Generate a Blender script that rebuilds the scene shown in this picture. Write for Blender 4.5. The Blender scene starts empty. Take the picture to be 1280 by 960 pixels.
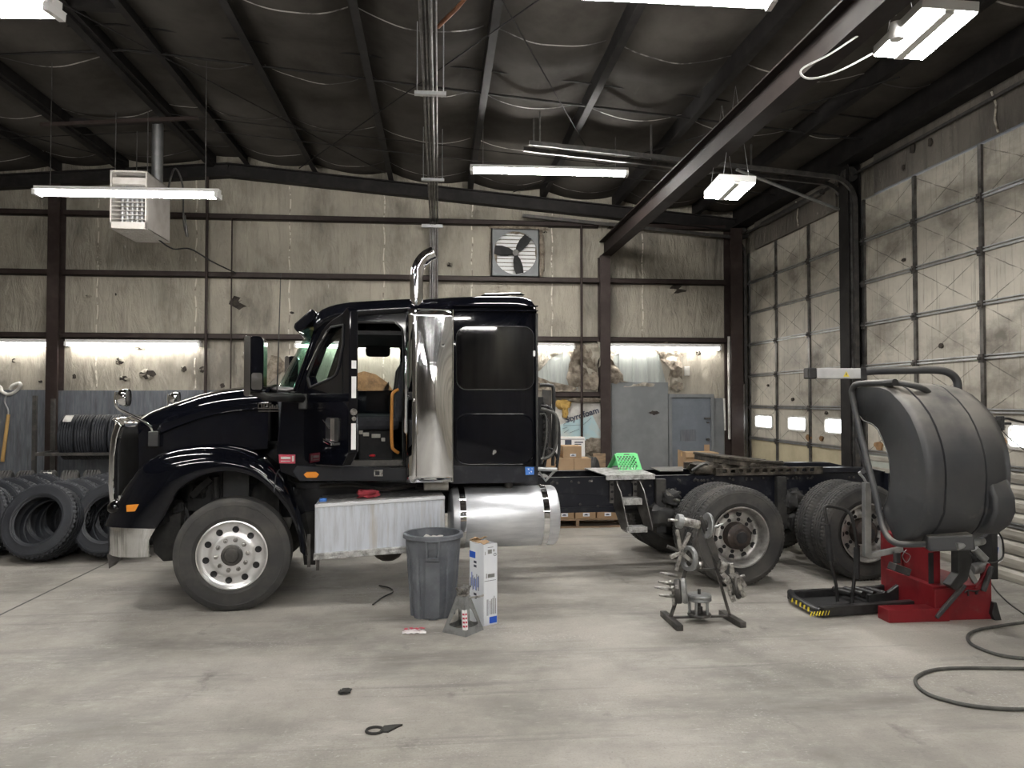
import bpy, bmesh, math, random
from mathutils import Vector, Matrix, noise
from mathutils.geometry import tessellate_polygon
random.seed(11)
S = bpy.context.scene
EXPO = 1.2
COL = S.collection
PI = math.pi
V = Vector

# ------------------------------------------------------------ camera
FOC = 940.0
CAM = V((0, 0, 1.95))
PIT = math.atan(22 / FOC)
YAW = math.atan(91 / FOC)
cd = bpy.data.cameras.new('camera')
cd.sensor_width = 36
cd.lens = 36 * FOC / 1280
cd.clip_end = 200
co = bpy.data.objects.new('camera', cd)
COL.objects.link(co)
co.location = CAM
co.rotation_euler = (PI / 2 + PIT, 0, -YAW)
S.camera = co

def ray(px, py):
    x = (px - 640) / FOC; y = -(py - 480) / FOC
    fw = math.cos(PIT) - y * math.sin(PIT); up = math.sin(PIT) + y * math.cos(PIT)
    return V((x * math.cos(YAW) + fw * math.sin(YAW), -x * math.sin(YAW) + fw * math.cos(YAW), up))
# measurements taken on real planes of the place: depth Y, side X, height Z
def atY(px, py, Y):
    d = ray(px, py); return CAM + d * (Y / d.y)
def atX(px, py, X):
    d = ray(px, py); return CAM + d * (X / d.x)
def atZ(px, py, Z=0.0):
    d = ray(px, py); return CAM + d * ((Z - CAM.z) / d.z)

# ------------------------------------------------------------ mesh builder
class B:
    def __init__(s):
        s.v = []; s.f = []; s.m = []; s.mi = 0
    def add(s, vs, fs):
        o = len(s.v)
        s.v += [V(p) for p in vs]
        for f in fs:
            s.f.append([o + i for i in f]); s.m.append(s.mi)
        return s
    def mat(s, i):
        s.mi = i; return s
    def box(s, a, b, R=None):
        (x0, y0, z0), (x1, y1, z1) = a, b
        vs = [V(p) for p in ((x0, y0, z0), (x1, y0, z0), (x1, y1, z0), (x0, y1, z0), (x0, y0, z1), (x1, y0, z1), (x1, y1, z1), (x0, y1, z1))]
        if R is not None:
            c = (V(a) + V(b)) / 2
            vs = [c + R @ (p - c) for p in vs]
        return s.hexa(vs)
    def hexa(s, vs):
        return s.add(vs, [(0, 3, 2, 1), (4, 5, 6, 7), (0, 1, 5, 4), (1, 2, 6, 5), (2, 3, 7, 6), (3, 0, 4, 7)])
    def obox(s, c, d, R=None):
        c = V(c); h = V(d) / 2
        return s.box(c - h, c + h, R)
    def bar(s, p0, p1, w, h, up=(0, 0, 1)):
        p0 = V(p0); p1 = V(p1); t = (p1 - p0).normalized(); up = V(up)
        if abs(t.dot(up)) > .98: up = V((0, 1, 0)) if abs(t.y) < .9 else V((1, 0, 0))
        a = t.cross(up).normalized(); b = a.cross(t).normalized()
        a *= w / 2; b *= h / 2
        return s.hexa([p0 - a - b, p1 - a - b, p1 + a - b, p0 + a - b, p0 - a + b, p1 - a + b, p1 + a + b, p0 + a + b])
    def tube(s, pts, r, n=8, closed=False, caps=True):
        pts = [V(p) for p in pts]; k = len(pts)
        rs = r if isinstance(r, (list, tuple)) else [r] * k
        tan = []
        for i in range(k):
            if closed: d = pts[(i + 1) % k] - pts[i - 1]
            else: d = pts[min(i + 1, k - 1)] - pts[max(i - 1, 0)]
            tan.append(d.normalized() if d.length > 1e-9 else V((0, 0, 1)))
        t = tan[0]
        a = t.cross(V((0, 0, 1)) if abs(t.z) < .9 else V((1, 0, 0))).normalized()
        vs = []
        for i in range(k):
            t = tan[i]
            a = (a - t * a.dot(t)).normalized(); b = t.cross(a)
            for j in range(n):
                q = 2 * PI * j / n
                vs.append(pts[i] + (a * math.cos(q) + b * math.sin(q)) * rs[i])
        fs = []
        for i in range(k if closed else k - 1):
            i2 = (i + 1) % k
            for j in range(n):
                j2 = (j + 1) % n
                fs.append((i * n + j, i * n + j2, i2 * n + j2, i2 * n + j))
        if caps and not closed:
            fs.append(tuple(reversed(range(n)))); fs.append(tuple((k - 1) * n + j for j in range(n)))
        return s.add(vs, fs)
    def cyl(s, p0, p1, r, n=16, r1=None):
        return s.tube([p0, p1], [r, r if r1 is None else r1], n)
    def lathe(s, prof, c=(0, 0, 0), ax=(0, 1, 0), n=32, loop=False, mod=None):
        c = V(c); ax = V(ax).normalized()
        a = ax.cross(V((0, 0, 1)) if abs(ax.z) < .9 else V((1, 0, 0))).normalized(); b = ax.cross(a)
        k = len(prof); vs = []
        for j in range(n):
            q = 2 * PI * j / n; d = a * math.cos(q) + b * math.sin(q)
            for i, (r, h) in enumerate(prof):
                if mod: r, h = mod(i, j, r, h)
                vs.append(c + d * r + ax * h)
        fs = []
        for j in range(n):
            j2 = (j + 1) % n
            for i in range(k if loop else k - 1):
                i2 = (i + 1) % k
                fs.append((j * k + i, j2 * k + i, j2 * k + i2, j * k + i2))
        if not loop:
            if prof[0][0] > 1e-6 and getattr(s, 'cap', True) and prof[0][0] < 1e3: pass
        return s.add(vs, fs)
    def sphere(s, c, r, n=10, sc=(1, 1, 1)):
        c = V(c); vs = []; m = n // 2 + 1
        for i in range(m):
            th = PI * i / (m - 1)
            for j in range(n):
                ph = 2 * PI * j / n
                vs.append(c + V((math.sin(th) * math.cos(ph) * sc[0], math.sin(th) * math.sin(ph) * sc[1], math.cos(th) * sc[2])) * r)
        fs = [(i * n + j, (i + 1) * n + j, (i + 1) * n + (j + 1) % n, i * n + (j + 1) % n) for i in range(m - 1) for j in range(n)]
        return s.add(vs, fs)
    def prism(s, poly, d0, d1, fn, holes=()):
        """polygon (2-D, with holes) between depths d0 and d1; fn(x, y, d) gives the point"""
        loops = [list(poly)] + [list(h) for h in holes]
        flat = [p for l in loops for p in l]
        tri = tessellate_polygon([[V((p[0], p[1], 0)) for p in l] for l in loops])
        n = len(flat)
        vs = [fn(p[0], p[1], d0) for p in flat] + [fn(p[0], p[1], d1) for p in flat]
        fs = [tuple(t) for t in tri] + [tuple(n + i for i in reversed(t)) for t in tri]
        o = 0
        for l in loops:
            k = len(l)
            for i in range(k):
                j = (i + 1) % k
                fs.append((o + i, o + j, n + o + j, n + o + i))
            o += k
        return s.add(vs, fs)
    def grid(s, nu, nv, fn, cu=False, cv=False):
        vs = [fn(i / (nu if cu else nu - 1), j / (nv if cv else nv - 1)) for i in range(nu) for j in range(nv)]
        fs = []
        for i in range(nu if cu else nu - 1):
            for j in range(nv if cv else nv - 1):
                i2 = (i + 1) % nu; j2 = (j + 1) % nv
                fs.append((i * nv + j, i2 * nv + j, i2 * nv + j2, i * nv + j2))
        return s.add(vs, fs)
    def loft(s, secs, caps=True, closed=False):
        k = len(secs[0]); vs = [p for q in secs for p in q]; fs = []
        for i in range(len(secs) - 1):
            for j in range(k if closed else k - 1):
                j2 = (j + 1) % k
                fs.append((i * k + j, i * k + j2, (i + 1) * k + j2, (i + 1) * k + j))
        if caps:
            fs.append(tuple(range(k))); fs.append(tuple((len(secs) - 1) * k + j for j in reversed(range(k))))
        return s.add(vs, fs)
    def out(s, name, mats, parent=None, smooth=None, bev=0, solid=0, world=False, kind=None, bseg=2, sub=0):
        if world and parent is not None:
            M = ROOT[parent.name].inverted()
            vs = [M @ p for p in s.v]
        else: vs = s.v
        me = bpy.data.meshes.new(name)
        bm = bmesh.new()
        bv = [bm.verts.new(p) for p in vs]
        for f, mi in zip(s.f, s.m):
            if len(set(f)) < 3: continue
            try:
                q = bm.faces.new([bv[i] for i in f]); q.material_index = mi
            except ValueError: pass
        bmesh.ops.remove_doubles(bm, verts=bm.verts, dist=1e-5)
        bmesh.ops.recalc_face_normals(bm, faces=bm.faces)
        if smooth:
            for f in bm.faces: f.smooth = True
            for e in bm.edges:
                if len(e.link_faces) == 2 and e.calc_face_angle(0) > math.radians(smooth): e.smooth = False
        bm.to_mesh(me); bm.free()
        for m in (mats if isinstance(mats, (list, tuple)) else [mats]): me.materials.append(m)
        o = bpy.data.objects.new(name, me); COL.objects.link(o)
        if parent is not None: o.parent = parent; ROOT[o.name] = ROOT[parent.name]
        else: ROOT[o.name] = Matrix.Identity(4)
        if bev:
            md = o.modifiers.new('bevel', 'BEVEL'); md.width = bev; md.segments = bseg; md.limit_method = 'ANGLE'; md.angle_limit = math.radians(35)
        if solid:
            md = o.modifiers.new('solid', 'SOLIDIFY'); md.thickness = solid; md.offset = 0
        if sub:
            md = o.modifiers.new('sub', 'SUBSURF'); md.levels = sub; md.render_levels = sub
        if kind: o['kind'] = kind
        return o

ROOT = {}
def tag(o, label, cat, group=None, kind=None):
    o['label'] = label; o['category'] = cat
    if group: o['group'] = group
    if kind: o['kind'] = kind
    return o
def thing(name, label, cat, loc=(0, 0, 0), rz=0.0, group=None):
    o = bpy.data.objects.new(name, None); COL.objects.link(o)
    o.location = loc; o.rotation_euler = (0, 0, rz); o.empty_display_size = .1
    ROOT[o.name] = Matrix.Translation(V(loc)) @ Matrix.Rotation(rz, 4, 'Z')
    return tag(o, label, cat, group)
def place(o, M):
    """re-seat a thing (an Empty or a single mesh) with a full matrix"""
    o.matrix_world = M; o.location = M.to_translation(); o.rotation_euler = M.to_euler(); ROOT[o.name] = M
    return o
def dup(root, loc=None, rz=None, label=None, group=None, M=None):
    r = root.copy(); COL.objects.link(r)
    if loc is not None: r.location = loc
    if rz is not None: r.rotation_euler = (0, 0, rz)
    if M is not None: r.location = M.to_translation(); r.rotation_euler = M.to_euler()
    if label: r['label'] = label
    if group: r['group'] = group
    ROOT[r.name] = Matrix.LocRotScale(r.location, r.rotation_euler, None)
    for ch in list(root.children):
        c = ch.copy(); COL.objects.link(c); c.parent = r
        for g in list(ch.children):
            d = g.copy(); COL.objects.link(d); d.parent = c
    return r
def resample(pts, n):
    pts = [V((p[0], p[1], p[2] if len(p) > 2 else 0)) for p in pts]
    L = [0]
    for a, b in zip(pts, pts[1:]): L.append(L[-1] + (b - a).length)
    res = []; k = 0
    for i in range(n):
        t = L[-1] * i / (n - 1)
        while k < len(pts) - 2 and L[k + 1] < t: k += 1
        q = (t - L[k]) / max(L[k + 1] - L[k], 1e-9)
        res.append(pts[k].lerp(pts[k + 1], min(max(q, 0), 1)))
    return res
def smooth_pts(pts, per=6, closed=False):
    """Catmull-Rom through 2-D/3-D points"""
    P = [V(p) for p in pts]; n = len(P); res = []
    for i in range(n if closed else n - 1):
        g = lambda k: P[k % n] if closed else P[min(max(k, 0), n - 1)]
        p0, p1, p2, p3 = g(i - 1), g(i), g(i + 1), g(i + 2)
        for j in range(per):
            t = j / per
            res.append(.5 * ((2 * p1) + (p2 - p0) * t + (2 * p0 - 5 * p1 + 4 * p2 - p3) * t * t + (3 * p1 - p0 - 3 * p2 + p3) * t ** 3))
    if not closed: res.append(P[-1])
    return res
def rrect(x0, y0, x1, y1, r, n=5):
    p = []
    for cx, cy, a in ((x1 - r, y1 - r, 0), (x0 + r, y1 - r, 90), (x0 + r, y0 + r, 180), (x1 - r, y0 + r, 270)):
        for i in range(n + 1):
            q = math.radians(a + 90 * i / n); p.append((cx + r * math.cos(q), cy + r * math.sin(q)))
    return p
def crumple(outline, amp, seed, sc=2.6):
    """a crumpled sheet with a ragged outline; outline is a list of points on a wall, pushed out along -Y"""
    P_ = [V(p) for p in outline]; n = len(P_); c = sum(P_, V()) / n; R_ = 9; bb = B()
    rnd = random.Random(seed); jit = [1 - .16 * rnd.random() for _ in P_]
    bb.grid(n, R_, lambda u, w: (lambda p: p + V((0, -.02 - amp * (.5 + noise.noise(p * sc + V((seed, 0, 0))) + .55 * noise.noise(p * sc * 3.1 + V((0, seed, 0)))) , .02 * noise.noise(p * 9))))(c.lerp(P_[round(u * n) % n], jit[round(u * n) % n] * (.02 + .98 * w))), cu=True)
    return bb
def lump(a, b, amp, sc, seed=0, n=(14, 10)):
    """a closed ragged lump filling the box a..b"""
    bb = B(); c = (V(a) + V(b)) / 2; h = (V(b) - V(a)) / 2
    bb.sphere((0, 0, 0), 1, n[0] * 2)
    for p in bb.v:
        q = 1 + amp * noise.noise(p * sc + V((seed * 3.1, seed, 0)))
        sg = lambda x: math.copysign(abs(x) ** .7, x)
        p.x, p.y, p.z = c.x + sg(p.x) * h.x * q, c.y + sg(p.y) * h.y * q, c.z + sg(p.z) * h.z * q
    return bb
def jag(cx, cy, rx, ry, n, seed, j=.45):
    rnd = random.Random(seed)
    return [(cx + rx * math.cos(2 * PI * i / n) * (1 - j * rnd.random()), cy + ry * math.sin(2 * PI * i / n) * (1 - j * rnd.random())) for i in range(n)]

# ------------------------------------------------------------ materials
def nd(t, k, **kw):
    n = t.nodes.new(k)
    for a, b in kw.items(): setattr(n, a, b)
    return n
def mat(name, col, rough=.5, metal=0.0, col2=None, ns=6.0, lo=.4, hi=.65, rough2=None, bump=0.0, bs=40.0, coat=0.0, stretch=(1, 1, 1), col3=None, ns3=1.2, lo3=.5, hi3=.7, spec=.5, det=6):
    m = bpy.data.materials.new(name); m.use_nodes = True
    t = m.node_tree; p = t.nodes['Principled BSDF']
    p.inputs['Base Color'].default_value = (*col, 1); p.inputs['Roughness'].default_value = rough
    p.inputs['Metallic'].default_value = metal; p.inputs['Specular IOR Level'].default_value = spec
    if coat: p.inputs['Coat Weight'].default_value = coat; p.inputs['Coat Roughness'].default_value = .03
    tc = nd(t, 'ShaderNodeTexCoord'); mp = nd(t, 'ShaderNodeMapping'); mp.inputs['Scale'].default_value = stretch
    t.links.new(tc.outputs['Object'], mp.inputs['Vector'])
    def nz(sc, lo, hi, d=6):
        n = nd(t, 'ShaderNodeTexNoise'); n.inputs['Scale'].default_value = sc; n.inputs['Detail'].default_value = d; n.inputs['Roughness'].default_value = .62
        t.links.new(mp.outputs[0], n.inputs['Vector'])
        r = nd(t, 'ShaderNodeMapRange'); r.inputs['From Min'].default_value = lo; r.inputs['From Max'].default_value = hi
        t.links.new(n.outputs['Fac'], r.inputs['Value']); return r.outputs[0]
    last = None
    def mix(a, b, f):
        x = nd(t, 'ShaderNodeMix', data_type='RGBA')
        if a is None: x.inputs['A'].default_value = (*col, 1)
        else: t.links.new(a, x.inputs['A'])
        x.inputs['B'].default_value = (*b, 1); t.links.new(f, x.inputs['Factor']); return x.outputs['Result']
    if col2 is not None:
        f = nz(ns, lo, hi, det); last = mix(last, col2, f)
        if rough2 is not None:
            r = nd(t, 'ShaderNodeMapRange'); r.inputs['To Min'].default_value = rough; r.inputs['To Max'].default_value = rough2
            t.links.new(f, r.inputs['Value']); t.links.new(r.outputs[0], p.inputs['Roughness'])
    if col3 is not None: last = mix(last, col3, nz(ns3, lo3, hi3))
    if last is not None: t.links.new(last, p.inputs['Base Color'])
    if bump:
        n = nd(t, 'ShaderNodeTexNoise'); n.inputs['Scale'].default_value = bs; n.inputs['Detail'].default_value = 5
        t.links.new(mp.outputs[0], n.inputs['Vector'])
        b = nd(t, 'ShaderNodeBump'); b.inputs['Strength'].default_value = bump; b.inputs['Distance'].default_value = .02
        t.links.new(n.outputs['Fac'], b.inputs['Height']); t.links.new(b.outputs[0], p.inputs['Normal'])
    return m
def emit(name, col, st):
    m = bpy.data.materials.new(name); m.use_nodes = True; p = m.node_tree.nodes['Principled BSDF']
    p.inputs['Base Color'].default_value = (.8, .8, .8, 1)
    p.inputs['Emission Color'].default_value = (*col, 1); p.inputs['Emission Strength'].default_value = st
    return m
def glass(name, col, clear=.9, rough=.02):
    m = bpy.data.materials.new(name); m.use_nodes = True; t = m.node_tree; t.nodes.clear()
    o = nd(t, 'ShaderNodeOutputMaterial'); a = nd(t, 'ShaderNodeBsdfTransparent'); g = nd(t, 'ShaderNodeBsdfGlossy')
    a.inputs[0].default_value = (*col, 1); g.inputs['Roughness'].default_value = rough
    lw = nd(t, 'ShaderNodeLayerWeight'); pw = nd(t, 'ShaderNodeMath', operation='POWER'); pw.inputs[1].default_value = 5; t.links.new(lw.outputs['Facing'], pw.inputs[0])
    f = nd(t, 'ShaderNodeMath', operation='MULTIPLY_ADD'); t.links.new(pw.outputs[0], f.inputs[0]); f.inputs[1].default_value = .9; f.inputs[2].default_value = .04
    x = nd(t, 'ShaderNodeMixShader'); t.links.new(f.outputs[0], x.inputs[0]); t.links.new(a.outputs[0], x.inputs[1]); t.links.new(g.outputs[0], x.inputs[2])
    t.links.new(x.outputs[0], o.inputs[0]); return m

K = {}
K['paint'] = mat('black_paint', (.0028, .0032, .0055), .05, 0, (.006, .0065, .009), 3, .5, .8, .09, spec=.34)
K['black'] = mat('black_plastic', (.012, .012, .013), .42, 0, (.03, .03, .03), 8)
K['black_dull'] = mat('dull_black', (.008, .008, .009), .75, 0, (.02, .02, .022), 6)
K['chrome'] = mat('chrome', (.82, .83, .85), .06, 1.0)
K['chrome_worn'] = mat('worn_chrome', (.78, .79, .8), .09, 1.0, (.5, .5, .51), 2.2, .5, .75, .22)
K['bumper'] = mat('streaked_chrome', (.8, .81, .82), .07, 1.0, (.3, .3, .31), 5, .52, .72, .22, bump=.35, bs=4, stretch=(4, 4, .3))
K['alu'] = mat('brushed_aluminium', (.8, .82, .86), .36, .8, (.62, .64, .68), 3, .4, .7, .48, stretch=(1, 1, 6), bump=.02, bs=60)
K['alu_wheel'] = mat('wheel_aluminium', (.8, .8, .81), .3, .85, (.6, .6, .6), 5, .45, .7, .45)
K['alu_box'] = mat('box_aluminium', (.66, .7, .77), .42, .7, (.46, .48, .52), 5, .42, .7, .6, stretch=(5, 1, .5), col3=(.42, .37, .3), ns3=1.3, lo3=.56, hi3=.75)
K['tread_plate'] = mat('tread_plate', (.55, .55, .55), .38, .8, (.3, .3, .29), 14, .42, .6, .6, bump=.5, bs=60)
K['alu_dirty'] = mat('dirty_wheel_aluminium', (.55, .54, .52), .38, .85, (.26, .25, .24), 7, .42, .66, .6)
K['pale_grey'] = mat('pale_grey_metal', (.5, .5, .5), .45, .1, (.4, .4, .4), 5)
K['rubber'] = mat('tyre_rubber', (.03, .03, .03), .8, 0, (.075, .07, .064), 3.5, .42, .72, .9)
K['rubber_dark'] = mat('new_tyre_rubber', (.010, .0115, .016), .6, 0, (.022, .025, .032), 4, .4, .7, .75)
K['rubber_grey'] = mat('dusty_tyre_rubber', (.042, .042, .041), .85, 0, (.1, .096, .09), 4, .42, .7)
K['steel'] = mat('bare_steel', (.5, .49, .47), .28, 1.0, (.16, .15, .14), 14, .42, .62, .55, bump=.3, bs=50)
K['steel_dark'] = mat('dark_steel', (.06, .058, .056), .5, .5, (.12, .11, .1), 8, .45, .7)
K['rust'] = mat('rusty_hub', (.024, .019, .017), .75, .1, (.06, .042, .034), 12)
K['greasy'] = mat('greasy_iron', (.035, .03, .024), .5, .3, (.12, .105, .085), 9, .45, .65)
K['frame'] = mat('frame_paint', (.007, .008, .013), .3, 0, (.035, .037, .043), 9, .54, .76, .6, spec=.4)
K['under'] = mat('underbody', (.012, .012, .013), .7, 0, (.05, .047, .042), 5, .45, .75)
K['amber'] = mat('amber_lens', (.75, .26, .02), .25, 0, spec=.7)
K['red_lens'] = mat('red_lens', (.5, .02, .03), .3, 0)
K['red_sticker'] = mat('red_sticker', (.5, .05, .09), .5, 0)
K['blue_sticker'] = mat('blue_sticker', (.05, .19, .6), .5, 0)
K['white'] = mat('white_plastic', (.8, .8, .8), .5, 0)
K['white_dirty'] = mat('dirty_white', (.6, .59, .56), .6, 0, (.4, .38, .34), 5)
K['orange'] = mat('orange_rail', (.55, .24, .05), .45, 0)
K['glass'] = glass('clear_glass', (.93, .96, .95))
K['glass_green'] = glass('green_windscreen', (.48, .7, .62))
K['glass_dark'] = mat('dark_glass', (.002, .002, .003), .03, 0, spec=.5)
K['seat'] = mat('seat_cloth', (.012, .013, .018), .8, 0, (.025, .026, .034), 20)
K['brown'] = mat('brown_steel', (.026, .0165, .0145), .6, 0, (.05, .037, .033), 4, .45, .75, spec=.3)
K['beam'] = mat('runway_beam_paint', (.016, .0115, .0105), .7, 0, (.03, .023, .021), 4, .45, .75, spec=.2)
K['purlin'] = mat('sooty_purlin', (.009, .008, .008), .65, 0, (.024, .021, .02), 5, .45, .75, spec=.25)
K['galv'] = mat('galvanised', (.5, .51, .52), .34, .85, (.33, .34, .34), 6, .4, .7, .5)
K['galv_dark'] = mat('dark_galvanised', (.16, .155, .15), .4, .8, (.07, .066, .062), 6)
K['bumper'] = mat('streaked_chrome', (.78, .79, .8), .08, 1.0, (.32, .32, .33), 5, .5, .72, .25, bump=.5, bs=5, stretch=(3, 3, .35))
K['fixture'] = mat('fixture_white', (.75, .75, .74), .45, 0)
K['tube'] = emit('lit_tube', (1, .97, .92), 75)
K['panel'] = emit('lit_panel', (1, .965, .93), 44)
K['wall_tube'] = emit('lit_wall_tube', (1, .965, .91), 9.5)
K['cardboard'] = mat('cardboard', (.38, .26, .155), .8, 0, (.32, .21, .12), 4)
K['wood'] = mat('pallet_wood', (.3, .21, .13), .8, 0, (.17, .12, .08), 5, stretch=(1, 6, 6))
K['handle_wood'] = mat('yellow_handle', (.55, .35, .12), .5, 0, (.42, .26, .1), 8)
K['green'] = mat('green_plastic', (.12, .6, .2), .45, 0)
K['grey_plastic'] = mat('bin_plastic', (.095, .104, .12), .5, 0, (.17, .18, .2), 5, .45, .75, .6, col3=(.22, .23, .24), ns3=40, lo3=.62, hi3=.75)
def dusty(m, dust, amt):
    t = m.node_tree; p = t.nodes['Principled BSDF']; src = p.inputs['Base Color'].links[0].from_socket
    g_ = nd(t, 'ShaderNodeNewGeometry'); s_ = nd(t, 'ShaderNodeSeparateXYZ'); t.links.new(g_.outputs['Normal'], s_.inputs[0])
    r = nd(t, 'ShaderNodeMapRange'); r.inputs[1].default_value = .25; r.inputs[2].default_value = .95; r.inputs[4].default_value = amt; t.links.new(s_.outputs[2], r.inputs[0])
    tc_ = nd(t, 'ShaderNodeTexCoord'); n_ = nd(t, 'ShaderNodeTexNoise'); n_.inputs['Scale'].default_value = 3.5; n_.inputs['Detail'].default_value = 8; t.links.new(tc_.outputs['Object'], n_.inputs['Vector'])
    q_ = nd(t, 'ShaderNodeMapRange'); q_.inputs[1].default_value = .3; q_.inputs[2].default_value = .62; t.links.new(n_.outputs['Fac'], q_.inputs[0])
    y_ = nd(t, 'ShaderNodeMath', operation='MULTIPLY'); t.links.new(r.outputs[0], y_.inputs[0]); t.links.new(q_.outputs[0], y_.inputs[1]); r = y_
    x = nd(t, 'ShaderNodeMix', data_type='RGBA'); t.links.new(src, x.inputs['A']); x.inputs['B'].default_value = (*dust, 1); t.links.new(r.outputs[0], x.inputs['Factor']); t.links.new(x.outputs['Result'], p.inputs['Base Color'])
K['red_paint'] = mat('red_machine_paint', (.19, .011, .016), .42, 0, (.1, .009, .012), 3, .45, .75, .55, col3=(.16, .1, .085), ns3=5, lo3=.58, hi3=.8, spec=.35)
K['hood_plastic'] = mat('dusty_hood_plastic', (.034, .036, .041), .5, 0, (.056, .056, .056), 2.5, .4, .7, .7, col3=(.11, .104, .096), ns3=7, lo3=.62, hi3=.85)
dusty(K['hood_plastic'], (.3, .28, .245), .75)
K['grey_metal'] = mat('grey_painted_metal', (.3, .31, .31), .38, .5, (.17, .17, .17), 9, .45, .68, .5)
K['yellow'] = mat('yellow_mark', (.75, .6, .05), .5, 0)
K['plywood'] = mat('grey_plywood', (.105, .115, .132), .6, 0, (.15, .16, .18), 4, .42, .65, stretch=(7, 7, .9), col3=(.075, .08, .09), ns3=2.5)
K['door_grey'] = mat('grey_door_paint', (.13, .15, .175), .5, 0, (.18, .2, .23), 3, .45, .75)
K['sheet_grey'] = mat('grey_sheet_paint', (.155, .165, .172), .6, 0, (.21, .22, .225), 2.5, .4, .7, col3=(.05, .05, .05), ns3=28, lo3=.68, hi3=.74)
K['hose'] = mat('black_hose', (.05, .05, .048), .6, 0, (.1, .1, .09), 12)
K['paper'] = mat('white_carton', (.8, .83, .88), .5, 0, (.74, .77, .83), 3)
K['ink'] = mat('dark_ink', (.05, .06, .09), .6)
K['blue'] = mat('blue_print', (.02, .1, .55), .5)
K['copper'] = mat('copper_pipe', (.35, .16, .09), .45, .7, (.2, .1, .06), 9)
K['red_cloth'] = mat('red_rag', (.32, .035, .05), .9, 0, (.2, .02, .03), 15)
K['heater'] = mat('heater_enamel', (.6, .57, .54), .5, 0, (.4, .36, .32), 3, .45, .8)
K['fibre'] = mat('torn_fibre', (.26, .225, .18), .95, 0, (.1, .08, .06), 9, .4, .65, bump=.9, bs=30)
K['kraft'] = mat('brown_kraft', (.26, .15, .07), .9, 0, (.13, .07, .03), 8, bump=.4, bs=25)
K['yellow_fibre'] = mat('yellow_fibre', (.5, .33, .1), .95, 0, (.3, .18, .05), 14, bump=.6, bs=40)
K['hole'] = mat('dark_tear', (.022, .018, .016), .95, 0, (.06, .05, .04), 12)
K['foam'] = mat('pale_blue_foam', (.45, .62, .66), .8, 0, (.55, .6, .58), 4)
K['metal_panel'] = mat('bare_wall_metal', (.36, .38, .36), .5, .25, (.24, .26, .25), 3, .4, .7, stretch=(4, 1, .5))
K['dirt'] = mat('floor_litter', (.03, .03, .028), .9)
K['outside'] = emit('daylight_pane', (.93, .97, 1), 2.2)
# ============================================================ THE BUILDING
YB = 14.63; RX = 6.15; XL = -11.0; YF = -23.0; XR = 6.45
RIDGE = -3.96
def zr(x): return 6.18 - .0833 * abs(x - RIDGE)      # underside of the end rafter
def struct(o): o['kind'] = 'structure'; return o

def surf(name):
    m = bpy.data.materials.new(name); m.use_nodes = True
    t = m.node_tree; p = t.nodes['Principled BSDF']
    tc = nd(t, 'ShaderNodeTexCoord')
    class G: pass
    g = G(); g.m = m; g.t = t; g.p = p
    def mp(sc=(1, 1, 1), rot=(0, 0, 0), src=None):
        n = nd(t, 'ShaderNodeMapping'); n.inputs['Scale'].default_value = sc; n.inputs['Rotation'].default_value = rot
        t.links.new(src or tc.outputs['Object'], n.inputs['Vector']); return n.outputs[0]
    def noi(v, sc, lo, hi, det=8, ro=.65, a=0., b=1., dist=0.):
        n = nd(t, 'ShaderNodeTexNoise'); n.inputs['Scale'].default_value = sc; n.inputs['Detail'].default_value = det; n.inputs['Roughness'].default_value = ro; n.inputs['Distortion'].default_value = dist
        t.links.new(v, n.inputs['Vector'])
        r = nd(t, 'ShaderNodeMapRange'); r.inputs[1].default_value = lo; r.inputs[2].default_value = hi; r.inputs[3].default_value = a; r.inputs[4].default_value = b
        t.links.new(n.outputs['Fac'], r.inputs[0]); return r.outputs[0]
    def mix(a, b, f, mode='MIX'):
        x = nd(t, 'ShaderNodeMix', data_type='RGBA'); x.blend_type = mode
        for k, q in (('A', a), ('B', b)):
            if isinstance(q, tuple): x.inputs[k].default_value = (*q, 1)
            else: t.links.new(q, x.inputs[k])
        if isinstance(f, float): x.inputs['Factor'].default_value = f
        else: t.links.new(f, x.inputs['Factor'])
        return x.outputs['Result']
    def ma(op, a, b=None, c=None):
        n = nd(t, 'ShaderNodeMath', operation=op)
        for i, q in enumerate((a, b, c)):
            if q is None: continue
            if isinstance(q, (int, float)): n.inputs[i].default_value = q
            else: t.links.new(q, n.inputs[i])
        return n.outputs[0]
    def sep():
        n = nd(t, 'ShaderNodeSeparateXYZ'); t.links.new(tc.outputs['Object'], n.inputs[0]); return n.outputs
    g.mp, g.noi, g.mix, g.ma, g.sep, g.tc = mp, noi, mix, ma, sep, tc
    return g

# concrete floor: trowel mottling, dark oily stains, pale scuffs, one sawn joint
g = surf('concrete_floor'); v = g.mp(); vs = g.mp((.35, 1.6, 1), (0, 0, .18))
c = g.mix((.4, .378, .338), (.19, .18, .163), g.noi(v, .6, .38, .66))
c = g.mix(c, (.5, .48, .44), g.noi(g.mp((.8, 1.6, 1), (0, 0, .4)), 1.3, .54, .72, det=10, ro=.72, b=.65))
c = g.mix(c, (.4, .385, .35), g.noi(v, 5, .5, .78, b=.6))
c = g.mix(c, (.13, .124, .113), g.noi(vs, .9, .52, .7, b=.75))
c = g.mix(c, (.44, .42, .385), g.noi(g.mp((.6, 2.2, 1), (0, 0, .1)), 2.6, .56, .76, b=.5))
c = g.mix(c, (.18, .17, .15), g.noi(v, 70, .5, .8, det=2, b=.5))
c = g.mix(c, (.075, .07, .064), g.noi(g.mp((1.2, .7, 1)), 2.2, .62, .74, b=.75))
c = g.mix(c, (.6, .59, .56), g.ma('MULTIPLY', g.noi(v, 44, .55, .7, det=5), g.noi(v, .9, .5, .64, b=.9)))
c = g.mix(c, (.55, .54, .5), g.noi(g.mp((.5, 3, 1), (0, 0, -.3)), 9, .68, .76, det=4, b=.55))
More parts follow.
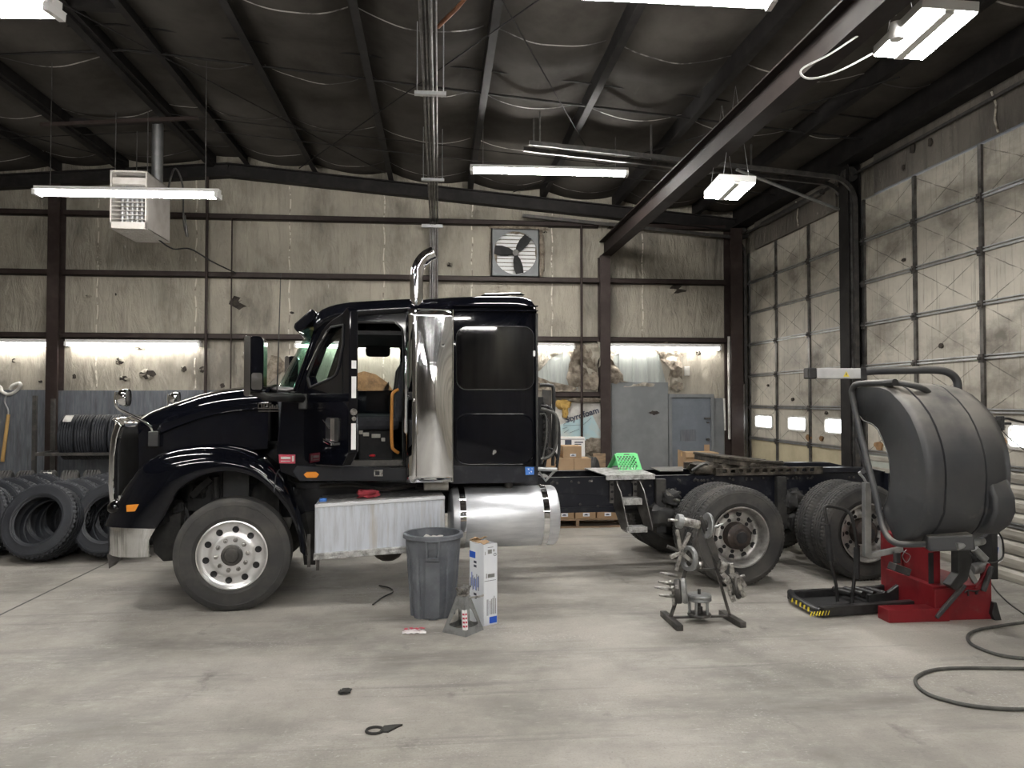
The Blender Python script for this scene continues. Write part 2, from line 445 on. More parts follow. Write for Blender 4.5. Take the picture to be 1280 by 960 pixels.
c = g.mix(c, (.06, .055, .05), g.noi(v, 42, .72, .76, det=2, b=.8))
x, y, z = g.sep()
c = g.mix(c, (.66, .65, .61), g.noi(g.mp((.4, 2.6, 1), (0, 0, .05)), 16, .63, .74, det=4, b=.6))
c = g.mix(c, (.11, .105, .097), g.noi(g.mp((.16, 3.2, 1), (0, 0, -.08)), 1.9, .58, .7, b=.5))
c = g.mix(c, (.6, .585, .54), g.noi(g.mp((1, 1.5, 1)), 3.4, .6, .74, det=10, ro=.8, b=.6))
jl = g.ma('LESS_THAN', g.ma('ABSOLUTE', g.ma('ADD', x, g.ma('ADD', 3.99, g.ma('MULTIPLY', .004, g.noi(v, 6, .2, .8))))), .013)
c = g.mix(c, (.035, .033, .03), jl)
g.t.links.new(c, g.p.inputs['Base Color'])
g.t.links.new(g.noi(v, 1.6, .35, .7, a=.42, b=.7), g.p.inputs['Roughness'])
bp = nd(g.t, 'ShaderNodeBump'); bp.inputs['Strength'].default_value = .12; bp.inputs['Distance'].default_value = .02
g.t.links.new(g.noi(v, 14, .3, .7), bp.inputs['Height']); g.t.links.new(bp.outputs[0], g.p.inputs['Normal'])
K['floor'] = g.m

def vinyl(name, base, soot, sootlo, streak):
    g = surf(name); v = g.mp(); s = g.mp((9, 9, .55))
    c = g.mix(base, tuple(q * .78 for q in base), g.noi(v, 1.1, .35, .65))
    c = g.mix(c, soot, g.noi(g.mp((1.1, 1.1, .5)), .9, sootlo, sootlo + .16, b=.8))
    c = g.mix(c, soot, g.noi(s, .9, .54, .7, b=streak))
    c = g.mix(c, tuple(min(1, q * 1.3) for q in base), g.noi(g.mp((2.5, 2.5, .3)), 2.2, .6, .74, b=.35))
    c = g.mix(c, (.66, .63, .56), g.noi(g.mp((4, 4, 1.2), (.2, .2, .3)), 3.2, .7, .78, det=3, b=.5))
    c = g.mix(c, (.09, .075, .06), g.noi(v, 16, .72, .77, det=3, b=.7))
    g.t.links.new(c, g.p.inputs['Base Color']); g.p.inputs['Roughness'].default_value = .55
    bp = nd(g.t, 'ShaderNodeBump'); bp.inputs['Strength'].default_value = .6; bp.inputs['Distance'].default_value = .06
    g.t.links.new(g.noi(g.mp((3, 3, .8), (.1, .25, .2)), 1.7, .3, .7, dist=.8), bp.inputs['Height']); g.t.links.new(bp.outputs[0], g.p.inputs['Normal'])
    return g.m
K['vinyl'] = vinyl('wall_vinyl', (.385, .352, .29), (.12, .107, .088), .48, .28)
K['vinyl_dark'] = vinyl('sooty_vinyl', (.2, .18, .155), (.08, .07, .06), .45, .6)
g = surf('roof_fabric'); v = g.mp()
c = g.mix((.088, .081, .073), (.04, .036, .032), g.noi(v, .8, .35, .68))
c = g.mix(c, (.095, .088, .08), g.noi(g.mp((5, .8, 1)), 2, .6, .8, b=.5))
g.t.links.new(c, g.p.inputs['Base Color']); g.p.inputs['Roughness'].default_value = .85; g.p.inputs['Specular IOR Level'].default_value = .1
K['roof'] = g.m
# overhead-door facing: drips, soot, and the two long creases that cross every panel
PW = 1.2; PH = .607
g = surf('door_facing'); v = g.mp(); x, y, z = g.sep()
c = g.mix((.56, .525, .45), (.36, .335, .285), g.noi(v, .8, .35, .65))
c = g.mix(c, (.09, .078, .064), g.noi(g.mp((1, .6, 1)), .8, .49, .64, b=.85))
c = g.mix(c, (.5, .47, .4), g.noi(g.mp((1, 1, 1), (.5, 0, 0)), 1.7, .58, .75, b=.6))
c = g.mix(c, (.17, .15, .12), g.noi(g.mp((1, 14, .8)), 1.4, .55, .68, b=.7))
c = g.mix(c, (.09, .075, .06), g.noi(v, 13, .7, .75, det=3, b=.8))
fu = g.ma('FRACT', g.ma('DIVIDE', y, PW)); fv = g.ma('FRACT', g.ma('DIVIDE', z, PH))
wob = g.noi(v, 4, .2, .8, a=-.02, b=.02)
l1 = g.ma('LESS_THAN', g.ma('ABSOLUTE', g.ma('ADD', g.ma('SUBTRACT', fu, fv), wob)), .011)
l2 = g.ma('LESS_THAN', g.ma('ABSOLUTE', g.ma('ADD', g.ma('SUBTRACT', g.ma('ADD', fu, fv), 1), wob)), .011)
ln = g.ma('MULTIPLY', g.ma('MAXIMUM', l1, l2), g.noi(v, 2.5, .38, .55, b=.75))
c = g.mix(c, (.07, .062, .052), ln)
g.t.links.new(c, g.p.inputs['Base Color']); g.p.inputs['Roughness'].default_value = .55
K['door_face'] = g.m
K['door_low'] = mat('door_yellowed', (.5, .45, .31), .6, 0, (.4, .35, .235), 3, .4, .7, col3=(.2, .17, .12), ns3=14, lo3=.66, hi3=.74)
K['door_pale'] = mat('door_pale_green', (.42, .45, .4), .6, 0, (.34, .36, .32), 3)
K['door_rib'] = mat('ribbed_door_metal', (.44, .42, .37), .45, .2, (.28, .26, .22), 3, .4, .7, stretch=(1, 1, 8))
K['tape'] = mat('seam_tape', (.62, .58, .5), .5, 0, (.2, .17, .14), 7, .5, .6)
K['tape_roof'] = mat('roof_seam_tape', (.5, .48, .45), .5, 0, (.05, .046, .043), 1.6, .46, .54)

# ---- floor
b = B(); b.box((XL, YF, -.2), (9.5, YB + .3, 0)); fl = struct(b.out('floor', K['floor']))
# ---- walls
XZ = lambda y_: (lambda x, z, d: V((x, y_ + d, z)))
b = B()
top = 7.0
b.prism([(XL, 0), (XR, 0), (XR, zr(XR) + .62), (RIDGE, zr(RIDGE) + .62), (XL, zr(XL) + .62)], 0, .15, XZ(YB))
wb = struct(b.out('wall_back', K['vinyl']))
b = B(); b.box((XL - .2, YF, 0), (XL, YB + .15, 7)); struct(b.out('wall_left', K['vinyl']))
b = B(); b.box((XL - .2, YF - .2, 0), (XR, YF, 7)); struct(b.out('wall_front', K['vinyl_dark']))
DOORS = [(10.74, 14.42, 4.90), (5.56, 10.36, 4.88)]
b = B()
b.box((RX + .02, YF, 0), (RX + .2, 5.54, 6)); b.box((RX + .02, 10.38, 0), (RX + .2, 10.72, 4.9)); b.box((RX + .02, 14.44, 0), (RX + .2, YB, 4.9))
b.box((RX + .02, 5.54, 4.9), (RX + .2, YB, 6))
wr = struct(b.out('wall_right', K['vinyl']))
# insulation facing over the doors
for (y0, y1, zt) in DOORS:
    b = B(); b.box((RX - .02, y0 + (.35 if y0 > 8 else .28), zt + .02), (RX + .02, y1 - .3, 5.45)); o = b.out('header_facing', K['vinyl_dark'], wr)
    s = B(); ym = (y0 + y1) / 2 - .3
    s.tube([(RX - .03, ym, zt + .04), (RX - .03, ym + .05, zt + .2), (RX - .03, ym + .02, zt + .35), (RX - .03, ym + .09, 5.4)], .012, 6); s.out('seam_tape', K['tape'], wr)
for i, (py_, pz, r) in enumerate(((9.15, 5.26, .07), (8.8, 5.2, .05), (9.35, 5.05, .03), (12.6, 5.3, .03))):
    s = B(); s.prism(jag(py_, pz, r, r * 1.6, 9, i + 5), 0, .012, lambda a, q, d: V((RX - .03 - d, a, q))); s.out('torn_hole', K['hole'], wr)

# ---- roof: fabric sagging between purlins and seams
PUR = []
for px in (77, 158, 268, 309, 393, 487, 585, 675, 765, 865):
    q = atY(px, 230, YB); PUR.append(q.x)
PUR = [-9.6] + PUR + [5.95]
SEAMS = [13.95 - 1.83 * k for k in range(12)]
def zroof(x, y):
    k = 0
    while k < len(PUR) - 2 and x > PUR[k + 1]: k += 1
    t = (x - PUR[k]) / (PUR[k + 1] - PUR[k]); t = min(max(t, 0), 1)
    w = min(PUR[k + 1] - PUR[k], 1.6)
    f = abs(((y - SEAMS[0]) / 1.83 + .5) % 1 - .5) * 2
    return zr(x) + .47 - .125 * w * math.sin(PI * t) ** .8 * (1 - .5 * f ** 1.5) + .03 * noise.noise(V((x * 1.3, y * 1.1, 3)))
b = B(); nx, ny = 150, 260
b.grid(nx, ny, lambda u, w: V((XL + (XR - XL) * u, YF + (YB - YF) * w, zroof(XL + (XR - XL) * u, YF + (YB - YF) * w))))
cl = struct(b.out('ceiling', K['roof'], smooth=60))
b = B(); b.box((XL - .2, YF - .2, 7.0), (XR, YB + .2, 7.1)); struct(b.out('roof_deck', K['purlin']))
for y in SEAMS[:8]:
    s = B(); n = 220
    x0 = -9.6; x1 = 6.0
    s.grid(n, 2, lambda u, w: V((x0 + (x1 - x0) * u, y + .028 * (w - .5) + .05 * noise.noise(V((u * 40, y, 0))), zroof(x0 + (x1 - x0) * u, y) - .006)))
    s.out('seam_tape', K['tape_roof'], cl)
def zsec(b, p0, p1, h, w, t=.012, up=(0, 0, 1)):
    """light Z purlin: web and two flanges along p0-p1 (p at the underside)"""
    p0 = V(p0); p1 = V(p1); U = V((0, 0, h))
    b.bar(p0 + U / 2, p1 + U / 2, t, h); d = (p1 - p0).normalized().cross(V((0, 0, 1)))
    b.bar(p0 + d * w / 2, p1 + d * w / 2, w, t); b.bar(p0 + U - d * w / 2, p1 + U - d * w / 2, w, t)
for x in PUR[1:]:
    b = B(); z = zr(x) + .25; zsec(b, (x, YF, z), (x, YB, z), .24, .09 if x < 5.5 else .12)
    struct(b.out('roof_purlin', K['purlin']))
# one deeper pair of members left of the ridge
for x in (PUR[2] - .02, PUR[3] - .03):
    b = B(); z = zr(x) + .2; b.box((x - .05, YF, z), (x + .06, YB, z + .25)); struct(b.out('roof_beam', K['purlin']))
# bridging angles and sag rods between purlins, along X
def along_roof(y, dz, r, x0=-9.4, x1=6.0):
    pts = [V((x, y, zr(x) + dz)) for x in (x0, RIDGE, x1)]
    s = B(); s.tube(pts, r, 6); return struct(s.out('brace_rod', K['purlin']))
along_roof(9.95, .27, .016); along_roof(9.55, .4, .012); along_roof(12.7, .24, .008); along_roof(6.2, .27, .016)
along_roof(11.4, .0, .006, -1.2, 5.5)
for (a, c_) in (((-5.2, 6.5), (-1.0, 13.9)), ((1.2, 7.0), (-2.6, 14.2)), ((1.4, 14.2), (5.2, 8.0)), ((-8.6, 13.8), (-4.6, 8.4)), ((-9.3, 8.5), (-5.6, 14.0)), ((.2, 6.5), (2.6, 12.2))):
    s = B(); s.tube([V((a[0], a[1], zr(a[0]) + .22)), V((c_[0], c_[1], zr(c_[0]) + .22))], .009, 6); struct(s.out('brace_rod', K['purlin']))
for (x0, x1, y) in ((PUR[2], PUR[3], 8.9), (PUR[3], PUR[4], 8.9), (PUR[2], PUR[3], 12.4)):
    b = B(); b.bar((x0, y, zr(x0) + .33), (x1, y, zr(x1) + .33), .1, .12); struct(b.out('roof_bridging', K['purlin']))
# end rafter on the back wall
b = B()
for (x0, x1) in ((XL, RIDGE), (RIDGE, XR - .3)):
    for dz, h, d in ((.125, .25, .02), (.01, .02, .2), (.24, .02, .2)):
        b.bar((x0, YB - .12 if d < .1 else YB - .1, zr(x0) + dz), (x1, YB - .12 if d < .1 else YB - .1, zr(x1) + dz), d if d > .1 else .02, h)
struct(b.out('end_rafter', K['purlin']))
# a wide-flange member between two points
def wide_flange(name, p0, p1, h, w, m, up=(0, 0, 1), t=.018):
    b = B(); p0 = V(p0); p1 = V(p1); up = V(up)
    b.bar(p0, p1, t, h, up)
    b.bar(p0 + up * (h / 2), p1 + up * (h / 2), w, t, up); b.bar(p0 - up * (h / 2), p1 - up * (h / 2), w, t, up)
    return struct(b.out(name, m))
CX = [atY(70, 400, YB - .13).x, atY(755, 400, YB - .13).x]
wide_flange('column', (CX[0], YB - .14, 0), (CX[0], YB - .14, zr(CX[0])), .24, .2, K['brown'], (0, 1, 0))
wide_flange('column', (CX[1], YB - .14, 0), (CX[1], YB - .14, 4.8), .24, .2, K['brown'], (0, 1, 0))
wide_flange('corner_column', (5.82, YB - .2, 0), (5.82, YB - .2, zr(5.8)), .36, .24, K['brown'], (0, 1, 0))
wide_flange('side_column', (RX - .1, 10.55, 0), (RX - .1, 10.55, 5.5), .18, .26, K['purlin'], (1, 0, 0))
wide_flange('runway_beam', (CX[1] + .03, YF, 4.96), (CX[1] + .03, YB - .05, 4.96), .3, .2, K['beam'])
# eave beam along the door wall
b = B(); b.box((RX - .25, YF, 5.45), (RX + .02, YB, 5.8)); b.box((RX - .32, YF, 5.43), (RX - .2, YB, 5.47)); struct(b.out('eave_beam', K['purlin']))
# girts
def girt(x0, x1, z, h=.1, d=.14):
    b = B(); b.box((x0, YB - d, z - h / 2), (x1, YB, z - h / 2 + .012)); b.box((x0, YB - d, z + h / 2 - .012), (x1, YB, z + h / 2)); b.box((x0, YB - d, z - h / 2), (x0 + 0 + (x1 - x0), YB - d + .012, z + h / 2))
    return struct(b.out('wall_girt', K['brown']))
for z in (5.43, 4.33, 3.17):
    girt(XL, CX[0] - .1, z); girt(CX[0] + .1, CX[1] - .1, z); girt(CX[1] + .1, 5.7, z)
girt(2.2, CX[1] - .1, 2.09)
# plywood wainscot, sheet by sheet
edges = [XL]
for px in (-60, 60.5, 207, 330): edges.append(atY(px, 550, YB).x)
edges.append(1.0)
for k, (x0, x1) in enumerate(zip(edges, edges[1:])):
    b = B(); b.box((x0 + .004, YB - .03 - .004 * (k % 2), .02), (x1 - .004, YB, 2.155 + .01 * (k % 2))); struct(b.out('plywood_sheet', K['plywood']))
# vertical seam tape on the wall facing
for px in (122, 245, 362, 480, 590, 690, 803):
    x = atY(px, 350, YB).x; rnd = random.Random(px)
    z = 2.2 if px < 600 else 3.2
    s = B()
    while z < zr(x) - .05:
        h = .15 + .35 * rnd.random()
        s.grid(5, 2, lambda u, w: V((x + .012 * math.sin(9 * (z + h * u)) + .012 * (w - .5) * 2, YB - .004, min(z + h * u, zr(x)))))
        z += h + (.02 + .1 * rnd.random())
    s.out('seam_tape', K['tape'], wb)
# tears in the facing: a dark ragged hole with curled flaps
def tear(px, py, rx, ry, seed, flap=True, m='hole'):
    q = atY(px, py, YB); s = B(); s.prism(jag(q.x, q.z, rx, ry, 13, seed), .001, .014, lambda a, c_, d: V((a, YB - d, c_))); s.out('torn_hole', K[m], wb)
    if flap:
        rnd = random.Random(seed * 7 + 1); f = B()
        for k in range(4):
            a = rnd.random() * 2 * PI; r = .9; x = q.x + rx * r * math.cos(a); z = q.z + ry * r * math.sin(a); w = .35 * min(rx, ry) + .012
            dx, dz = math.cos(a), math.sin(a)
            f.grid(4, 5, lambda u, t: V((x - dx * rx * .8 * t + dz * w * (u - .5) * 2 * (1 - t), YB - .014 - .07 * math.sin(t * 2.4), z - dz * ry * .8 * t - dx * w * (u - .5) * 2 * (1 - t))))
        f.out('torn_flap', K['vinyl'], wb, smooth=60)
for i, a in enumerate(((298, 378, .25, .15), (185, 468, .17, .11), (156, 473, .12, .06), (150, 451, .09, .09), (230, 461, .06, .07), (253, 462, .07, .07), (93, 471, .04, .06), (18, 451, .06, .05), (111, 370, .06, .025), (176, 435, .11, .035), (311, 446, .14, .06), (278, 482, .05, .06), (51, 477, .05, .03), (365, 391, .05, .03), (145, 368, .02, .03), (846, 362, .22, .11), (562, 331, .06, .05), (681, 290, .06, .03), (873, 440, .07, .08))):
    tear(*a, seed=i + 3, flap=a[2] > .05)
# brown kraft side of the facing, hanging open left and right of the cab
def kraft(pts, m='kraft', d0=.004, d1=.03, name='torn_facing'):
    P = [atY(px, py, YB) for px, py in pts]; s = B(); s.prism([(p.x, p.z) for p in P], d0, d1, lambda a, c_, d: V((a, YB - d, c_))); return s.out(name, K[m], wb)
kraft([(333, 461), (339, 444), (350, 446), (357, 455), (378, 440), (384, 462), (352, 465), (334, 482)], 'fibre')
kraft([(434, 488), (436, 470), (455, 464), (470, 468), (484, 478), (492, 489)])
kraft([(490, 489), (497, 474), (508, 461), (520, 462), (520, 489)], 'hole')
kraft([(478, 488), (486, 477), (487, 489)], 'hole')
# the stripped bay right of the truck: bare metal, ragged fibre, hanging facing
kraft([(664, 488), (664, 463), (700, 441), (722, 445), (722, 488)], 'metal_panel', .002, .008, 'bare_panel')
kraft([(762, 478), (768, 440), (822, 436), (832, 478)], 'metal_panel', .002, .008, 'bare_panel')
for x in [atY(px, 460, YB).x for px in (685, 704, 774, 791, 809, 824)]:
    s = B(); s.box((x - .012, YB - .035, 2.25), (x + .012, YB - .005, 3.05)); s.out('panel_rib', K['metal_panel'], wb)
def sheet(pts, amp, seed, m, name='torn_facing', per=4):
    Q = smooth_pts([atY(x, y, YB) for x, y in pts], per, True)
    return crumple(Q, amp, seed).out(name, K[m], wb, smooth=50)
sheet([(662, 426), (684, 427), (707, 426), (704, 440), (698, 444), (690, 448), (680, 458), (672, 466), (662, 470)], .1, 1, 'vinyl')
sheet([(706, 427), (718, 430), (728, 428), (740, 440), (748, 460), (746, 486), (728, 488), (712, 484), (706, 470), (710, 450)], .14, 2, 'fibre', 'torn_fibre')
sheet([(728, 427), (746, 428), (750, 442), (744, 458), (738, 450), (732, 438)], .12, 3, 'vinyl')
sheet([(664, 470), (680, 474), (704, 480), (722, 486), (704, 491), (676, 490), (664, 488)], .12, 4, 'fibre', 'torn_fibre')
sheet([(760, 427), (780, 428), (812, 427), (814, 436), (804, 433), (790, 440), (782, 437), (770, 444), (762, 440)], .09, 5, 'vinyl')
sheet([(758, 444), (766, 452), (773, 462), (778, 476), (770, 481), (760, 478), (757, 460)], .14, 6, 'fibre', 'torn_fibre')
sheet([(770, 474), (790, 480), (806, 478), (820, 481), (812, 484), (798, 483), (776, 484)], .07, 7, 'vinyl')
sheet([(808, 427), (830, 427), (848, 428), (852, 444), (850, 466), (854, 486), (842, 489), (834, 484), (838, 470), (832, 458), (822, 448), (815, 438)], .17, 8, 'fibre', 'torn_fibre')
sheet([(816, 430), (830, 434), (842, 442), (846, 450), (836, 456), (824, 447)], .2, 9, 'vinyl')
sheet([(838, 466), (848, 470), (856, 484), (850, 490), (838, 488), (832, 478)], .2, 10, 'vinyl')
sheet([(848, 428), (858, 430), (862, 436), (856, 444), (850, 446)], .06, 11, 'fibre', 'torn_fibre')
kraft([(744, 428), (752, 430), (751, 452), (746, 460), (748, 446)], 'vinyl', .16, .2)
# pale foam board with printing below the low girt, yellow fibre, dark lumps
P = [atY(*q, YB) for q in ((689, 505), (752, 500), (754, 552), (700, 558), (689, 545))]
s = B(); s.prism([(p.x, p.z) for p in P], .01, .03, lambda a, c_, d: V((a, YB - d, c_))); s.out('white_facing', K['white_dirty'], wb)
P = [atY(*q, YB) for q in ((699, 531), (740, 519), (753, 545), (744, 552), (728, 556), (700, 558))]
fb = B(); fb.prism([(p.x, p.z) for p in P], .03, .045, lambda a, c_, d: V((a, YB - d, c_))); fb.out('foam_board', K['foam'], wb)
def text(name, body, size, loc, rot, m, parent=None, ext=.0015, shear=0):
    cu = bpy.data.curves.new(name, 'FONT'); cu.body = body; cu.size = size; cu.extrude = ext; cu.shear = shear
    cu.align_x = 'LEFT'; cu.offset = size * .025; cu.materials.append(m)
    o = bpy.data.objects.new(name, cu); COL.objects.link(o)
    bpy.context.view_layer.update()
    me = bpy.data.meshes.new_from_object(o.evaluated_get(bpy.context.evaluated_depsgraph_get())); bpy.data.objects.remove(o); bpy.data.curves.remove(cu)
    Mx = Matrix.LocRotScale(V(loc), None, None) @ rot
    if parent is not None: Mx = ROOT[parent.name].inverted() @ Mx
    me.transform(Mx)
    if not me.materials: me.materials.append(m)
    q = bpy.data.objects.new(name, me); COL.objects.link(q)
    if parent is not None: q.parent = parent; ROOT[q.name] = ROOT[parent.name]
    return q
FACE = Matrix.Rotation(PI / 2, 4, 'X')
q = atY(708, 528.5, YB - .05)
text('printed_lettering', 'Styrofoam', .165, (q.x, YB - .05, q.z), Matrix.Rotation(-.3, 4, 'Y') @ FACE, K['ink'], wb)
for i, (a, c_) in enumerate((((704, 531), (713, 524)), ((704, 532), (729, 531)), ((729, 531), (739, 522)), ((703, 536), (709, 534)), ((705, 541), (711, 537)), ((712, 541), (724, 536)))):
    s = B(); s.bar(atY(*a, YB - .048), atY(*c_, YB - .048), .004, .02 if i < 3 else .03, (0, 1, 0)); s.out('printed_line', K['ink'], wb)
for i, (x0, y0, x1, y1) in enumerate(((694, 500, 712, 511), (702, 509, 709, 522), (730, 548, 754, 568), (712, 497, 752, 503), (700, 552, 724, 560))):
    a = atY(x0, y1, YB); c_ = atY(x1, y0, YB)
    lump((a.x, YB - .13, a.z), (c_.x, YB - .02, c_.z), .5, 2.4, i + 30, (12, 8)).out('torn_fibre', K['yellow_fibre' if i < 2 else 'fibre'], wb, smooth=80)
# painted steel sheet and the small grey door with its frame
a = atY(764, 597, YB); c_ = atY(834, 478, YB)
b = B(); b.box((a.x, YB - .05, .05), (c_.x, YB - .02, c_.z)); struct(b.out('steel_sheet', K['sheet_grey']))
s = B(); q = atY(816, 516, YB); s.prism(jag(q.x, q.z, .15, .05, 24, 3, .55), .05, .053, lambda x, z, d: V((x, YB - d, z))); s.out('paint_smear', K['hole'], wb)
a = atY(837, 600, YB); c_ = atY(888, 497, YB)
dr = bpy.data.objects.new('door_3', None); COL.objects.link(dr); dr.location = ((a.x + c_.x) / 2, YB, 0); dr['kind'] = 'structure'
ROOT[dr.name] = Matrix.Translation(dr.location)
x0, x1, zt = a.x + .03, c_.x - .02, 2.03
b = B(); b.box((x0, YB - .05, .01), (x1, YB - .01, zt - .01)); b.out('door_leaf', K['door_grey'], dr, world=True, bev=.004)
b = B(); b.box((x0 - .06, YB - .09, 0), (x0, YB, zt)); b.box((x1, YB - .09, 0), (x1 + .06, YB, zt)); b.box((x0 - .06, YB - .09, zt), (x1 + .06, YB, zt + .07)); b.out('door_frame', K['sheet_grey'], dr, world=True, bev=.004)
b = B(); q = atY(859, 543, YB); b.box((q.x - .16, YB - .06, q.z - .13), (q.x + .16, YB - .05, q.z + .1)); b.out('cover_plate', K['plywood'], dr, world=True)
b = B(); q = atY(883, 523, YB); b.box((q.x - .06, YB - .1, q.z - .02), (q.x + .05, YB - .05, q.z + .02)); b.cyl((q.x, YB - .12, q.z - .08), (q.x, YB - .05, q.z - .08), .02, 10); b.out('door_latch', K['steel_dark'], dr, world=True)
b = B(); q = atY(883, 549, YB); b.cyl((q.x, YB - .12, q.z), (q.x, YB - .05, q.z), .028, 12); b.out('door_knob', K['steel_dark'], dr, world=True)
b = B(); b.box((x1 + .07, YB - .04, 0), (5.68, YB, 2.02)); struct(b.out('plywood_sheet', K['sheet_grey']))
# white conduit hanging beside the door and rubbish on the lintel
def conduit(name, pts, r, m, kind=True, n=8):
    s = B(); s.tube(pts, r, n); o = s.out(name, m, smooth=50)
    return struct(o) if kind else o
q = atY(905, 498, YB - .08); z1 = atY(906, 538, YB - .08).z
conduit('conduit', [(q.x, YB - .08, q.z), (q.x + .01, YB - .09, (q.z + z1) / 2), (q.x + .02, YB - .08, z1)], .022, K['white_dirty'])
q = atY(911, 415, YB - .1); conduit('conduit', [(q.x, YB - .1, 3.25), (q.x, YB - .1, 1.2)], .03, K['white_dirty'])
q = atY(257.5, 400, YB - .17); conduit('conduit', [(q.x, YB - .17, zr(q.x)), (q.x, YB - .17, 2.0)], .028, K['brown'])
q = atY(289, 400, YB - .17); conduit('conduit', [(q.x, YB - .17, 5.4), (q.x, YB - .17, 2.0)], .014, K['brown'])
q = atY(727, 400, YB - .17); conduit('conduit', [(q.x, YB - .17, 5.4), (q.x, YB - .17, 1.1)], .025, K['brown'])
q = atY(541, 320, YB - .17); conduit('conduit', [(q.x + .06, YB - .17, 5.3), (q.x + .06, YB - .17, 2.6)], .035, K['brown'])
q = atY(941, 500, 14.3)
conduit('conduit', [(5.98, 14.35, 0), (5.98, 14.35, 2.3)], .05, K['galv_dark'])
s = B(); q = atY(858, 464, YB); s.box((q.x - .05, YB - .06, q.z - .09), (q.x + .05, YB, q.z + .09)); struct(s.out('switch_box', K['white_dirty'], bev=.008))
# pale pipe from the runway beam to the door pillar
p0 = atY(921, 212, 9.4); conduit('conduit', [p0, (5.85, 10.5, 4.78)], .022, K['galv'])

# ---- overhead doors with sections, stiles and windows
def overhead(idx, y0, y1, zt, npan, wins, low):
    D = bpy.data.objects.new('door_%d' % idx, None); COL.objects.link(D); D.location = (RX, y1, 0); D['kind'] = 'structure'
    ROOT[D.name] = Matrix.Translation(D.location)
    n = 8; ph = zt / n
    pw = (y1 - y0) / npan
    for k in range(n):
        m = K['door_face'] if k >= low[0] else low[1][k]
        b = B()
        if k >= low[0] or not low[2]:
            hs = []
            if k == 2: hs = [rrect(c - w / 2, z - h / 2, c + w / 2, z + h / 2, .05) for (c, z, w, h) in wins]
            pl = [(y0, k * ph + .006), (y1, k * ph + .006), (y1, (k + 1) * ph - .006), (y0, (k + 1) * ph - .006)]
            b.prism(pl, 0, .05, lambda y, z, d: V((RX + d, y, z)), hs)
        else:
            for r in range(4):
                za = k * ph + .006 + r * ph / 4; zb = za + ph / 4 - .004
                b.prism([(0, za), (.05, za), (.05, zb), (0, zb - .02), (-.018, zb - .05), (-.018, za + .05)], y0, y1, lambda x, z, d: V((RX + x, d, z)))
        b.out('panel_section', m, D, world=True)
        if k:
            s = B(); s.bar((RX - .012, y0, k * ph), (RX - .012, y1, k * ph), .03, .022); s.bar((RX - .02, y0, k * ph + .035), (RX - .02, y1, k * ph + .035), .012, .014); s.out('section_rail', K['galv'], D, world=True)
    for i in range(npan + 1):
        y = y1 - i * pw; y = min(max(y, y0 + .03), y1 - .03)
        s = B(); s.box((RX - .03, y - .028, .02), (RX, y + .028, zt)); s.out('door_stile', K['galv_dark'], D, world=True)
        s = B()
        for k in range(1, n): s.box((RX - .05, y - .035, k * ph - .05), (RX - .028, y + .035, k * ph + .05)); s.cyl((RX - .06, y - .02, k * ph), (RX - .06, y + .02, k * ph), .018, 8)
        for j in range(1): s.out('hinge_row', K['steel_dark'], D, world=True)
    for (c, z, w, h) in wins:
        s = B(); s.prism(rrect(c - w / 2 - .025, z - h / 2 - .025, c + w / 2 + .025, z + h / 2 + .025, .08), -.02, .01, lambda y, q, d: V((RX + d, y, q)), [rrect(c - w / 2 + .006, z - h / 2 + .006, c + w / 2 - .006, z + h / 2 - .006, .055)])
        f = s.out('window_frame', K['white_dirty'], D, world=True)
        s = B(); s.box((RX + .03, c - w / 2 - .01, z - h / 2 - .01), (RX + .036, c + w / 2 + .01, z + h / 2 + .01)); s.out('window_pane', K['outside'], f, world=True)
    return D
def win(px0, px1, py0, py1):
    a = atX(px0, py1, RX); c = atX(px1, py0, RX); return ((a.y + c.y) / 2, 1.57, abs(a.y - c.y), .22)
d1 = overhead(1, 10.74, 14.42, 4.90, 3, [win(945, 966, 523, 536), win(986, 1008, 523, 539), win(1032, 1057, 524, 540)], (2, [K['door_low'], K['door_low']], False))
d2 = overhead(2, 5.56, 10.36, 4.88, 4, [(9.75, 1.56, .45, .22), (8.55, 1.56, .45, .22), (atX(1284, 543, RX).y, 1.58, .5, .24), (6.1, 1.56, .45, .22)], (2, [K['door_rib'], K['door_rib']], True))
b = B(); b.box((RX - .012, 9.15, .61), (RX + .0, 10.3, 1.22)); b.out('pale_patch', K['door_pale'], d2, world=True)
for i, (dd, px, py, r) in enumerate(((d1, 1012, 547, .1), (d1, 1028, 548, .07), (d1, 1034, 516, .05), (d1, 961, 482, .04), (d1, 992, 499, .05), (d2, 1255, 553, .1), (d2, 1100, 557, .12), (d2, 1131, 325, .04), (d2, 1178, 432, .05))):
    q = atX(px, py, RX); s = B(); s.prism(jag(q.y, q.z, r, r * .7, 11, i + 60), .004, .03, lambda y, z, d: V((RX - d, y, z))); s.out('torn_patch', K['kraft' if r > .06 else 'hole'], dd, world=True)
# tracks: vertical by the jambs, then curving back under the roof
def track(y, ztop, xin, name='door_track'):
    b = B(); x = RX - .1
    pts = [V((x, y, 0)), V((x, y, ztop - .1))]
    for k in range(1, 7):
        a = PI / 2 * k / 6 * .94; pts.append(V((x - .38 * (1 - math.cos(a)), y, ztop - .1 + .38 * math.sin(a))))
    e = pts[-1]; pts.append(V((xin, y, e.z + .0833 * (e.x - xin) * .95)))
    for i in range(len(pts) - 1): b.bar(pts[i], pts[i + 1], .06, .05, (0, 1, 0))
    return struct(b.out(name, K['steel_dark']))
track(10.40, 4.95, 1.25); track(10.69, 4.95, 1.2); track(14.40, 4.95, 1.6); track(5.6, 4.95, 1.6)
b = B(); b.box((RX - .16, 10.43, 0), (RX - .13, 10.5, 5.1)); b.box((RX - .16, 10.6, 0), (RX - .13, 10.66, 5.1)); struct(b.out('track_angle', K['galv_dark']))
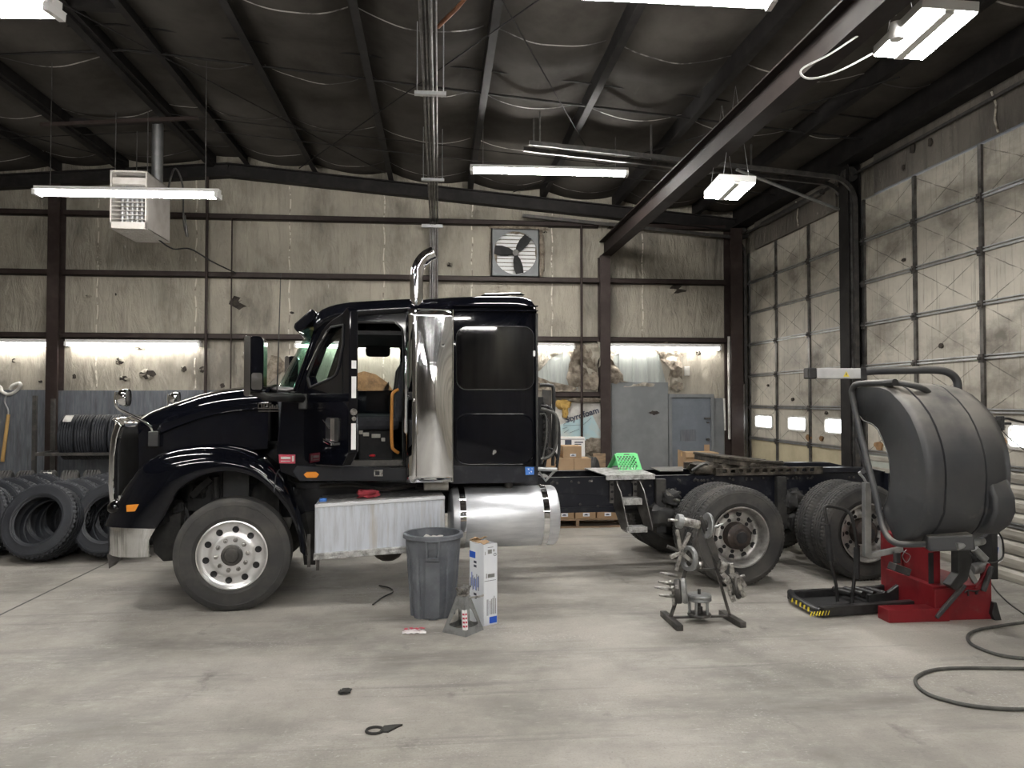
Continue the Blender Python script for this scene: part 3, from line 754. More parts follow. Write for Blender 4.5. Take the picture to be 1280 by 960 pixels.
b = B(); b.bar((RX - .07, 5.5, 5.3), (RX - .07, 14.5, 5.3), .035, .035); struct(b.out('torsion_shaft', K['steel_dark']))
for y in (10.52, 14.45):
    b = B(); b.cyl((RX - .12, y - .05, 5.3), (RX - .12, y + .05, 5.3), .11, 20); b.cyl((RX - .12, y - .06, 5.3), (RX - .12, y + .06, 5.3), .03, 10); struct(b.out('cable_drum', K['steel_dark'], smooth=40))
b = B(); b.cyl((RX - .07, 11.4, 5.3), (RX - .07, 13.6, 5.3), .05, 14); struct(b.out('torsion_spring', K['steel_dark'], smooth=40))
for (y, x, z1) in ((10.40, 1.4, 5.55), (10.69, 1.35, 5.55), (10.40, 3.0, 5.4), (10.69, 4.6, 5.2)):
    b = B(); b.bar((x, y, z1), (x, y, zr(x) + .3), .02, .03); struct(b.out('track_hanger', K['steel_dark']))
# ============================================================ LIGHTS AND SERVICES
def strip_light(label, p0, p1, group='hanging strip lights', chain_to=None, ntube=2):
    """two bare tubes on a white channel between p0 and p1 (points on the tube axis)"""
    p0 = V(p0); p1 = V(p1); c = (p0 + p1) / 2
    t = thing('strip_light', label, 'light', c, 0, group)
    d = (p1 - p0).normalized(); sd = d.cross(V((0, 0, 1))).normalized()
    b = B(); b.bar(p0 + V((0, 0, .06)), p1 + V((0, 0, .06)), .1, .06); b.bar(p0 + V((0, 0, .035)), p1 + V((0, 0, .035)), .2, .008)
    b.out('housing', K['fixture'], t, world=True, bev=.004)
    for s in ((-1, 1) if ntube == 2 else (0,)):
        b = B(); b.cyl(p0 + sd * .055 * s + d * .05, p1 + sd * .055 * s - d * .05, .019, 10); b.out('tube', K['tube'], t, world=True)
    for e, q in ((p0, 1), (p1, -1)):
        b = B(); b.bar(e, e + d * .05 * q, .17, .06); b.out('lamp_holder', K['fixture'], t, world=True)
    for f in (.08, .92):
        q = p0.lerp(p1, f); z = zr(q.x) + .35
        b = B(); b.tube([q + V((0, 0, .09)), V((q.x, q.y, z))], .006, 5); b.out('chain', K['galv_dark'], t, world=True)
    return t
def lvl(px, py, dep):          # a point seen at (px, py), dep metres in front of the lens
    d = ray(px, py); f = V((math.sin(YAW), math.cos(YAW), 0)); return CAM + d * (dep / (d.x * f.x + d.y * f.y))
strip_light('lit strip light hanging in front of the unit heater', lvl(44, 241.5, 9.65), lvl(275, 245.5, 9.75))
strip_light('lit strip light hanging below the roof behind the exhaust stack', lvl(588, 213.5, 11.35), lvl(785, 218, 11.35))
strip_light('bright strip light cut off at the top left corner of the view', lvl(-330, 10, 5.6), lvl(72, 15, 5.3))
strip_light('strip light along the top edge of the view, near the high bay light', lvl(640, -12, 6.5), lvl(968, 4, 6.5))
for i, (x, y) in enumerate(((-4.6, .8), (.6, .2), (-5, -5), (.8, -5), (3.6, -2.4), (2.2, -14.5), (4.75, -14.5), (3.4, -20.5), (-3.0, -12))):
    z = 4.9
    strip_light('strip light hanging over the near bay, out of the view', (x - 1.2, y, z), (x + 1.2, y + .1, z), 'strip lights of the near bay')
def wall_light(label, px0, px1, py):
    a = atY(px0, py, YB - .2); c = atY(px1, py, YB - .2); z = 3.0
    t = thing('wall_light', label, 'light', ((a.x + c.x) / 2, YB - .12, z), 0, 'wall strip lights under the girt')
    b = B(); b.box((a.x, YB - .2, z + .03), (c.x, YB - .02, z + .09)); b.out('housing', K['fixture'], t, world=True, bev=.006)
    for dy in (.07, .15):
        b = B(); b.cyl((a.x + .04, YB - dy, z), (c.x - .04, YB - dy, z), .03, 12); b.out('tube', K['wall_tube'], t, world=True)
    for x in (a.x, c.x):
        b = B(); b.box((x - .02, YB - .19, z - .03), (x + .02, YB - .03, z + .05)); b.out('lamp_holder', K['fixture'], t, world=True)
    return t
wall_light('wall strip light cut off at the left edge of the view', -90, 62, 423)
wall_light('wall strip light above the plywood, right of the left column', 81, 248, 422)
wall_light('wall strip light mostly hidden behind the cab windscreen', 369, 520, 422)
wall_light('wall strip light right behind the sleeper, above the stripped insulation', 560, 718, 424)
wall_light('wall strip light above the steel sheet and small grey door', 763, 901, 421)
def high_bay(label, corners, dep, ext):
    P = [lvl(px, py, d) for (px, py), d in zip(corners, dep)]
    c = sum(P, V()) / 4
    t = thing('high_bay_light', label, 'light', c, 0, 'square high bay lights')
    ux = ((P[1] - P[0]) + (P[2] - P[3])).normalized(); uy = ((P[1] - P[2]) + (P[0] - P[3])); uy = (uy - ux * uy.dot(ux)).normalized(); uz = ux.cross(uy)
    if uz.z < 0: uz = -uz
    w = ext[0] / 2; l = ext[1] / 2; h = .09
    def pt(a, b_, k): return c + ux * a + uy * b_ + uz * k
    def bx(b, x0, y0, z0, x1, y1, z1): b.hexa([pt(x0, y0, z0), pt(x1, y0, z0), pt(x1, y1, z0), pt(x0, y1, z0), pt(x0, y0, z1), pt(x1, y0, z1), pt(x1, y1, z1), pt(x0, y1, z1)])
    b = B(); bx(b, -w, -l, .012, w, l, h); b.out('housing', K['fixture'], t, world=True, bev=.006)
    b = B(); bx(b, -.035, -l + .01, -.012, .035, l - .01, .012); b.out('center_spine', K['fixture'], t, world=True)
    for s in (-1, 1):
        b = B(); bx(b, min(s * .04, s * (w - .01)), -l + .012, 0, max(s * .04, s * (w - .01)), l - .012, .012); b.out('diffuser', K['panel'], t, world=True)
    for s in (-1, 1):
        q = pt(0, s * l * .8, h); b = B(); b.tube([pt(-w * .7, s * l * .8, h), V((q.x, q.y, zr(q.x) - .0 if q.z < 4.9 else zr(q.x))), pt(w * .7, s * l * .8, h)], .004, 5); b.out('hanger_wire', K['galv'], t, world=True)
    return t, pt, w, l
t, pt, w, l = high_bay('large lit high bay light hanging at the top right', ((1149, 14), (1218.5, 18), (1157, 74.6), (1095, 69)), (5.45, 5.45, 6.15, 6.15), (.42, .75))
b = B(); q0 = pt(-w * .9, -l * .1, .06); pts = [q0 + V((-.0, -.0, .12)), q0 + V((-.25, 0, -.02)), q0 + V((-.55, 0, -.22)), q0 + V((-.78, 0, -.35)), q0 + V((-.72, .0, -.42)), q0 + V((-.5, 0, -.36)), q0 + V((-.2, 0, -.2))]
b.tube(smooth_pts(pts), .008, 6); b.out('power_cord', K['white'], t, world=True, smooth=60)
b = B(); b.lathe([(.0, .09), (.05, .08), (.06, 0), (.05, -.05), (0, -.05)], pt(-w, l * .05, -.0), (0, 0, 1), 12); b.out('sensor', K['fixture'], t, world=True, smooth=50)
high_bay('small lit high bay light under the runway beam near the far corner', ((901, 227), (942, 231), (922, 249), (880, 248)), (8.5, 8.5, 9.15, 9.15), (.42, .7))

# ---- unit heater
def heater():
    f = 11.25; yb = 12.45
    a = lvl(137, 285, 11.25); c = lvl(182, 212.5, 11.25)
    x0, x1, z0, z1, y0 = a.x, c.x, a.z, c.z, a.y
    y1 = y0 + 1.0
    t = thing('unit_heater', 'beige unit heater hanging from the roof near the back wall', 'heater', ((x0 + x1) / 2, y0, z0))
    e = .022
    b = B(); b.box((x0, y0 + .04, z0 + .02), (x0 + .01, y1, z1)); b.box((x1 - .01, y0 + .04, z0 + .02), (x1, y1, z1)); b.box((x0, y0 + .04, z1 - .01), (x1, y1, z1)); b.box((x0, y1 - .01, z0), (x1, y1, z1)); b.box((x0 + .03, y0 + .35, z0 + .03), (x1 - .03, y0 + .4, z1 - .03))
    b.out('casing', K['heater'], t, world=True)
    b = B(); b.box((x0, y0, z0), (x0 + e, y0 + .05, z1)); b.box((x1 - e, y0, z0), (x1, y0 + .05, z1)); b.box((x0, y0, z1 - e), (x1, y0 + .05, z1)); b.box((x0, y0, z0), (x1, y0 + .05, z0 + .1)); b.box((x0 + e, y0 + .02, z1 - .2), (x1 - e, y0 + .05, z1 - .1)); b.out('front_frame', K['heater'], t, world=True, bev=.003)
    for k in range(9):
        z = z0 + .14 + (z1 - .22 - z0 - .14) * k / 8; b = B(); b.box((x0 + e, y0 + .0, z), (x1 - e, y0 + .05, z + .006)); b.out('louvre', K['heater'], t, world=True)
    for k in range(6):
        x = x0 + .12 + (x1 - x0 - .17) * k / 5; b = B(); b.lathe([(.028, 0), (.028, z1 - z0 - .3)], (x, y0 + .16, z0 + .1), (0, 0, 1), 12); b.out('heat_tube', K['galv'], t, world=True, smooth=60)
    b = B(); n = 12; loops = []
    for i in range(6):
        for j in range(8):
            xa = x0 + .04 + (x1 - x0 - .08) * i / 6; ya = y0 + .08 + (y1 - y0 - .16) * j / 8
            loops.append([(xa, ya), (xa + (x1 - x0) * .09, ya), (xa + (x1 - x0) * .09, ya + .035), (xa, ya + .035)])
    b.prism([(x0, y0), (x1, y0), (x1, y1), (x0, y1)], z0 - .004, z0, lambda x, y, d: V((x, y, d)), loops); b.out('bottom_grille', K['heater'], t, world=True)
    b = B(); xc = x1 - .12; b.cyl((xc, y1 - .25, z1), (xc, y1 - .25, zr(xc) + .3), .085, 20); b.out('flue', K['galv'], t, world=True, smooth=50)
    for (x, y) in ((x0 + .03, y0 + .1), (x1 - .03, y0 + .1), (x0 + .03, y1 - .1)):
        b = B(); b.tube([(x, y, z1), (x, y, zr(x) + .25)], .008, 6); b.out('hanger_rod', K['galv_dark'], t, world=True)
    b = B(); b.tube(smooth_pts([(x1 - .1, y1 - .2, z0), (x1 + .05, y1, z0 - .1), (x1 + .2, y1 + .4, z0 - .02), (x1 + .45, y1 + .8, z0 - .16), (x1 + .62, YB - .05, z0 - .2)]), .012, 6); b.out('power_cable', K['black_dull'], t, world=True, smooth=60)
    b = B(); b.tube(smooth_pts([(x1 - .02, y1 - .1, z1 - .1), (x1 + .06, y1, z1 + .35), (x1 + .16, y1 + .1, z1 + .1), (x1 + .18, y1 + .1, z1 - .5), (x1 + .24, y1 + .12, z1 - .75), (x1 + .2, y1 + .1, z1 - .4)]), .016, 6); b.out('gas_hose', K['galv_dark'], t, world=True, smooth=60)
heater()
b = B(); q = lvl(140, 188, 12); b.bar((-6.0, 11.9, zr(-6) + .12), (-3.7, 11.9, zr(-3.7) + .16), .05, .05); struct(b.out('support_angle', K['brown']))

# ---- exhaust fan in the back wall
def wall_fan():
    c = atY(643.5, 317.5, YB); R = .42
    t = thing('exhaust_fan', 'round three-bladed exhaust fan set in the back wall above the sleeper', 'fan', (c.x, YB, c.z))
    h = .47
    b = B(); circ = [(c.x + R * math.cos(2 * PI * i / 40), c.z + R * math.sin(2 * PI * i / 40)) for i in range(40)]
    b.prism([(c.x - h, c.z - h), (c.x + h, c.z - h), (c.x + h, c.z + h), (c.x - h, c.z + h)], .1, .12, lambda x, z, d: V((x, YB - d, z)), [circ]); b.box((c.x - h, YB - .12, c.z - h), (c.x - h + .02, YB, c.z + h)); b.box((c.x + h - .02, YB - .12, c.z - h), (c.x + h, YB, c.z + h)); b.box((c.x - h, YB - .12, c.z + h - .02), (c.x + h, YB, c.z + h)); b.box((c.x - h, YB - .12, c.z - h), (c.x + h, YB, c.z - h + .02))
    b.out('housing', K['sheet_grey'], t, world=True)
    for k in range(11):
        z = c.z - R + .02 + 2 * (R - .02) * k / 10.6
        b = B(); b.hexa([V((c.x - R, YB - .05, z)), V((c.x + R, YB - .05, z)), V((c.x + R, YB - .042, z)), V((c.x - R, YB - .042, z)), V((c.x - R, YB - .02, z + .064)), V((c.x + R, YB - .02, z + .064)), V((c.x + R, YB - .012, z + .064)), V((c.x - R, YB - .012, z + .064))]); b.out('shutter_slat', K['white'], t, world=True)
    b = B(); b.cyl((c.x, YB - .16, c.z), (c.x, YB - .06, c.z), .06, 16); b.out('hub', K['steel_dark'], t, world=True, smooth=40)
    for a in (52, 172, 282):
        q = math.radians(a); d = V((math.cos(q), 0, math.sin(q))); n = V((-math.sin(q), 0, math.cos(q))); o = V((c.x, YB - .11, c.z))
        b = B(); b.loft([[o + d * r + n * w * s + V((0, k * s * .5, 0)) + V((0, e, 0)) for (s, e) in ((-1, 0), (1, 0), (1, .006), (-1, .006))] for (r, w, k) in ((.04, .03, .03), (.14, .075, .05), (.28, .095, .05), (.41, .08, .04))], closed=True); b.out('blade', K['black_dull'], t, world=True)
wall_fan()
for i, (x0, y0, x1, y1) in enumerate(((613, 282, 680, 292), (612, 290, 620, 345), (670, 288, 680, 346), (640, 280, 668, 294))):
    a = atY(x0, y1, YB); c_ = atY(x1, y0, YB); lump((a.x, YB - .09, a.z), (c_.x, YB + .01, c_.z), .5, 2.5, i + 50, (12, 8)).out('torn_fibre', K['fibre'], wb, smooth=80)

# ---- pipe run along the roof on strut hangers, dropping at the wall
for k, dx in enumerate((-.07, -.027, .018, .064)):
    s = B(); x = -.105 + dx; z = 5.42 + (.02 if k % 2 else 0)
    s.tube(smooth_pts([(x, YF + .3, z), (x, 2, z), (x, YB - .5, z), (x, YB - .28, z - .06), (x, YB - .2, z - .3), (x, YB - .19, 3.6)], 5), (.016, .021, .019, .015)[k], 8)
    struct(s.out('service_pipe', K['galv_dark'], smooth=50))
for y in (1.9, 5.1, 8.3, 11.55):
    b = B(); b.box((-.28, y - .03, 5.34), (.07, y + .03, 5.38)); b.cyl((-.25, y, 5.36), (-.25, y, zr(-.3) + .3), .007, 6); b.cyl((.04, y, 5.36), (.04, y, zr(0) + .3), .007, 6); struct(b.out('pipe_hanger', K['galv']))
b = B(); b.box((-.34, YB - .26, 5.28), (.06, YB - .2, 5.34)); struct(b.out('pipe_hanger', K['galv']))
s = B(); s.tube([(-.02, 7.0, 5.46), (.16, 6.7, 5.5), (.22, 6.65, 5.55), (.22, 5.2, 5.6), (.22, 1.0, 5.62)], .02, 8); struct(s.out('service_pipe', K['copper'], smooth=50))

# ============================================================ TYRES
def tyre_bm(R, ri, w, grooves=4, lug=0, n=64, b=None, c=(0, 0, 0), ax=(0, 1, 0), gd=.014, ld=.014):
    """tyre ring about its axis: bead, side wall, shoulder, grooved tread"""
    b = b or B(); h = w / 2; t = R - ri
    half = [(ri, h * .78), (ri + .02, h * .86), (ri + t * .1, h * .93), (ri + t * .2, h * .97), (ri + t * .22, h * .985), (ri + t * .25, h * .985), (ri + t * .27, h * .975), (ri + t * .5, h * 1.0), (ri + t * .7, h * .975), (ri + t * .71, h * .988), (ri + t * .74, h * .985), (ri + t * .75, h * .965), (ri + t * .84, h * .94), (R - .022, h * .87), (R - .008, h * .8)]
    tread = []
    e = h * .76; k = grooves; rib = 2 * e / (k + (k + 1) * 2.4) ; 
    x = e
    for i in range(k + 1):
        tread += [(R, x), (R, x - rib * 2.4)]; x -= rib * 2.4
        if i < k: tread += [(R - gd, x - .001), (R - gd, x - rib + .001)]; x -= rib
    prof = half + tread + [(r, -q) for r, q in reversed(half)] + [(ri + .012, -h * .7), (ri + t * .4, -h * .8), (R - .04, -h * .6), (R - .035, 0), (R - .04, h * .6), (ri + t * .4, h * .8), (ri + .012, h * .7)]
    m = None
    if lug:
        L = len(half)
        def m(i, j, r, q):
            z = (j // 2) % lug == 0 and j % 2 == 0
            if L - 2 <= i < L + 2 or L + len(tread) - 2 <= i < L + len(tread) + 2: return (r - ld if j % 3 == 0 else r, q)
            if L <= i < L + len(tread): return (r, q + .004 * (1 if (j // 3) % 2 else -1))
            return (r, q)
    b.lathe(prof, c, ax, n, loop=True, mod=m)
    return b
def axis_matrix(c, ax, roll=0.0):
    ax = V(ax).normalized(); q = V((0, 1, 0)).rotation_difference(ax)
    return Matrix.Translation(V(c)) @ q.to_matrix().to_4x4() @ Matrix.Rotation(roll, 4, 'Y')
def low(R, w, ax):      # lowest reach of a tyre disc below its centre
    ax = V(ax).normalized(); return R * math.sqrt(max(0, 1 - ax.z ** 2)) + w / 2 * abs(ax.z)
PROTO = {}
def pile_tyre(kind, label, c, ax, group, roll=0, zc=None):
    R, ri, w, gr, lug, m = {'drive': (.465, .285, .27, 4, 1, 'rubber_dark'), 'steer': (.5, .29, .26, 5, 0, 'rubber_grey'), 'rack': (.39, .22, .25, 4, 0, 'rubber_dark'), 'low': (.42, .25, .25, 4, 0, 'rubber_grey')}[kind]
    c = V(c)
    if zc is None: c.z = low(R, w, ax) - .004
    else: c.z = zc
    M = axis_matrix(c, ax, roll)
    if kind not in PROTO:
        o = tyre_bm(R, ri, w, gr, lug, 144 if lug else 64, gd=.014 if lug else .026).out('tyre', K[m], smooth=27 if lug else 38); PROTO[kind] = o
    else:
        o = PROTO[kind].copy(); COL.objects.link(o)
    o.location = M.to_translation(); o.rotation_euler = M.to_euler(); ROOT[o.name] = M
    return tag(o, label, 'tyre', group)
AX = V((.12, .92, -.36)).normalized()      # row of leaning tyres: axis runs back to the right
def row(px, py, Y, n, labels, step=.25, ax=AX, kind='drive'):
    c = atY(px, py, Y); d = V((ax.x, ax.y, 0)).normalized()
    for i in range(n):
        a = V(ax); 
        pile_tyre(kind, labels[min(i, len(labels) - 1)], c + d * step * i, a, 'tyres leaning in rows on the floor', i * 1.3)
row(54, 644, 9.75, 6, ['front tyre of the leaning row, fully seen left of the chrome bumper', 'second tyre of the leaning row left of the bumper', 'third tyre of the leaning row left of the bumper', 'fourth tyre of the leaning row left of the bumper', 'fifth tyre of the leaning row left of the bumper', 'rearmost tyre of the leaning row left of the bumper'], .297)
row(141, 643, 9.85, 4, ['front tyre half hidden behind the chrome bumper and grille', 'second tyre of the row hidden behind the grille', 'third tyre of the row hidden behind the grille', 'rearmost tyre of the row hidden behind the grille'], .297)
row(-31, 646, 10.0, 5, ['front tyre of the row cut by the left edge of the view', 'second tyre of the row cut by the left edge', 'third tyre of the row cut by the left edge', 'fourth tyre of the row cut by the left edge', 'rearmost tyre of the row cut by the left edge'], .297)
# ---- steel tyre rack against the back wall, with two tiers of tyres
def rack():
    y0, y1 = 13.35, 13.95
    xl = atY(43, 560, y0).x; xr = xl + 3.3
    zs = atY(60, 566, y0).z; z2 = atY(60, 600, y0).z - .25
    t = thing('tyre_rack', 'dark steel tyre rack of upright posts and rails against the plywood', 'rack', (xl, y0, 0))
    for (x, y) in ((xl, y0), (xl, y1), (xr, y0), (xr, y1)):
        b = B(); b.box((x - .03, y - .03, 0), (x + .03, y + .03, 2.05 if y == y0 else 2.0)); b.out('post', K['steel_dark'], t, world=True)
    for z in (zs,):
        for y in (y0, y1):
            b = B(); b.box((xl, y - .025, z - .05), (xr, y + .025, z)); b.out('rail', K['steel_dark'], t, world=True)
        for x in (xl, xr):
            b = B(); b.box((x - .025, y0, z - .05), (x + .025, y1, z)); b.out('end_bar', K['steel_dark'], t, world=True)
    ym = (y0 + y1) / 2
    zc = zs + math.sqrt(.39 ** 2 - .3 ** 2) + .0
    for i in range(6):
        x = xl + .46 + i * .268
        pile_tyre('rack', ('leftmost tyre on the upper rack shelf, with a pale sticker', 'second tyre from the left on the upper rack shelf', 'third tyre from the left on the upper rack shelf', 'fourth tyre on the upper rack shelf, beside the grille', 'fifth tyre on the upper rack shelf, behind the grille', 'sixth tyre on the upper rack shelf, behind the grille')[i], (x, ym, 0), (1, .12, .02 * (i % 2)), 'tyres on the rack', i * .7, zc)
    zc = .42
    for i in range(6):
        x = xl - .55 + i * .34
        pile_tyre('low', ('dusty tyre low by the left edge of the view, below the wooden handle', 'second low dusty tyre, left of the rack post', 'low tyre just behind the rack post', 'low tyre with a torn white label under the rack shelf', 'low dusty tyre under the shelf, right of the torn label', 'rightmost low tyre under the rack shelf')[i], (x, y0 - .5, 0), (.94, .34, 0), 'low tyres along the plywood', i * .9, zc if i > 1 else .42)
    return xl, y0, zs
rxl, ry0, rzs = rack()
# pale stickers on two of those tyres
for o in [x for x in S.objects if x.name.startswith('tyre')]:
    if o['label'].startswith('leftmost tyre on the upper') or 'torn white label' in o['label']:
        R = .392 if 'upper' in o['label'] else .422
        M = ROOT[o.name].inverted(); b = B(); c = ROOT[o.name].to_translation(); ax = ROOT[o.name].to_3x3() @ V((0, 1, 0))
        up = V((0, 0, 1)); fr = ax.cross(up).normalized()
        if fr.y > 0: fr = -fr
        fr = V((fr.x, fr.y, 0)).normalized()
        b.grid(7, 2, lambda u, w: M @ (c + ax * (.13 * (w - .45)) + (fr * math.cos(.75 + .5 * u) + up * math.sin(.75 + .5 * u)) * (R + .002)))
        b.out('label_sticker', K['white_dirty'], o)

# ---- long-handled tool hung on the plywood
def tool():
    y = YB - .09
    P = lambda px, py: atY(px, py, y)
    t = thing('gooseneck_tool', 'wooden-handled tool with a curved metal neck hung on the plywood at far left', 'tool', P(3, 577))
    b = B(); b.tube([P(10.5, 518), P(3, 577)], [.028, .032], 10); b.out('handle', K['handle_wood'], t, world=True, smooth=50)
    b = B(); b.tube(smooth_pts([P(10.5, 519), P(10, 512), P(6, 503), P(7, 497), P(10, 492)]), [.014] * 25, 8); b.out('neck', K['galv'], t, world=True, smooth=50)
    for k, pp in enumerate((((9, 493), (4, 490), (1, 485), (-1, 482)), ((9, 493), (16, 492), (22, 487), (27, 482), (24, 479), (17, 482), (13, 487)))):
        b = B(); b.tube(smooth_pts([P(*q) + V((0, -.03 * (i % 2), 0)) for i, q in enumerate(pp)], 4), .03, 8); b.out('prong', K['white_dirty'], t, world=True, smooth=50)
tool()
q = atZ(59, 687, 0); t = thing('grease_bottle', 'small pale bottle lying on the floor below the front leaning tyre', 'bottle', (q.x, q.y, 0), .25)
b = B(); b.lathe([(0, -.06), (.03, -.06), (.035, -.05), (.035, .03), (.018, .05), (.018, .07), (0, .07)], (0, 0, .036), (1, 0, 0), 12); b.out('bottle_body', K['white_dirty'], t, smooth=40)
b = B(); b.cyl((-.085, 0, .036), (-.06, 0, .036), .02, 10); b.out('cap', K['grey_metal'], t)

# ---- pallets and cartons behind the chassis
def pallet(label, x0, y0, w=1.1, d=1.0):
    t = thing('pallet', label, 'pallet', (x0 + w / 2, y0 + d / 2, 0), 0, 'pallets behind the chassis')
    for k in range(7):
        y = y0 + (d - .1) * k / 6; b = B(); b.box((x0, y, .115), (x0 + w, y + .1, .135)); b.out('deck_board', K['wood'], t, world=True)
    for k in range(3):
        x = x0 + (w - .05) * k / 2; b = B(); b.box((x, y0, .02), (x + .05, y0 + d, .115)); b.out('stringer', K['wood'], t, world=True)
    for k in range(3):
        y = y0 + (d - .1) * k / 2; b = B(); b.box((x0, y, 0), (x0 + w, y + .1, .02)); b.out('bottom_board', K['wood'], t, world=True)
    return .135
def carton(label, x0, y0, z0, w, d, h, rz=0.0, m='cardboard', group='cardboard cartons on the pallets', lab=True):
    t = thing('carton', label, 'box', (x0 + w / 2, y0 + d / 2, z0), rz, group)
    b = B(); b.box((-w / 2, -d / 2, 0), (w / 2, d / 2, h)); b.out('carton_body', K[m], t, bev=.004)
    b = B(); b.box((-w / 2 - .001, -.03, h - .0), (w / 2 + .001, .03, h + .0015)); b.box((-w / 2 - .001, -.03, h - .08), (-w / 2, .03, h)); b.out('packing_tape', K['handle_wood'], t)
    if lab:
        b = B(); b.box((-w * .13, -d / 2 - .0015, h * .14), (w * .2, -d / 2, h * .36)); p = b.out('paper_label', K['paper'], t)
        b = B(); b.box((-w * .07, -d / 2 - .0025, h * .2), (w * .12, -d / 2 - .0015, h * .25)); b.box((-w * .03, -d / 2 - .0025, h * .25), (w * .08, -d / 2 - .0015, h * .29)); b.out('label_print', K['ink'], p)
    return t
yp = 11.5
a = atY(690, 655, yp); c_ = atY(772, 655, yp)
ph = pallet('wooden pallet standing behind the chassis and access steps', a.x - .35, yp, 1.5, 1.0)
px0 = atY(682, 640, yp).x; px1 = atY(712, 640, yp).x; px2 = atY(740, 640, yp).x; px3 = atY(765, 640, yp).x
w1 = px2 - px1
lv = [ph + .002]
hh = atY(700, 588, yp).z; h = (hh - ph) / 3
names = ['carton at the bottom of the pallet stack, %s', 'carton in the middle of the pallet stack, %s', 'carton in the third layer on the pallet, %s']
for lay in range(2):
    z = ph + .002 + lay * h
    for k, nm in enumerate(('on the left', 'second from the left', 'third from the left', 'on the right')):
        carton((names[lay]) % nm, a.x - .32 + k * .34 + .01, yp + .03 + .02 * lay, z, .32, .4, h - .004)
z = ph + .002 + 2 * h
q0 = atY(699, 588, yp + .1); q1 = atY(715, 570, yp + .1); q2 = atY(717, 588, yp + .1); q3 = atY(738, 588, yp + .1)
zt = atY(705, 573.5, yp).z
carton('carton in the visible lower row behind the hoses, left of its twin', q0.x - .02, yp + .05, z, q1.x - q0.x + .04, .4, zt - z)
carton('carton in the visible lower row behind the hoses, right of its twin', q2.x, yp + .06, z, q3.x - q2.x, .4, zt - z)
zz = zt + .003; zt2 = atY(716, 558, yp).z
q4 = atY(705, 560, yp).x; q5 = atY(728, 560, yp).x
carton('topmost brown carton behind the sleeper hoses', q4, yp + .07, zz, q5 - q4, .38, zt2 - zz)
carton('brown carton behind the hoses, left of the topmost carton', q4 - .42, yp + .07, z, .3, .38, zt2 - z - .02)
t = carton('white carton with dark print behind the topmost brown carton', atY(684, 550, yp + .6).x, yp + .6, ph + .002, .62, .35, atY(700, 547, yp + .6).z - ph, 0, 'white', None, False)
b = B(); hb = atY(700, 547, yp + .6).z - ph; b.box((-.02, -.177, hb - .17), (.09, -.175, hb - .04)); b.out('dark_logo', K['ink'], t); b = B(); b.box((.14, -.177, hb - .09), (.28, -.175, hb - .07)); b.box((.14, -.177, hb - .12), (.25, -.175, hb - .105)); b.box((-.3, -.177, hb - .035), (.3, -.175, hb - .028)); b.out('print_lines', K['ink'], t)
# a dusty tyre standing to the right of the cartons
pile_tyre('steer', 'dusty tyre standing right of the cartons by the back column', (atY(739, 580, 12.6).x, 12.75, 0), (.93, -.36, 0), 'tyres by the cartons', 0, .5)
t = thing('wood_offcut', 'brown board leaning by the column right of the cartons', 'board', (atY(748, 580, 13.6).x, 13.6, 0)); b = B(); b.box((-.1, -.02, 0), (.13, .02, 1.0)); b.out('board', K['wood'], t)
carton('open cardboard carton with raised flaps in front of the grey door', atY(857, 590, 13.2).x, 13.2, 0, .62, .45, atY(860, 566, 13.2).z, 0, 'cardboard', None, False)
cz = atY(860, 566, 13.2).z; cx = atY(857, 590, 13.2).x
t = [o for o in S.objects if o.get('label', '').startswith('open cardboard')][0]
b = B(); b.bar((-.31, -.22, cz), (-.31, .2, cz + .02), .01, .02); b.grid(2, 2, lambda u, w: V((-.31 + .3 * u, -.225 - .05 * w, cz + .0 - .08 * w))); b.grid(2, 2, lambda u, w: V((.2 + .1 * u, .225, cz + .12 * w))); b.out('flap', K['cardboard'], t, solid=.006)
# ============================================================ THE TRUCK
# local frame: u runs rearward from the front axle, v from the near side to the far side, w up
TF = atZ(289, 765, 0); _r = atZ(924, 735, 0)
TY = math.atan2(_r.y - TF.y, _r.x - TF.x)
TU = V((math.cos(TY), math.sin(TY), 0)); TV = V((-math.sin(TY), math.cos(TY), 0))
def T(px, py, v=0.0):
    d = ray(px, py); t = (TF + TV * v - CAM).dot(TV) / d.dot(TV); P = CAM + d * t - TF
    return (P.dot(TU), P.z)
def T3(px, py, v=0.0):
    u, w = T(px, py, v); return V((u, v, w))
def tp(pts, v): return [T(x, y, v) for x, y in pts]
UW = lambda a, c, d: V((a, d, c))      # (u, w) outline extruded along v
TK = thing('semi_truck', 'black sleeper-cab semi truck standing across the floor with its door open', 'truck', TF, TY)
VW = 2.44
def P(name, b, m, par=None, **k): return b.out(name, K[m] if isinstance(m, str) else m, par or TK, **k)
def mir(v): return VW - v

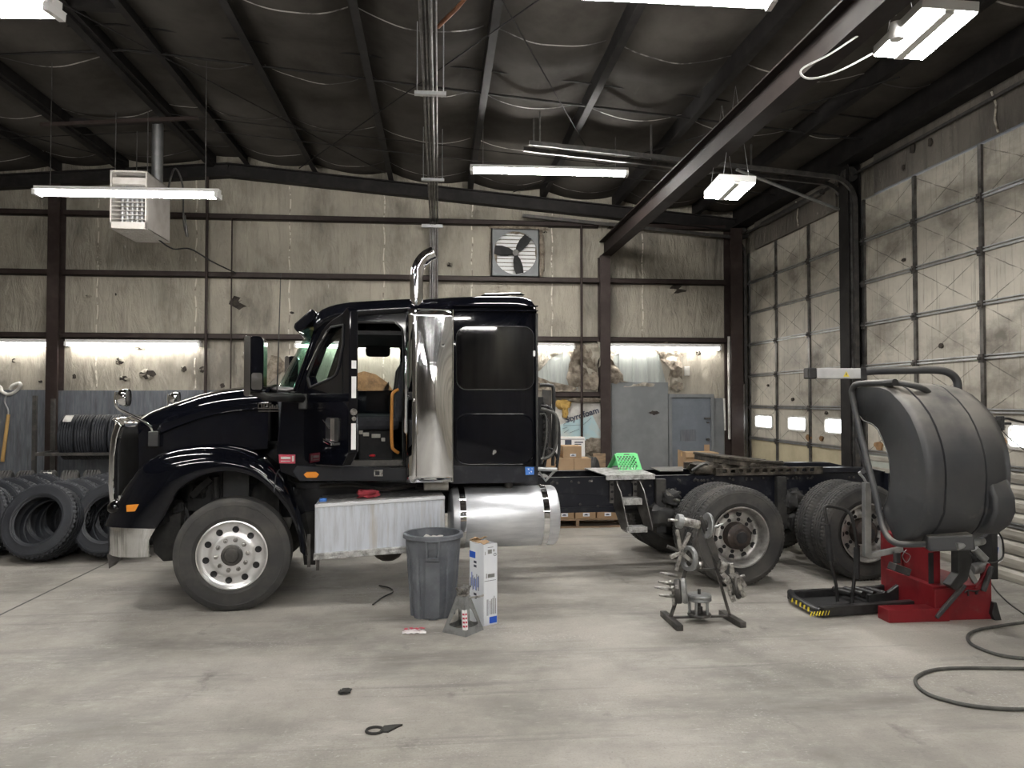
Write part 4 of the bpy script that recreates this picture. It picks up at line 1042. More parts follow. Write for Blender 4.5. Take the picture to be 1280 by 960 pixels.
# ---- hood
HT = [(150, 529), (156, 524), (172.5, 516), (207.5, 505), (242.5, 495), (273, 489), (308, 485.5), (345, 483)]
ht = resample([T(x, y, .9) for x, y in HT], 18)
secs = []
for i, p in enumerate(ht):
    k = i / 17; hw = .60 + .27 * k; uo = -.10 * (1 - k) * 0; zt = p.y
    row_ = []
    half = [(0, .025), (.5, .018), (.8, -.005), (.93, -.04), (1.0, -.11), (1.02, -.18), (1.03, -.4), (1.05, -.62)]
    for s in (-1, 1):
        h = half if s == 1 else half[:0:-1]
        for (a, dz) in (reversed(half) if s == -1 else half[1:]):
            bow = .14 * (1 - a * a) * (1 - k)
            row_.append(V((p.x + .26 * (1 - k) - bow, 1.22 + s * a * hw, zt + dz)))
    secs.append(row_)
b = B(); b.loft(secs, caps=True); hood = P('hood', b, 'paint', smooth=50)
for s in (0, 1):
    b = B(); pts = []
    for i, p in enumerate(ht):
        k = i / 17; hw = .60 + .27 * k; v = 1.22 - 1.028 * hw; v = v if s == 0 else mir(v)
        pts.append(V((p.x + .26 * (1 - k), v - .004, p.y - .235 + .02 * k)))
    b.tube(pts[2:], .007, 6); P('hood_crease', b, 'paint', hood, smooth=60)
# hood rear panel gap, latch studs, nameplate
u0 = T(358, 512, .32)[0]
q = T3(323, 512.5, .33)
def letters(par, q, size, body, m, ry=0.0): return text('badge_letters', body, size, q, Matrix.Rotation(ry, 4, 'Y') @ FACE, K[m], None)
b = B(); x0, z0 = T(322.5, 511.2, .33); x1, z1 = T(348, 509.8, .33)
hb_v = 1.22 - 1.03 * .85 - .012
x0, z0 = T(322.5, 511.2, hb_v); x1, _ = T(348.5, 510, hb_v); x2, z2 = T(335, 503.7, hb_v)
h = z2 - z0
def bx(a, c, d, e): b.box((x0 + (x1 - x0) * a, hb_v - .012, z0 + h * c), (x0 + (x1 - x0) * d, hb_v + .05, z0 + h * e))
bx(0, 0, 1, .2)
for a, d in ((0, .22), (.27, .48)):
    bx(a, .8, d, 1); bx(a, .2, a + .05, 1); bx(d - .05, .2, d, 1)
for k in range(4): bx(.55 + .11 * k, .2, .6 + .11 * k, .75 if k % 2 else .55)
bx(.53, .8, .6, 1); P('hood_nameplate', b, 'chrome')
b = B(); b.box((*T(323, 514.5, hb_v)[:1], hb_v - .006, T(323, 514.5, hb_v)[1]), (T(357, 512, hb_v)[0], hb_v + .05, T(357, 513.3, hb_v)[1])); P('hood_trim', b, 'chrome')
for y in (531, 538, 546):
    b = B(); b.sphere(T3(358.5, y, .36), .02, 8); P('hood_latch', b, 'chrome_worn', smooth=80)
# ---- grille surround and grille
GP = [(150, 526), (145.5, 531), (141, 545), (138.5, 570), (137.5, 605), (139.5, 628), (143, 637), (148.5, 634), (146, 620), (145, 600), (146, 570), (149, 548), (154, 532)]
for s in (0, 1):
    b = B(); pl = tp(GP, .62)
    b.prism(pl, .56 if s == 0 else mir(.68), .68 if s == 0 else mir(.56), UW); P('grille_surround', b, 'chrome', bev=.012)
b = B(); u, w = T(146, 528, .62); b.grid(9, 4, lambda a, c: V((u - .02 - .14 * (1 - (2 * a - 1) ** 2) + .06 * c, .6 + 1.24 * a, w + .03 - .1 * c * c))); P('grille_surround', b, 'chrome', smooth=60, solid=.02)
b = B(); ub, wb_ = T(143, 636, .62)
b.grid(9, 6, lambda a, c: V((u + .02 - .13 * (1 - (2 * a - 1) ** 2), .62 + 1.2 * a, wb_ + (w - .04 - wb_) * c))); P('grille', b, 'black_dull', smooth=60, solid=.02)
for k in range(9):
    z = wb_ + .06 + (w - wb_ - .16) * k / 8
    b = B(); b.grid(9, 2, lambda a, c: V((u + .0 - .14 * (1 - (2 * a - 1) ** 2), .64 + 1.16 * a, z + .025 * c))); P('grille_bar', b, 'chrome_worn', solid=.012)
# ---- fenders
FT = [(137, 652), (140, 646), (146, 634), (152.8, 623), (161.6, 607.8), (172.5, 592.5), (180.2, 581.6), (192.2, 572.8), (207.5, 564), (229.4, 558.6), (255.6, 555.3), (281.9, 555.3), (303.8, 558.6), (323.5, 565.2), (341, 577.2), (356.3, 592.5), (369.4, 612.2), (378.2, 636.3), (383.6, 662.5), (387.4, 689)]
FI = [(193, 661), (197, 655), (201, 650), (205, 640), (213, 625), (222, 611), (233.8, 603), (246, 596), (259, 591.5), (277.5, 588.1), (293, 588.5), (306, 591.3), (318, 596), (327.8, 602), (347.5, 621), (360.6, 638.5), (367.4, 653.7), (373.4, 672.5), (375, 689)]
N = 40
fi = resample(tp(FI, 0), N)
ft = resample([T(x, y, .34) for x, y in FT], N)
for side in (0, 1):
    secs = []
    for i in range(N):
        a, c = ft[i], fi[i]; k = i / (N - 1)
        vin = .66 - .22 * min(1, k * 1.6) if k < .5 else .52
        vin = .62 if k < .25 else .5
        m_ = lambda t: a.lerp(c, t)
        rowp = [(m_(0), vin), (m_(0), .3), (m_(.02), .17), (m_(.09), .085), (m_(.24), .03), (m_(.5), .0), (m_(.9), -.008), (m_(1.0), -.004), (m_(1.04), .02), (m_(1.0), .07), (m_(.9), .5)]
        secs.append([V((p.x, v if side == 0 else mir(v), p.y)) for p, v in rowp])
    b = B(); b.loft(secs, caps=True); fen = P('fender', b, 'paint', smooth=55)
    if side == 0:
        # seam across the rear of the fender
        b = B(); i = 27; q = [secs[i][j] for j in range(1, 8)]; b.tube([p + V((0, -.003, .002)) for p in q], .006, 5); P('panel_seam', b, 'black_dull', fen)
        FEN = secs
# raised script on the fender shoulder
b = B(); rnd = random.Random(4)
for k in range(13):
    t = k / 12; px = 215 + 40 * t; py = 571 - 10.5 * t ** .8
    for j in range(2):
        p = T3(px + 1.2 * j, py + (0 if j else 1.0), .07); q = T3(px + 1.0 + rnd.random() * 1.6, py + 2.6 + rnd.random() * 1.2, .05); b.bar(p, q, .008, .008, (0, 1, 0))
P('fender_script', b, 'chrome_worn')
# headlight, corner marker, bumper
for s in (0, 1):
    f = (lambda v: v) if s == 0 else mir
    b = B(); c = T3(141, 634, .2); c.y = f(.3); b.sphere(c + V((.06, 0, 0)), 1, 14, (.12, .26, .085)); P('headlight', b, 'glass_dark', smooth=80)
    b = B(); p0 = T(150, 622, .1); p1 = T(151.5, 645, .1); b.bar((p0[0], f(.1), p0[1] + .02), (p1[0], f(.1), p1[1]), .02, .03); P('headlight_trim', b, 'chrome')
b = B(); pl = tp([(157.5, 631.5), (176, 629.8), (174, 639.2), (158, 639.8)], .0); b.prism(pl, .0, .05, UW); P('marker_lamp', b, 'amber', bev=.004)
b = B(); pl = tp([(150, 645), (196, 645), (199, 659), (150, 657)], .04); b.prism(pl, .05, .5, UW); P('bumper_filler', b, 'black')
BU = {k: T(*k, .0) for k in ((133, 648), (133, 697), (199, 659), (188, 700))}
zt0, zb0 = T(150, 655, .03)[1], T(150, 697, .03)[1]
def bump(s):
    secs = []
    for (px, vv_) in ((198, .02), (185, .012), (165, .02), (150, .06), (141, .14), (136.5, .26), (134, .5), (132, .9), (131, 1.22)):
        u = T(px, 670, vv_)[0] if vv_ < .3 else T(136.5, 670, .26)[0] - (.03 if vv_ < .6 else .06 if vv_ < 1 else .07)
        k = min(1, max(0, (198 - px) / 50)); ztp = zt0 - .0 + .04 * k; uu = u - (.07 if px == 198 else .03 if px == 185 else 0)
        v = vv_ if s == 0 else mir(vv_)
        secs.append([V((u + .05 * (vv_ > .1) + .0, v + (.05 if s == 0 else -.05), ztp)), V((u, v, ztp)), V((u - .012, v, ztp - .02)), V((uu - .01, v, (ztp + zb0) / 2)), V((uu, v, zb0)), V((uu + .05 * (vv_ > .1), v + (.04 if s == 0 else -.04), zb0))])
    return secs
bs = bump(0) + list(reversed(bump(1)))[1:]
b = B(); b.loft(bs, caps=False); P('bumper', b, 'bumper', smooth=45, solid=.006)
b = B(); c = T3(136, 668, .26); b.box((c.x - .03, .34, c.z - .03), (c.x + .0, .46, c.z + .05)); P('fog_lamp', b, 'black_dull', bev=.01)
b = B(); pl = tp([(134, 693), (150, 697), (136, 711)], .3); b.prism(pl, .3, .5, UW); P('tow_bracket', b, 'steel_dark')
b = B(); pl = tp([(188, 652), (226, 640), (226, 700), (204, 702), (192, 690)], .4); b.prism(pl, .4, .6, UW); P('bumper_support', b, 'under', bev=.01)
b = B(); pl = tp([(374, 640), (394, 640), (394, 706), (380, 706)], .5); b.prism(pl, .5, .56, UW); P('step_support', b, 'under')
# ---- wheel housing and what shows inside it
b = B(); pl = tp([(232, 640), (232, 603), (247, 596), (276, 590), (276, 640)], .5); b.prism(pl, .58, .6, UW); P('inner_splash_panel', b, 'under')
b = B(); b.box((T(279, 600, .55)[0], .56, .75), (T(311, 600, .55)[0], .6, T(290, 586, .55)[1] + .05)); P('splash_flap', b, 'hood_plastic')
b = B(); a_ = T3(240, 620, .5); c = T3(264, 598, .5); b.bar(a_, c, .08, .06); b.cyl(T3(270, 596, .5), T3(271, 640, .5), .035, 10); P('shock_absorber', b, 'under', smooth=40)
for k, (x0, y0, x1, y1, v0, v1) in enumerate(((205, 628, 236, 700, .5, .7), (236, 600, 262, 625, .55, .75), (312, 600, 350, 690, .6, .9))):
    p = T(x0, y1, v0); q = T(x1, y0, v0); lump((p[0], v0, p[1]), (q[0], v1, q[1]), .4, 2.5, k + 80, (10, 8)).out('engine_part', K['under'], TK, smooth=50)
b = B(); b.box((-.9, .8, .75), (.6, 1.64, 1.5)); P('engine_block', b, 'under', bev=.05)
b = B(); b.box((-.06, .3, .38), (.06, 2.14, .5)); b.cyl((0, .3, .51), (0, .5, .51), .17, 20); b.cyl((0, 1.94, .51), (0, 2.14, .51), .17, 20); P('front_axle', b, 'under', bev=.01)

# ---- wheels
def rim_front(b):
    """polished aluminium disc wheel with ten hand holes"""
    n = 120; prof_r = [.318, .322, .31, .298, .285, .262, .25, .24, .225, .205, .19, .172, .16, .085]
    prof_h = [.0, -.022, -.026, -.016, -.004, .0, .0, .0, .0, -.0, -.012, -.014, -.014, -.014]
    hole = []
    for j in range(10): hole.append(2 * PI * (j + .35) / 10)
    def pt(r, a, h): return V((r * math.cos(a), h + .03, r * math.sin(a)))
    o = [[pt(r, 2 * PI * j / n, h) for r, h in zip(prof_r, prof_h)] for j in range(n)]
    vs = [p for q in o for p in q]; k = len(prof_r); fs = []
    for j in range(n):
        for i in range(k - 1): fs.append((j * k + i, ((j + 1) % n) * k + i, ((j + 1) % n) * k + i + 1, j * k + i + 1))
    b.add(vs, fs)
    return hole
def wheel(name, c, kind, front=True, facing=-1):
    """tyre with a rim on the v-facing side; c is the centre of the outer face"""
    c = V(c); R = .525; w = .275
    bt = tyre_bm(R, .305, w, 4 if front else 4, 0 if front else 1, 96 if front else 240, None, c + V((0, -facing * w / 2, 0)), (0, 1, 0), .016, .007)
    t = P(name, bt, 'rubber', smooth=38 if front else 27)
    return t
def nuts(par, c, rr, n, r, l, a0, y, m):
    for j in range(n):
        a = 2 * PI * j / n + a0; q = c + V((rr * math.cos(a), y, rr * math.sin(a)))
        b = B(); b.lathe([(0, -l), (r * .6, -l), (r, -l * .8), (r, 0), (r * 1.35, .0), (r * 1.35, .004)], q, (0, 1, 0), 6); b.out('lug_nut', K[m], par)
def steer_wheel(u, side):
    f = -1 if side == 0 else 1; v = .0 if side == 0 else VW
    c = V((u, v, .522)); t = wheel('front_wheel', c, 0, True, f)
    b = B(); rim_front(b)
    for p in b.v: p.y *= -f; p += c
    rim = b.out('rim', K['alu_wheel'], t, smooth=40)
    # barrel and back
    b = B(); b.lathe([(.31, 0), (.30, .2), (.31, .24)], c + V((0, .02 * -f, 0)), (0, -f, 0), 40); b.out('rim_barrel', K['alu_wheel'], t, smooth=50)
    for j in range(10):
        a = 2 * PI * (j + .3) / 10; q = c + V((.237 * math.cos(a), f * -.0285 if False else -f * .0285, .237 * math.sin(a)))
        b = B(); b.lathe([(.0, 0), (.026, 0), (.031, .004)], q, (0, f, 0), 18); b.out('hand_hole', K['black_dull'], t, smooth=60)
    nuts(t, c, .142, 10, .017, .03 , .1, -f * .012 if f < 0 else -f * .012, 'steel') if side == 0 else None
    b = B(); b.lathe([(.098, .0), (.095, .03), (.088, .035), (.07, .035), (.06, .05), (.05, .052), (.0, .052)], c + V((0, -f * .018, 0)), (0, f, 0), 28); b.out('hub_cap', K['steel_dark'], t, smooth=40)
    return t
fw = steer_wheel(0.0, 0); steer_wheel(0.0, 1)
def dual(u, side):
    f = -1 if side == 0 else 1; v = .02 if side == 0 else VW - .02
    c = V((u, v, .525)); t = wheel('drive_wheel', c, 0, False, f); I = -f
    ci = c + V((0, I * .33, 0))
    b = B(); d = lambda h: h
    prof = [(.305, .015), (.318, .0), (.322, -.012), (.308, -.012), (.3, .004), (.285, .03), (.277, .09), (.262, .115), (.25, .125), (.215, .13), (.19, .118), (.175, .117), (.08, .117)]
    b.lathe(prof, c, (0, I, 0), 48); b.out('rim', K['alu_dirty'], t, smooth=45)
    for j in range(10):
        a = 2 * PI * (j + .2) / 10; q = c + V((.232 * math.cos(a), I * .1255, .232 * math.sin(a)))
        bb = B(); bb.lathe([(0, 0), (.028, 0), (.033, .004)], q, (0, -I, 0), 14); bb.out('hand_hole', K['black_dull'], t, smooth=60)
    if side == 0:
        for j in range(10):
            a = 2 * PI * j / 10 + .1; q = c + V((.172 * math.cos(a), I * .115, .172 * math.sin(a)))
            bb = B(); bb.lathe([(0, -.004), (.02, -.004), (.021, .004)], q, (0, I, 0), 12); bb.out('stud_hole', K['black_dull'], t)
    b = B(); b.lathe([(.15, .115), (.142, .1), (.135, .01), (.1, -.015), (.09, -.035), (.06, -.04), (0, -.04)], c + V((0, I * .01, 0)), (0, I, 0), 8 if False else 24); b.out('hub', K['rust'], t, smooth=40)
    b = B(); b.lathe([(.0, -.05), (.06, -.05), (.065, -.035)], c + V((0, I * .01, 0)), (0, I, 0), 16); b.out('axle_cap', K['black_dull'], t)
    ti = wheel('drive_wheel', ci, 0, False, f)
    b = B(); b.lathe([(.305, .02), (.3, .1), (.28, .24), (.1, .25)], ci, (0, I, 0), 32); b.out('rim', K['under'], ti, smooth=45)
W1 = 5.09; W2 = 6.575
for u in (W1, W2):
    dual(u, 0); dual(u, 1)
    b = B(); b.cyl((u, .3, .525), (u, 2.14, .525), .09, 14); b.sphere((u, 1.22, .56), .24, 16); P('drive_axle', b, 'under', smooth=50)
# ---- chassis rails
fu0 = -.85; fu1 = T(1106, 600, .79)[0]
zf1 = T(700, 597, .79)[1]; zf0 = T(700, 640, .79)[1]
for v in (.79, 1.57):
    b = B(); o = 1 if v < 1 else -1
    vw = v if o == 1 else v + .08
    b.box((fu0, min(vw, vw + o * .01), zf0 + .02), (fu1, max(vw, vw + o * .01), zf1)); b.box((fu0, v, zf1 - .012), (fu1, v + .08, zf1)); b.box((fu0, v, zf0 + .02), (fu1, v + .08, zf0 + .032))
    P('frame_rail', b, 'frame', bev=.003)
b = B(); b.box((2.9, .775, zf0 - .01), (4.1, .79, zf0 + .05)); P('frame_liner', b, 'frame')
for u in (-.7, 1.6, 3.2, 4.3, 5.8, fu1 - .1):
    b = B(); b.box((u, .8, zf0 + .06), (u + .1, 1.65, zf1 - .02)); P('cross_member', b, 'frame')
b = B(); rnd = random.Random(9)
for k in range(46):
    u = 3.2 + (fu1 - 3.3) * rnd.random(); z = zf0 + .05 + (zf1 - zf0 - .08) * (.9 if rnd.random() < .6 else rnd.random())
    b.cyl((u, .775, z), (u, .792, z), .014, 6)
for k in range(16): b.cyl((3.25 + .21 * k, .775, zf1 - .045), (3.25 + .21 * k, .792, zf1 - .045), .013, 6)
P('frame_bolts', b, 'steel_dark')
# suspension, air bags, brake chambers
for u in (W1, W2):
    b = B(); b.bar((u - .62, .9, .62), (u + .25, .9, .5), .1, .09); b.lathe([(.0, 0), (.12, 0), (.15, .05), (.12, .1), (.15, .15), (.12, .2), (.0, .2)], (u + .38, .86, .62), (0, 0, 1), 16); b.cyl((u - .3, .78, .55), (u - .3, .95, .9), .04, 8); P('suspension_arm', b, 'under', smooth=40)
    b = B(); b.cyl((u - .34, .66, .6), (u - .2, .7, .62), .09, 14); b.cyl((u - .42, .66, .6), (u - .34, .66, .6), .07, 14); P('brake_chamber', b, 'steel_dark', smooth=40)
    b = B(); b.box((u - .66, .72, zf0 - .26), (u - .54, .95, zf1 - .03)); b.bar((u - .6, .75, zf0 - .1), (u - .15, .7, zf0 - .2), .05, .05); P('hanger_bracket', b, 'under', bev=.01)
for k, (x0, y0, x1, y1) in enumerate(((826, 612, 850, 632), (980, 612, 1006, 640), (984, 640, 1004, 662), (812, 630, 846, 660))):
    p = T(x0, y1, .72); q = T(x1, y0, .72); lump((p[0], .66, p[1]), (q[0], .9, q[1]), .45, 2.4, k + 90, (10, 8)).out('suspension_part', K['under'], TK, smooth=50)
b = B(); p = T3(832, 617, .7); q = T3(848, 627, .7); b.cyl(p, q, .035, 12); P('air_fitting', b, 'steel', smooth=40)
b = B(); b.cyl((2.2, 1.22, .86), (W1 - .2, 1.22, .62), .055, 12); P('drive_shaft', b, 'under', smooth=50)

# ---- tool / battery box with tread-plate top and step
c1, c2, c3, c4 = T(393.5, 631, 0), T(556, 620.5, 0), T(556, 690, 0), T(393, 693, 0)
def quadbox(b, q, v0, v1): b.prism(q, v0, v1, UW)
b = B(); quadbox(b, [c1, c2, c3, c4], .0, .6); box = P('battery_box', b, 'alu_box', bev=.012)
b = B(); q = [(c1[0] - .0, c1[1] - .035), (c2[0], c2[1] - .035), (c2[0], c2[1] + .0), (c1[0], c1[1] + .0)]; quadbox(b, [(x, z + .006) for x, z in q], -.012, .02); b.out('box_lip', K['alu'], box, bev=.005)
b = B(); quadbox(b, [(c1[0] + .03, c1[1] + .004), (c2[0] - .01, c2[1] + .004), (c2[0] - .01, c2[1] + .012), (c1[0] + .03, c1[1] + .012)], .03, .6); b.out('box_top_plate', K['tread_plate'], box)
s1, s2, s3, s4 = T(392, 692.5, -.03), T(512, 682, -.03), T(512, 690.5, -.03), T(392, 700, -.03)
b = B(); quadbox(b, [s1, T(556, 679, -.03), T(556, 687, -.03), s4], -.05, .2); P('step_tread', b, 'tread_plate', bev=.004)
b = B(); b.cyl((c4[0] + .18, .35, .6), (c4[0] + 1.2, .35, .6), .12, 20); P('air_tank', b, 'under', smooth=50)
b = B(); p = T3(485, 688, .2); b.sphere((p.x, .3, p.z + .02), .17, 16, (1, 1, .85)); P('air_tank', b, 'greasy', smooth=80)
b = B(); p = T3(396, 712, .1); b.bar(T3(397.5, 700, .1), T3(397, 713, .1), .03, .02); b.bar(T3(386, 668, .15), T3(386, 709, .15), .03, .015); P('step_bracket', b, 'galv_dark')
t3 = T3(404, 626, .1); b = B(); b.box((t3.x - .04, .12, t3.z - .04), (t3.x + .03, .2, t3.z + .015)); P('battery_terminal', b, 'blue_sticker', bev=.01)
# ---- fuel tank
ta, tb = T(566, 646, .03), T(702, 646, .03); zc = (T(630, 608, .3)[1] + T(630, 683, .3)[1]) / 2; rr = (T(630, 608, .3)[1] - T(630, 683, .3)[1]) / 2
vc = .02 + rr
b = B(); b.lathe([(0, 0), (rr - .05, .0), (rr - .015, .012), (rr, .04), (rr, tb[0] - ta[0] - .04), (rr - .015, tb[0] - ta[0] - .012), (rr - .05, tb[0] - ta[0]), (0, tb[0] - ta[0])], (ta[0], vc, zc), (1, 0, 0), 48); tank = P('fuel_tank', b, 'alu', smooth=35)
for px in (579.5, 684):
    u = T(px, 640, .02)[0]; b = B(); b.lathe([(rr + .001, -.03), (rr + .008, -.03), (rr + .008, .03), (rr + .001, .03)], (u, vc, zc), (1, 0, 0), 48, loop=True); b.out('tank_strap', K['chrome'], tank, smooth=30)
b = B(); u = T(637, 615, .2)[0]; b.cyl((u, vc - .05, zc + rr - .02), (u, vc - .06, zc + rr + .05), .045, 16); b.out('filler_cap', K['steel_dark'], tank, smooth=40)
# ---- cab shell
vn = .2
CS = [(398.5, 398), (405, 391), (418, 385.5), (440, 381), (470, 379), (512, 377), (512, 604), (515, 604), (372, 599), (352, 584), (346, 560), (350, 520), (352, 497), (372, 489), (380, 468), (390, 430)]
CS = [(398.5, 398), (405, 393), (418, 389), (440, 386), (470, 385), (512, 384), (512, 604), (372, 599), (350, 590), (346, 560), (350, 520), (352, 497), (372, 489), (380, 468), (390, 430)]
DO = [(384, 500), (390, 462), (402, 418), (410, 407), (425, 403), (494, 403), (502, 410), (504, 420), (504, 576), (498, 583), (400, 583), (388, 570)]
b = B(); b.prism(tp(CS, vn), vn, vn + .06, UW, [tp(DO, vn)]); cab = P('cab_side', b, 'paint', bev=.008)
b = B(); b.tube([V((x, vn + .0, z)) for x, z in tp(DO, vn)], .013, 6, closed=True); P('door_seal', b, 'black', smooth=60)
# far side with its window opening
FO = [(440, 444), (444, 437), (450, 434.5), (496, 433), (500, 437), (499, 484), (494, 488), (434, 489), (432, 480)]
fo = tp(FO, 2.24)
cf = [(x + (.16 if z > 2.0 and x < .8 else 0), z) for x, z in tp(CS, vn)]
b = B(); b.prism(cf, 2.18, 2.24, UW, [fo]); P('cab_side', b, 'paint', bev=.008)
b = B(); cx_ = sum(p[0] for p in fo) / len(fo); b.prism([(x, z) for x, z in fo], 2.2, 2.206, UW); P('side_window', b, 'glass')
# roof of the cab
CR = [(394, 400), (399, 393), (408, 386), (422, 381.5), (440, 378.5), (470, 376.5), (500, 375), (520, 374)]
cr = resample([T(x, y, .42) for x, y in CR], 16)
secs = []
for i, p in enumerate(cr):
    half = [(1.03, -.16), (1.03, -.10), (1.0, -.055), (.93, -.022), (.8, -.004), (.5, .01), (0, .02)]
    secs.append([V((p.x - .1 * (1 - a * a) * (1 - i / 15), 1.22 - a * 1.0, p.y + dz)) for a, dz in half] + [V((p.x - .1 * (1 - a * a) * (1 - i / 15), 1.22 + a * 1.0, p.y + dz)) for a, dz in reversed(half[:-1])])
b = B(); b.loft(secs, caps=False); P('cab_roof', b, 'paint', smooth=50, solid=.02)
# floor, fire wall, inner rear panel, dashboard
uf = T(384, 500, vn)[0]; ur = T(512, 500, vn)[0]; zfl = T(440, 578, vn)[1]
b = B(); b.box((uf - .1, .26, zfl - .12), (ur + .1, 2.18, zfl - .03)); P('cab_floor', b, 'black_dull')
b = B(); b.box((uf - .16, .26, zfl - .1), (uf - .1, 2.18, 2.0)); b.box((uf - .12, .3, 1.6), (uf + .18, 2.16, 1.97)); P('dashboard', b, 'black', bev=.05)
b = B(); b.box((ur + .9, .26, zfl), (ur + .95, 2.18, 2.9)); P('cab_rear_panel', b, 'black_dull')
b = B(); b.box((uf + .4, .27, 2.62), (ur + .9, 2.17, 2.66)); P('headliner', b, 'black_dull')
b = B(); p = T3(439, 588, .19); b.box((T(395, 580, vn)[0], .19, zfl - .04), (T(504, 580, vn)[0], .3, zfl + .02)); P('door_sill', b, 'steel_dark', bev=.006)
# seats
def seat(vc_):
    u0, z0 = T(432, 560, vc_)[0], zfl
    s = thing_part = None
    uu = T(470, 540, vc_)[0]
    b = B(); b.box((uu - .26, vc_ - .25, z0 + .3), (uu + .24, vc_ + .25, z0 + .45)); st = P('seat_cushion', b, 'seat', bev=.05)
    b = B(); b.box((uu + .2, vc_ - .24, z0 + .38), (uu + .34, vc_ + .24, z0 + 1.02), Matrix.Rotation(.12, 3, 'Y')); P('seat_back', b, 'seat', bev=.06)
    b = B(); b.box((uu - .18, vc_ - .18, z0 - .03), (uu + .18, vc_ + .18, z0 + .3)); P('seat_base', b, 'black_dull', bev=.02)
for v in (.72, 1.78): seat(v)
b = B(); uu = uf + .33; c = V((uu, .72, 1.96)); b.tube([c + V((math.cos(a) * .22 * .45, math.sin(a) * .22, math.cos(a) * .22 * -.0 + math.cos(a) * .2)) for a in [2 * PI * k / 28 for k in range(28)]], .015, 8, closed=True); b.cyl(c, c + V((-.2, 0, -.15)), .03, 10); b.bar(c + V((0, -.2, 0)), c + V((0, .2, 0)), .04, .02); P('steering_wheel', b, 'black', smooth=60)
# overhead console / visor seen against the far window, tiny dash lights, red knob
p, q = T(457, 446, 1.9), T(488, 400, 1.9); b = B(); b.prism(rrect(p[0], p[1], q[0], q[1] + .1, .05), 1.86, 1.92, UW); P('sun_visor', b, 'black', bev=.01)
b = B(); p = T3(440, 520, .8); b.sphere(T3(456, 524, .9), 1, 12, (.22, .2, .06)); P('arm_rest', b, 'seat', smooth=80)
for (px, py, w_) in ((451, 540.5, .02), (457.5, 543, .03), (470, 545, .045), (479, 549.5, .02)):
    b = B(); p = T3(px, py, .5); b.box((p.x - w_, .5, p.z - .02), (p.x + w_, .52, p.z + .02)); P('pedal_pad', b, 'white_dirty', bev=.005)
b = B(); p = T3(465.5, 569.5, .28); b.sphere(p, 1, 10, (.035, .03, .015)); P('reflector_knob', b, 'red_lens', smooth=80)
b = B(); b.tube(smooth_pts([T3(498, 487, .3), T3(491.5, 491, .28), T3(490, 500, .27), T3(489.5, 530, .27), T3(490, 556, .27), T3(492, 562, .28), T3(498, 566, .3)], 4), .017, 10); P('grab_handle', b, 'orange', smooth=60)
# skirt under the door, markers and stickers
b = B(); b.prism(tp([(371, 582), (514, 585), (514, 601), (374, 601.5), (366, 590)], .17), .17, .23, UW); sk = P('cab_skirt', b, 'frame', bev=.006)
b = B(); b.prism(tp([(379.5, 593), (383, 589.8), (395, 589.8), (399, 593.2), (396, 597), (383, 597)], .16), .14, .175, UW); P('marker_lamp', b, 'amber', bev=.006)
b = B(); b.prism(tp([(467.5, 587.5), (478.5, 587.3), (478.5, 595.3), (467.5, 595.3)], .165), .16, .172, UW, [tp([(469, 589), (474.5, 589), (474.5, 594), (469, 594)], .165)]); P('step_pocket', b, 'steel')
b = B(); b.prism(tp([(348.5, 568), (369, 568.3), (369, 579.5), (349, 579)], .185), .185, .2, UW); st = P('red_label', b, 'red_sticker')
b = B(); b.prism(tp([(351, 571), (363, 571), (363, 574), (351, 574)], .18), .18, .186, UW); b.prism(tp([(365, 570), (367.5, 570), (367.5, 577), (365, 577)], .18), .18, .186, UW); b.prism(tp([(351, 576), (363, 576), (363, 577), (351, 577)], .18), .18, .186, UW); b.out('label_print', K['white_dirty'], st)
# wind screen, its pillar and the roof visor
e0, e1 = T(371, 487, .3), T(396, 414, .3); m0, m1 = T(346, 485, 1.22), T(386, 416, 1.22)
def ws(a, c):
    k = 1 - (2 * a - 1) ** 2
    k = k ** .7; p0 = V(e0).lerp(V(m0), k); p1 = V(e1).lerp(V(m1), k); p = p0.lerp(p1, c); return V((p.x + .13 * a * a, .27 + 1.9 * a, p.y))
b = B(); b.grid(22, 4, ws); P('windscreen', b, 'glass_green', smooth=80)
for s in (0, 1):
    b = B(); q = [T(370, 490, .25), T(392, 428, .25), T(400, 402, .25), T(408, 395, .25)]; b.tube([V((x + .14 * s, .25 if s == 0 else mir(.25), z)) for x, z in q], .035, 8); P('windscreen_pillar', b, 'paint', smooth=60)
b = B(); b.grid(22, 2, lambda a, c: ws(a, 0) + V((.03 - .12 * c, 0, .01 - .03 * c))); P('cowl', b, 'black', solid=.02)
VP_ = tp([(371.5, 410), (373, 405), (394, 386.5), (400, 391.5), (397, 400), (384, 413), (376, 416)], .3)
b = B(); b.prism([(x - .03, z) for x, z in VP_], .25, mir(.25), UW); P('roof_visor', b, 'paint', bev=.012)
# ---- open door
HU = T(380, 500, .2)[0]; TH = math.radians(62); DL = .98
DD = V((math.cos(TH), -math.sin(TH), 0)); DN = V((math.sin(TH), math.cos(TH), 0)); DH = V((HU, .2, 0))
def DT(px, py):
    d = ray(px, py); dl = V((d.dot(TU), d.dot(TV), d.z)); rel = CAM - TF; c = V((rel.dot(TU), rel.dot(TV), rel.z))
    t = (DH - c).dot(DN) / dl.dot(DN); p = c + dl * t; return ((p - DH).dot(DD), p.z)
DF = lambda s, z, d: DH + DD * s + DN * d + V((0, 0, z))
out_ = [DT(380, 575), DT(377, 500), DT(383, 470), DT(394, 430), DT(402, 412), DT(414, 400), DT(428, 391), DT(433.5, 384), (DL - .02, 2.77), (DL, 2.74), (DL, 1.50), (DL - .12, 1.38), (.12, 1.35)]
win_ = [DT(385, 471), DT(399, 434), DT(408, 416), DT(414, 409), DT(429.5, 406), DT(429, 430), DT(424, 458), DT(420, 468), DT(414, 473), DT(400, 479), DT(389, 484)]
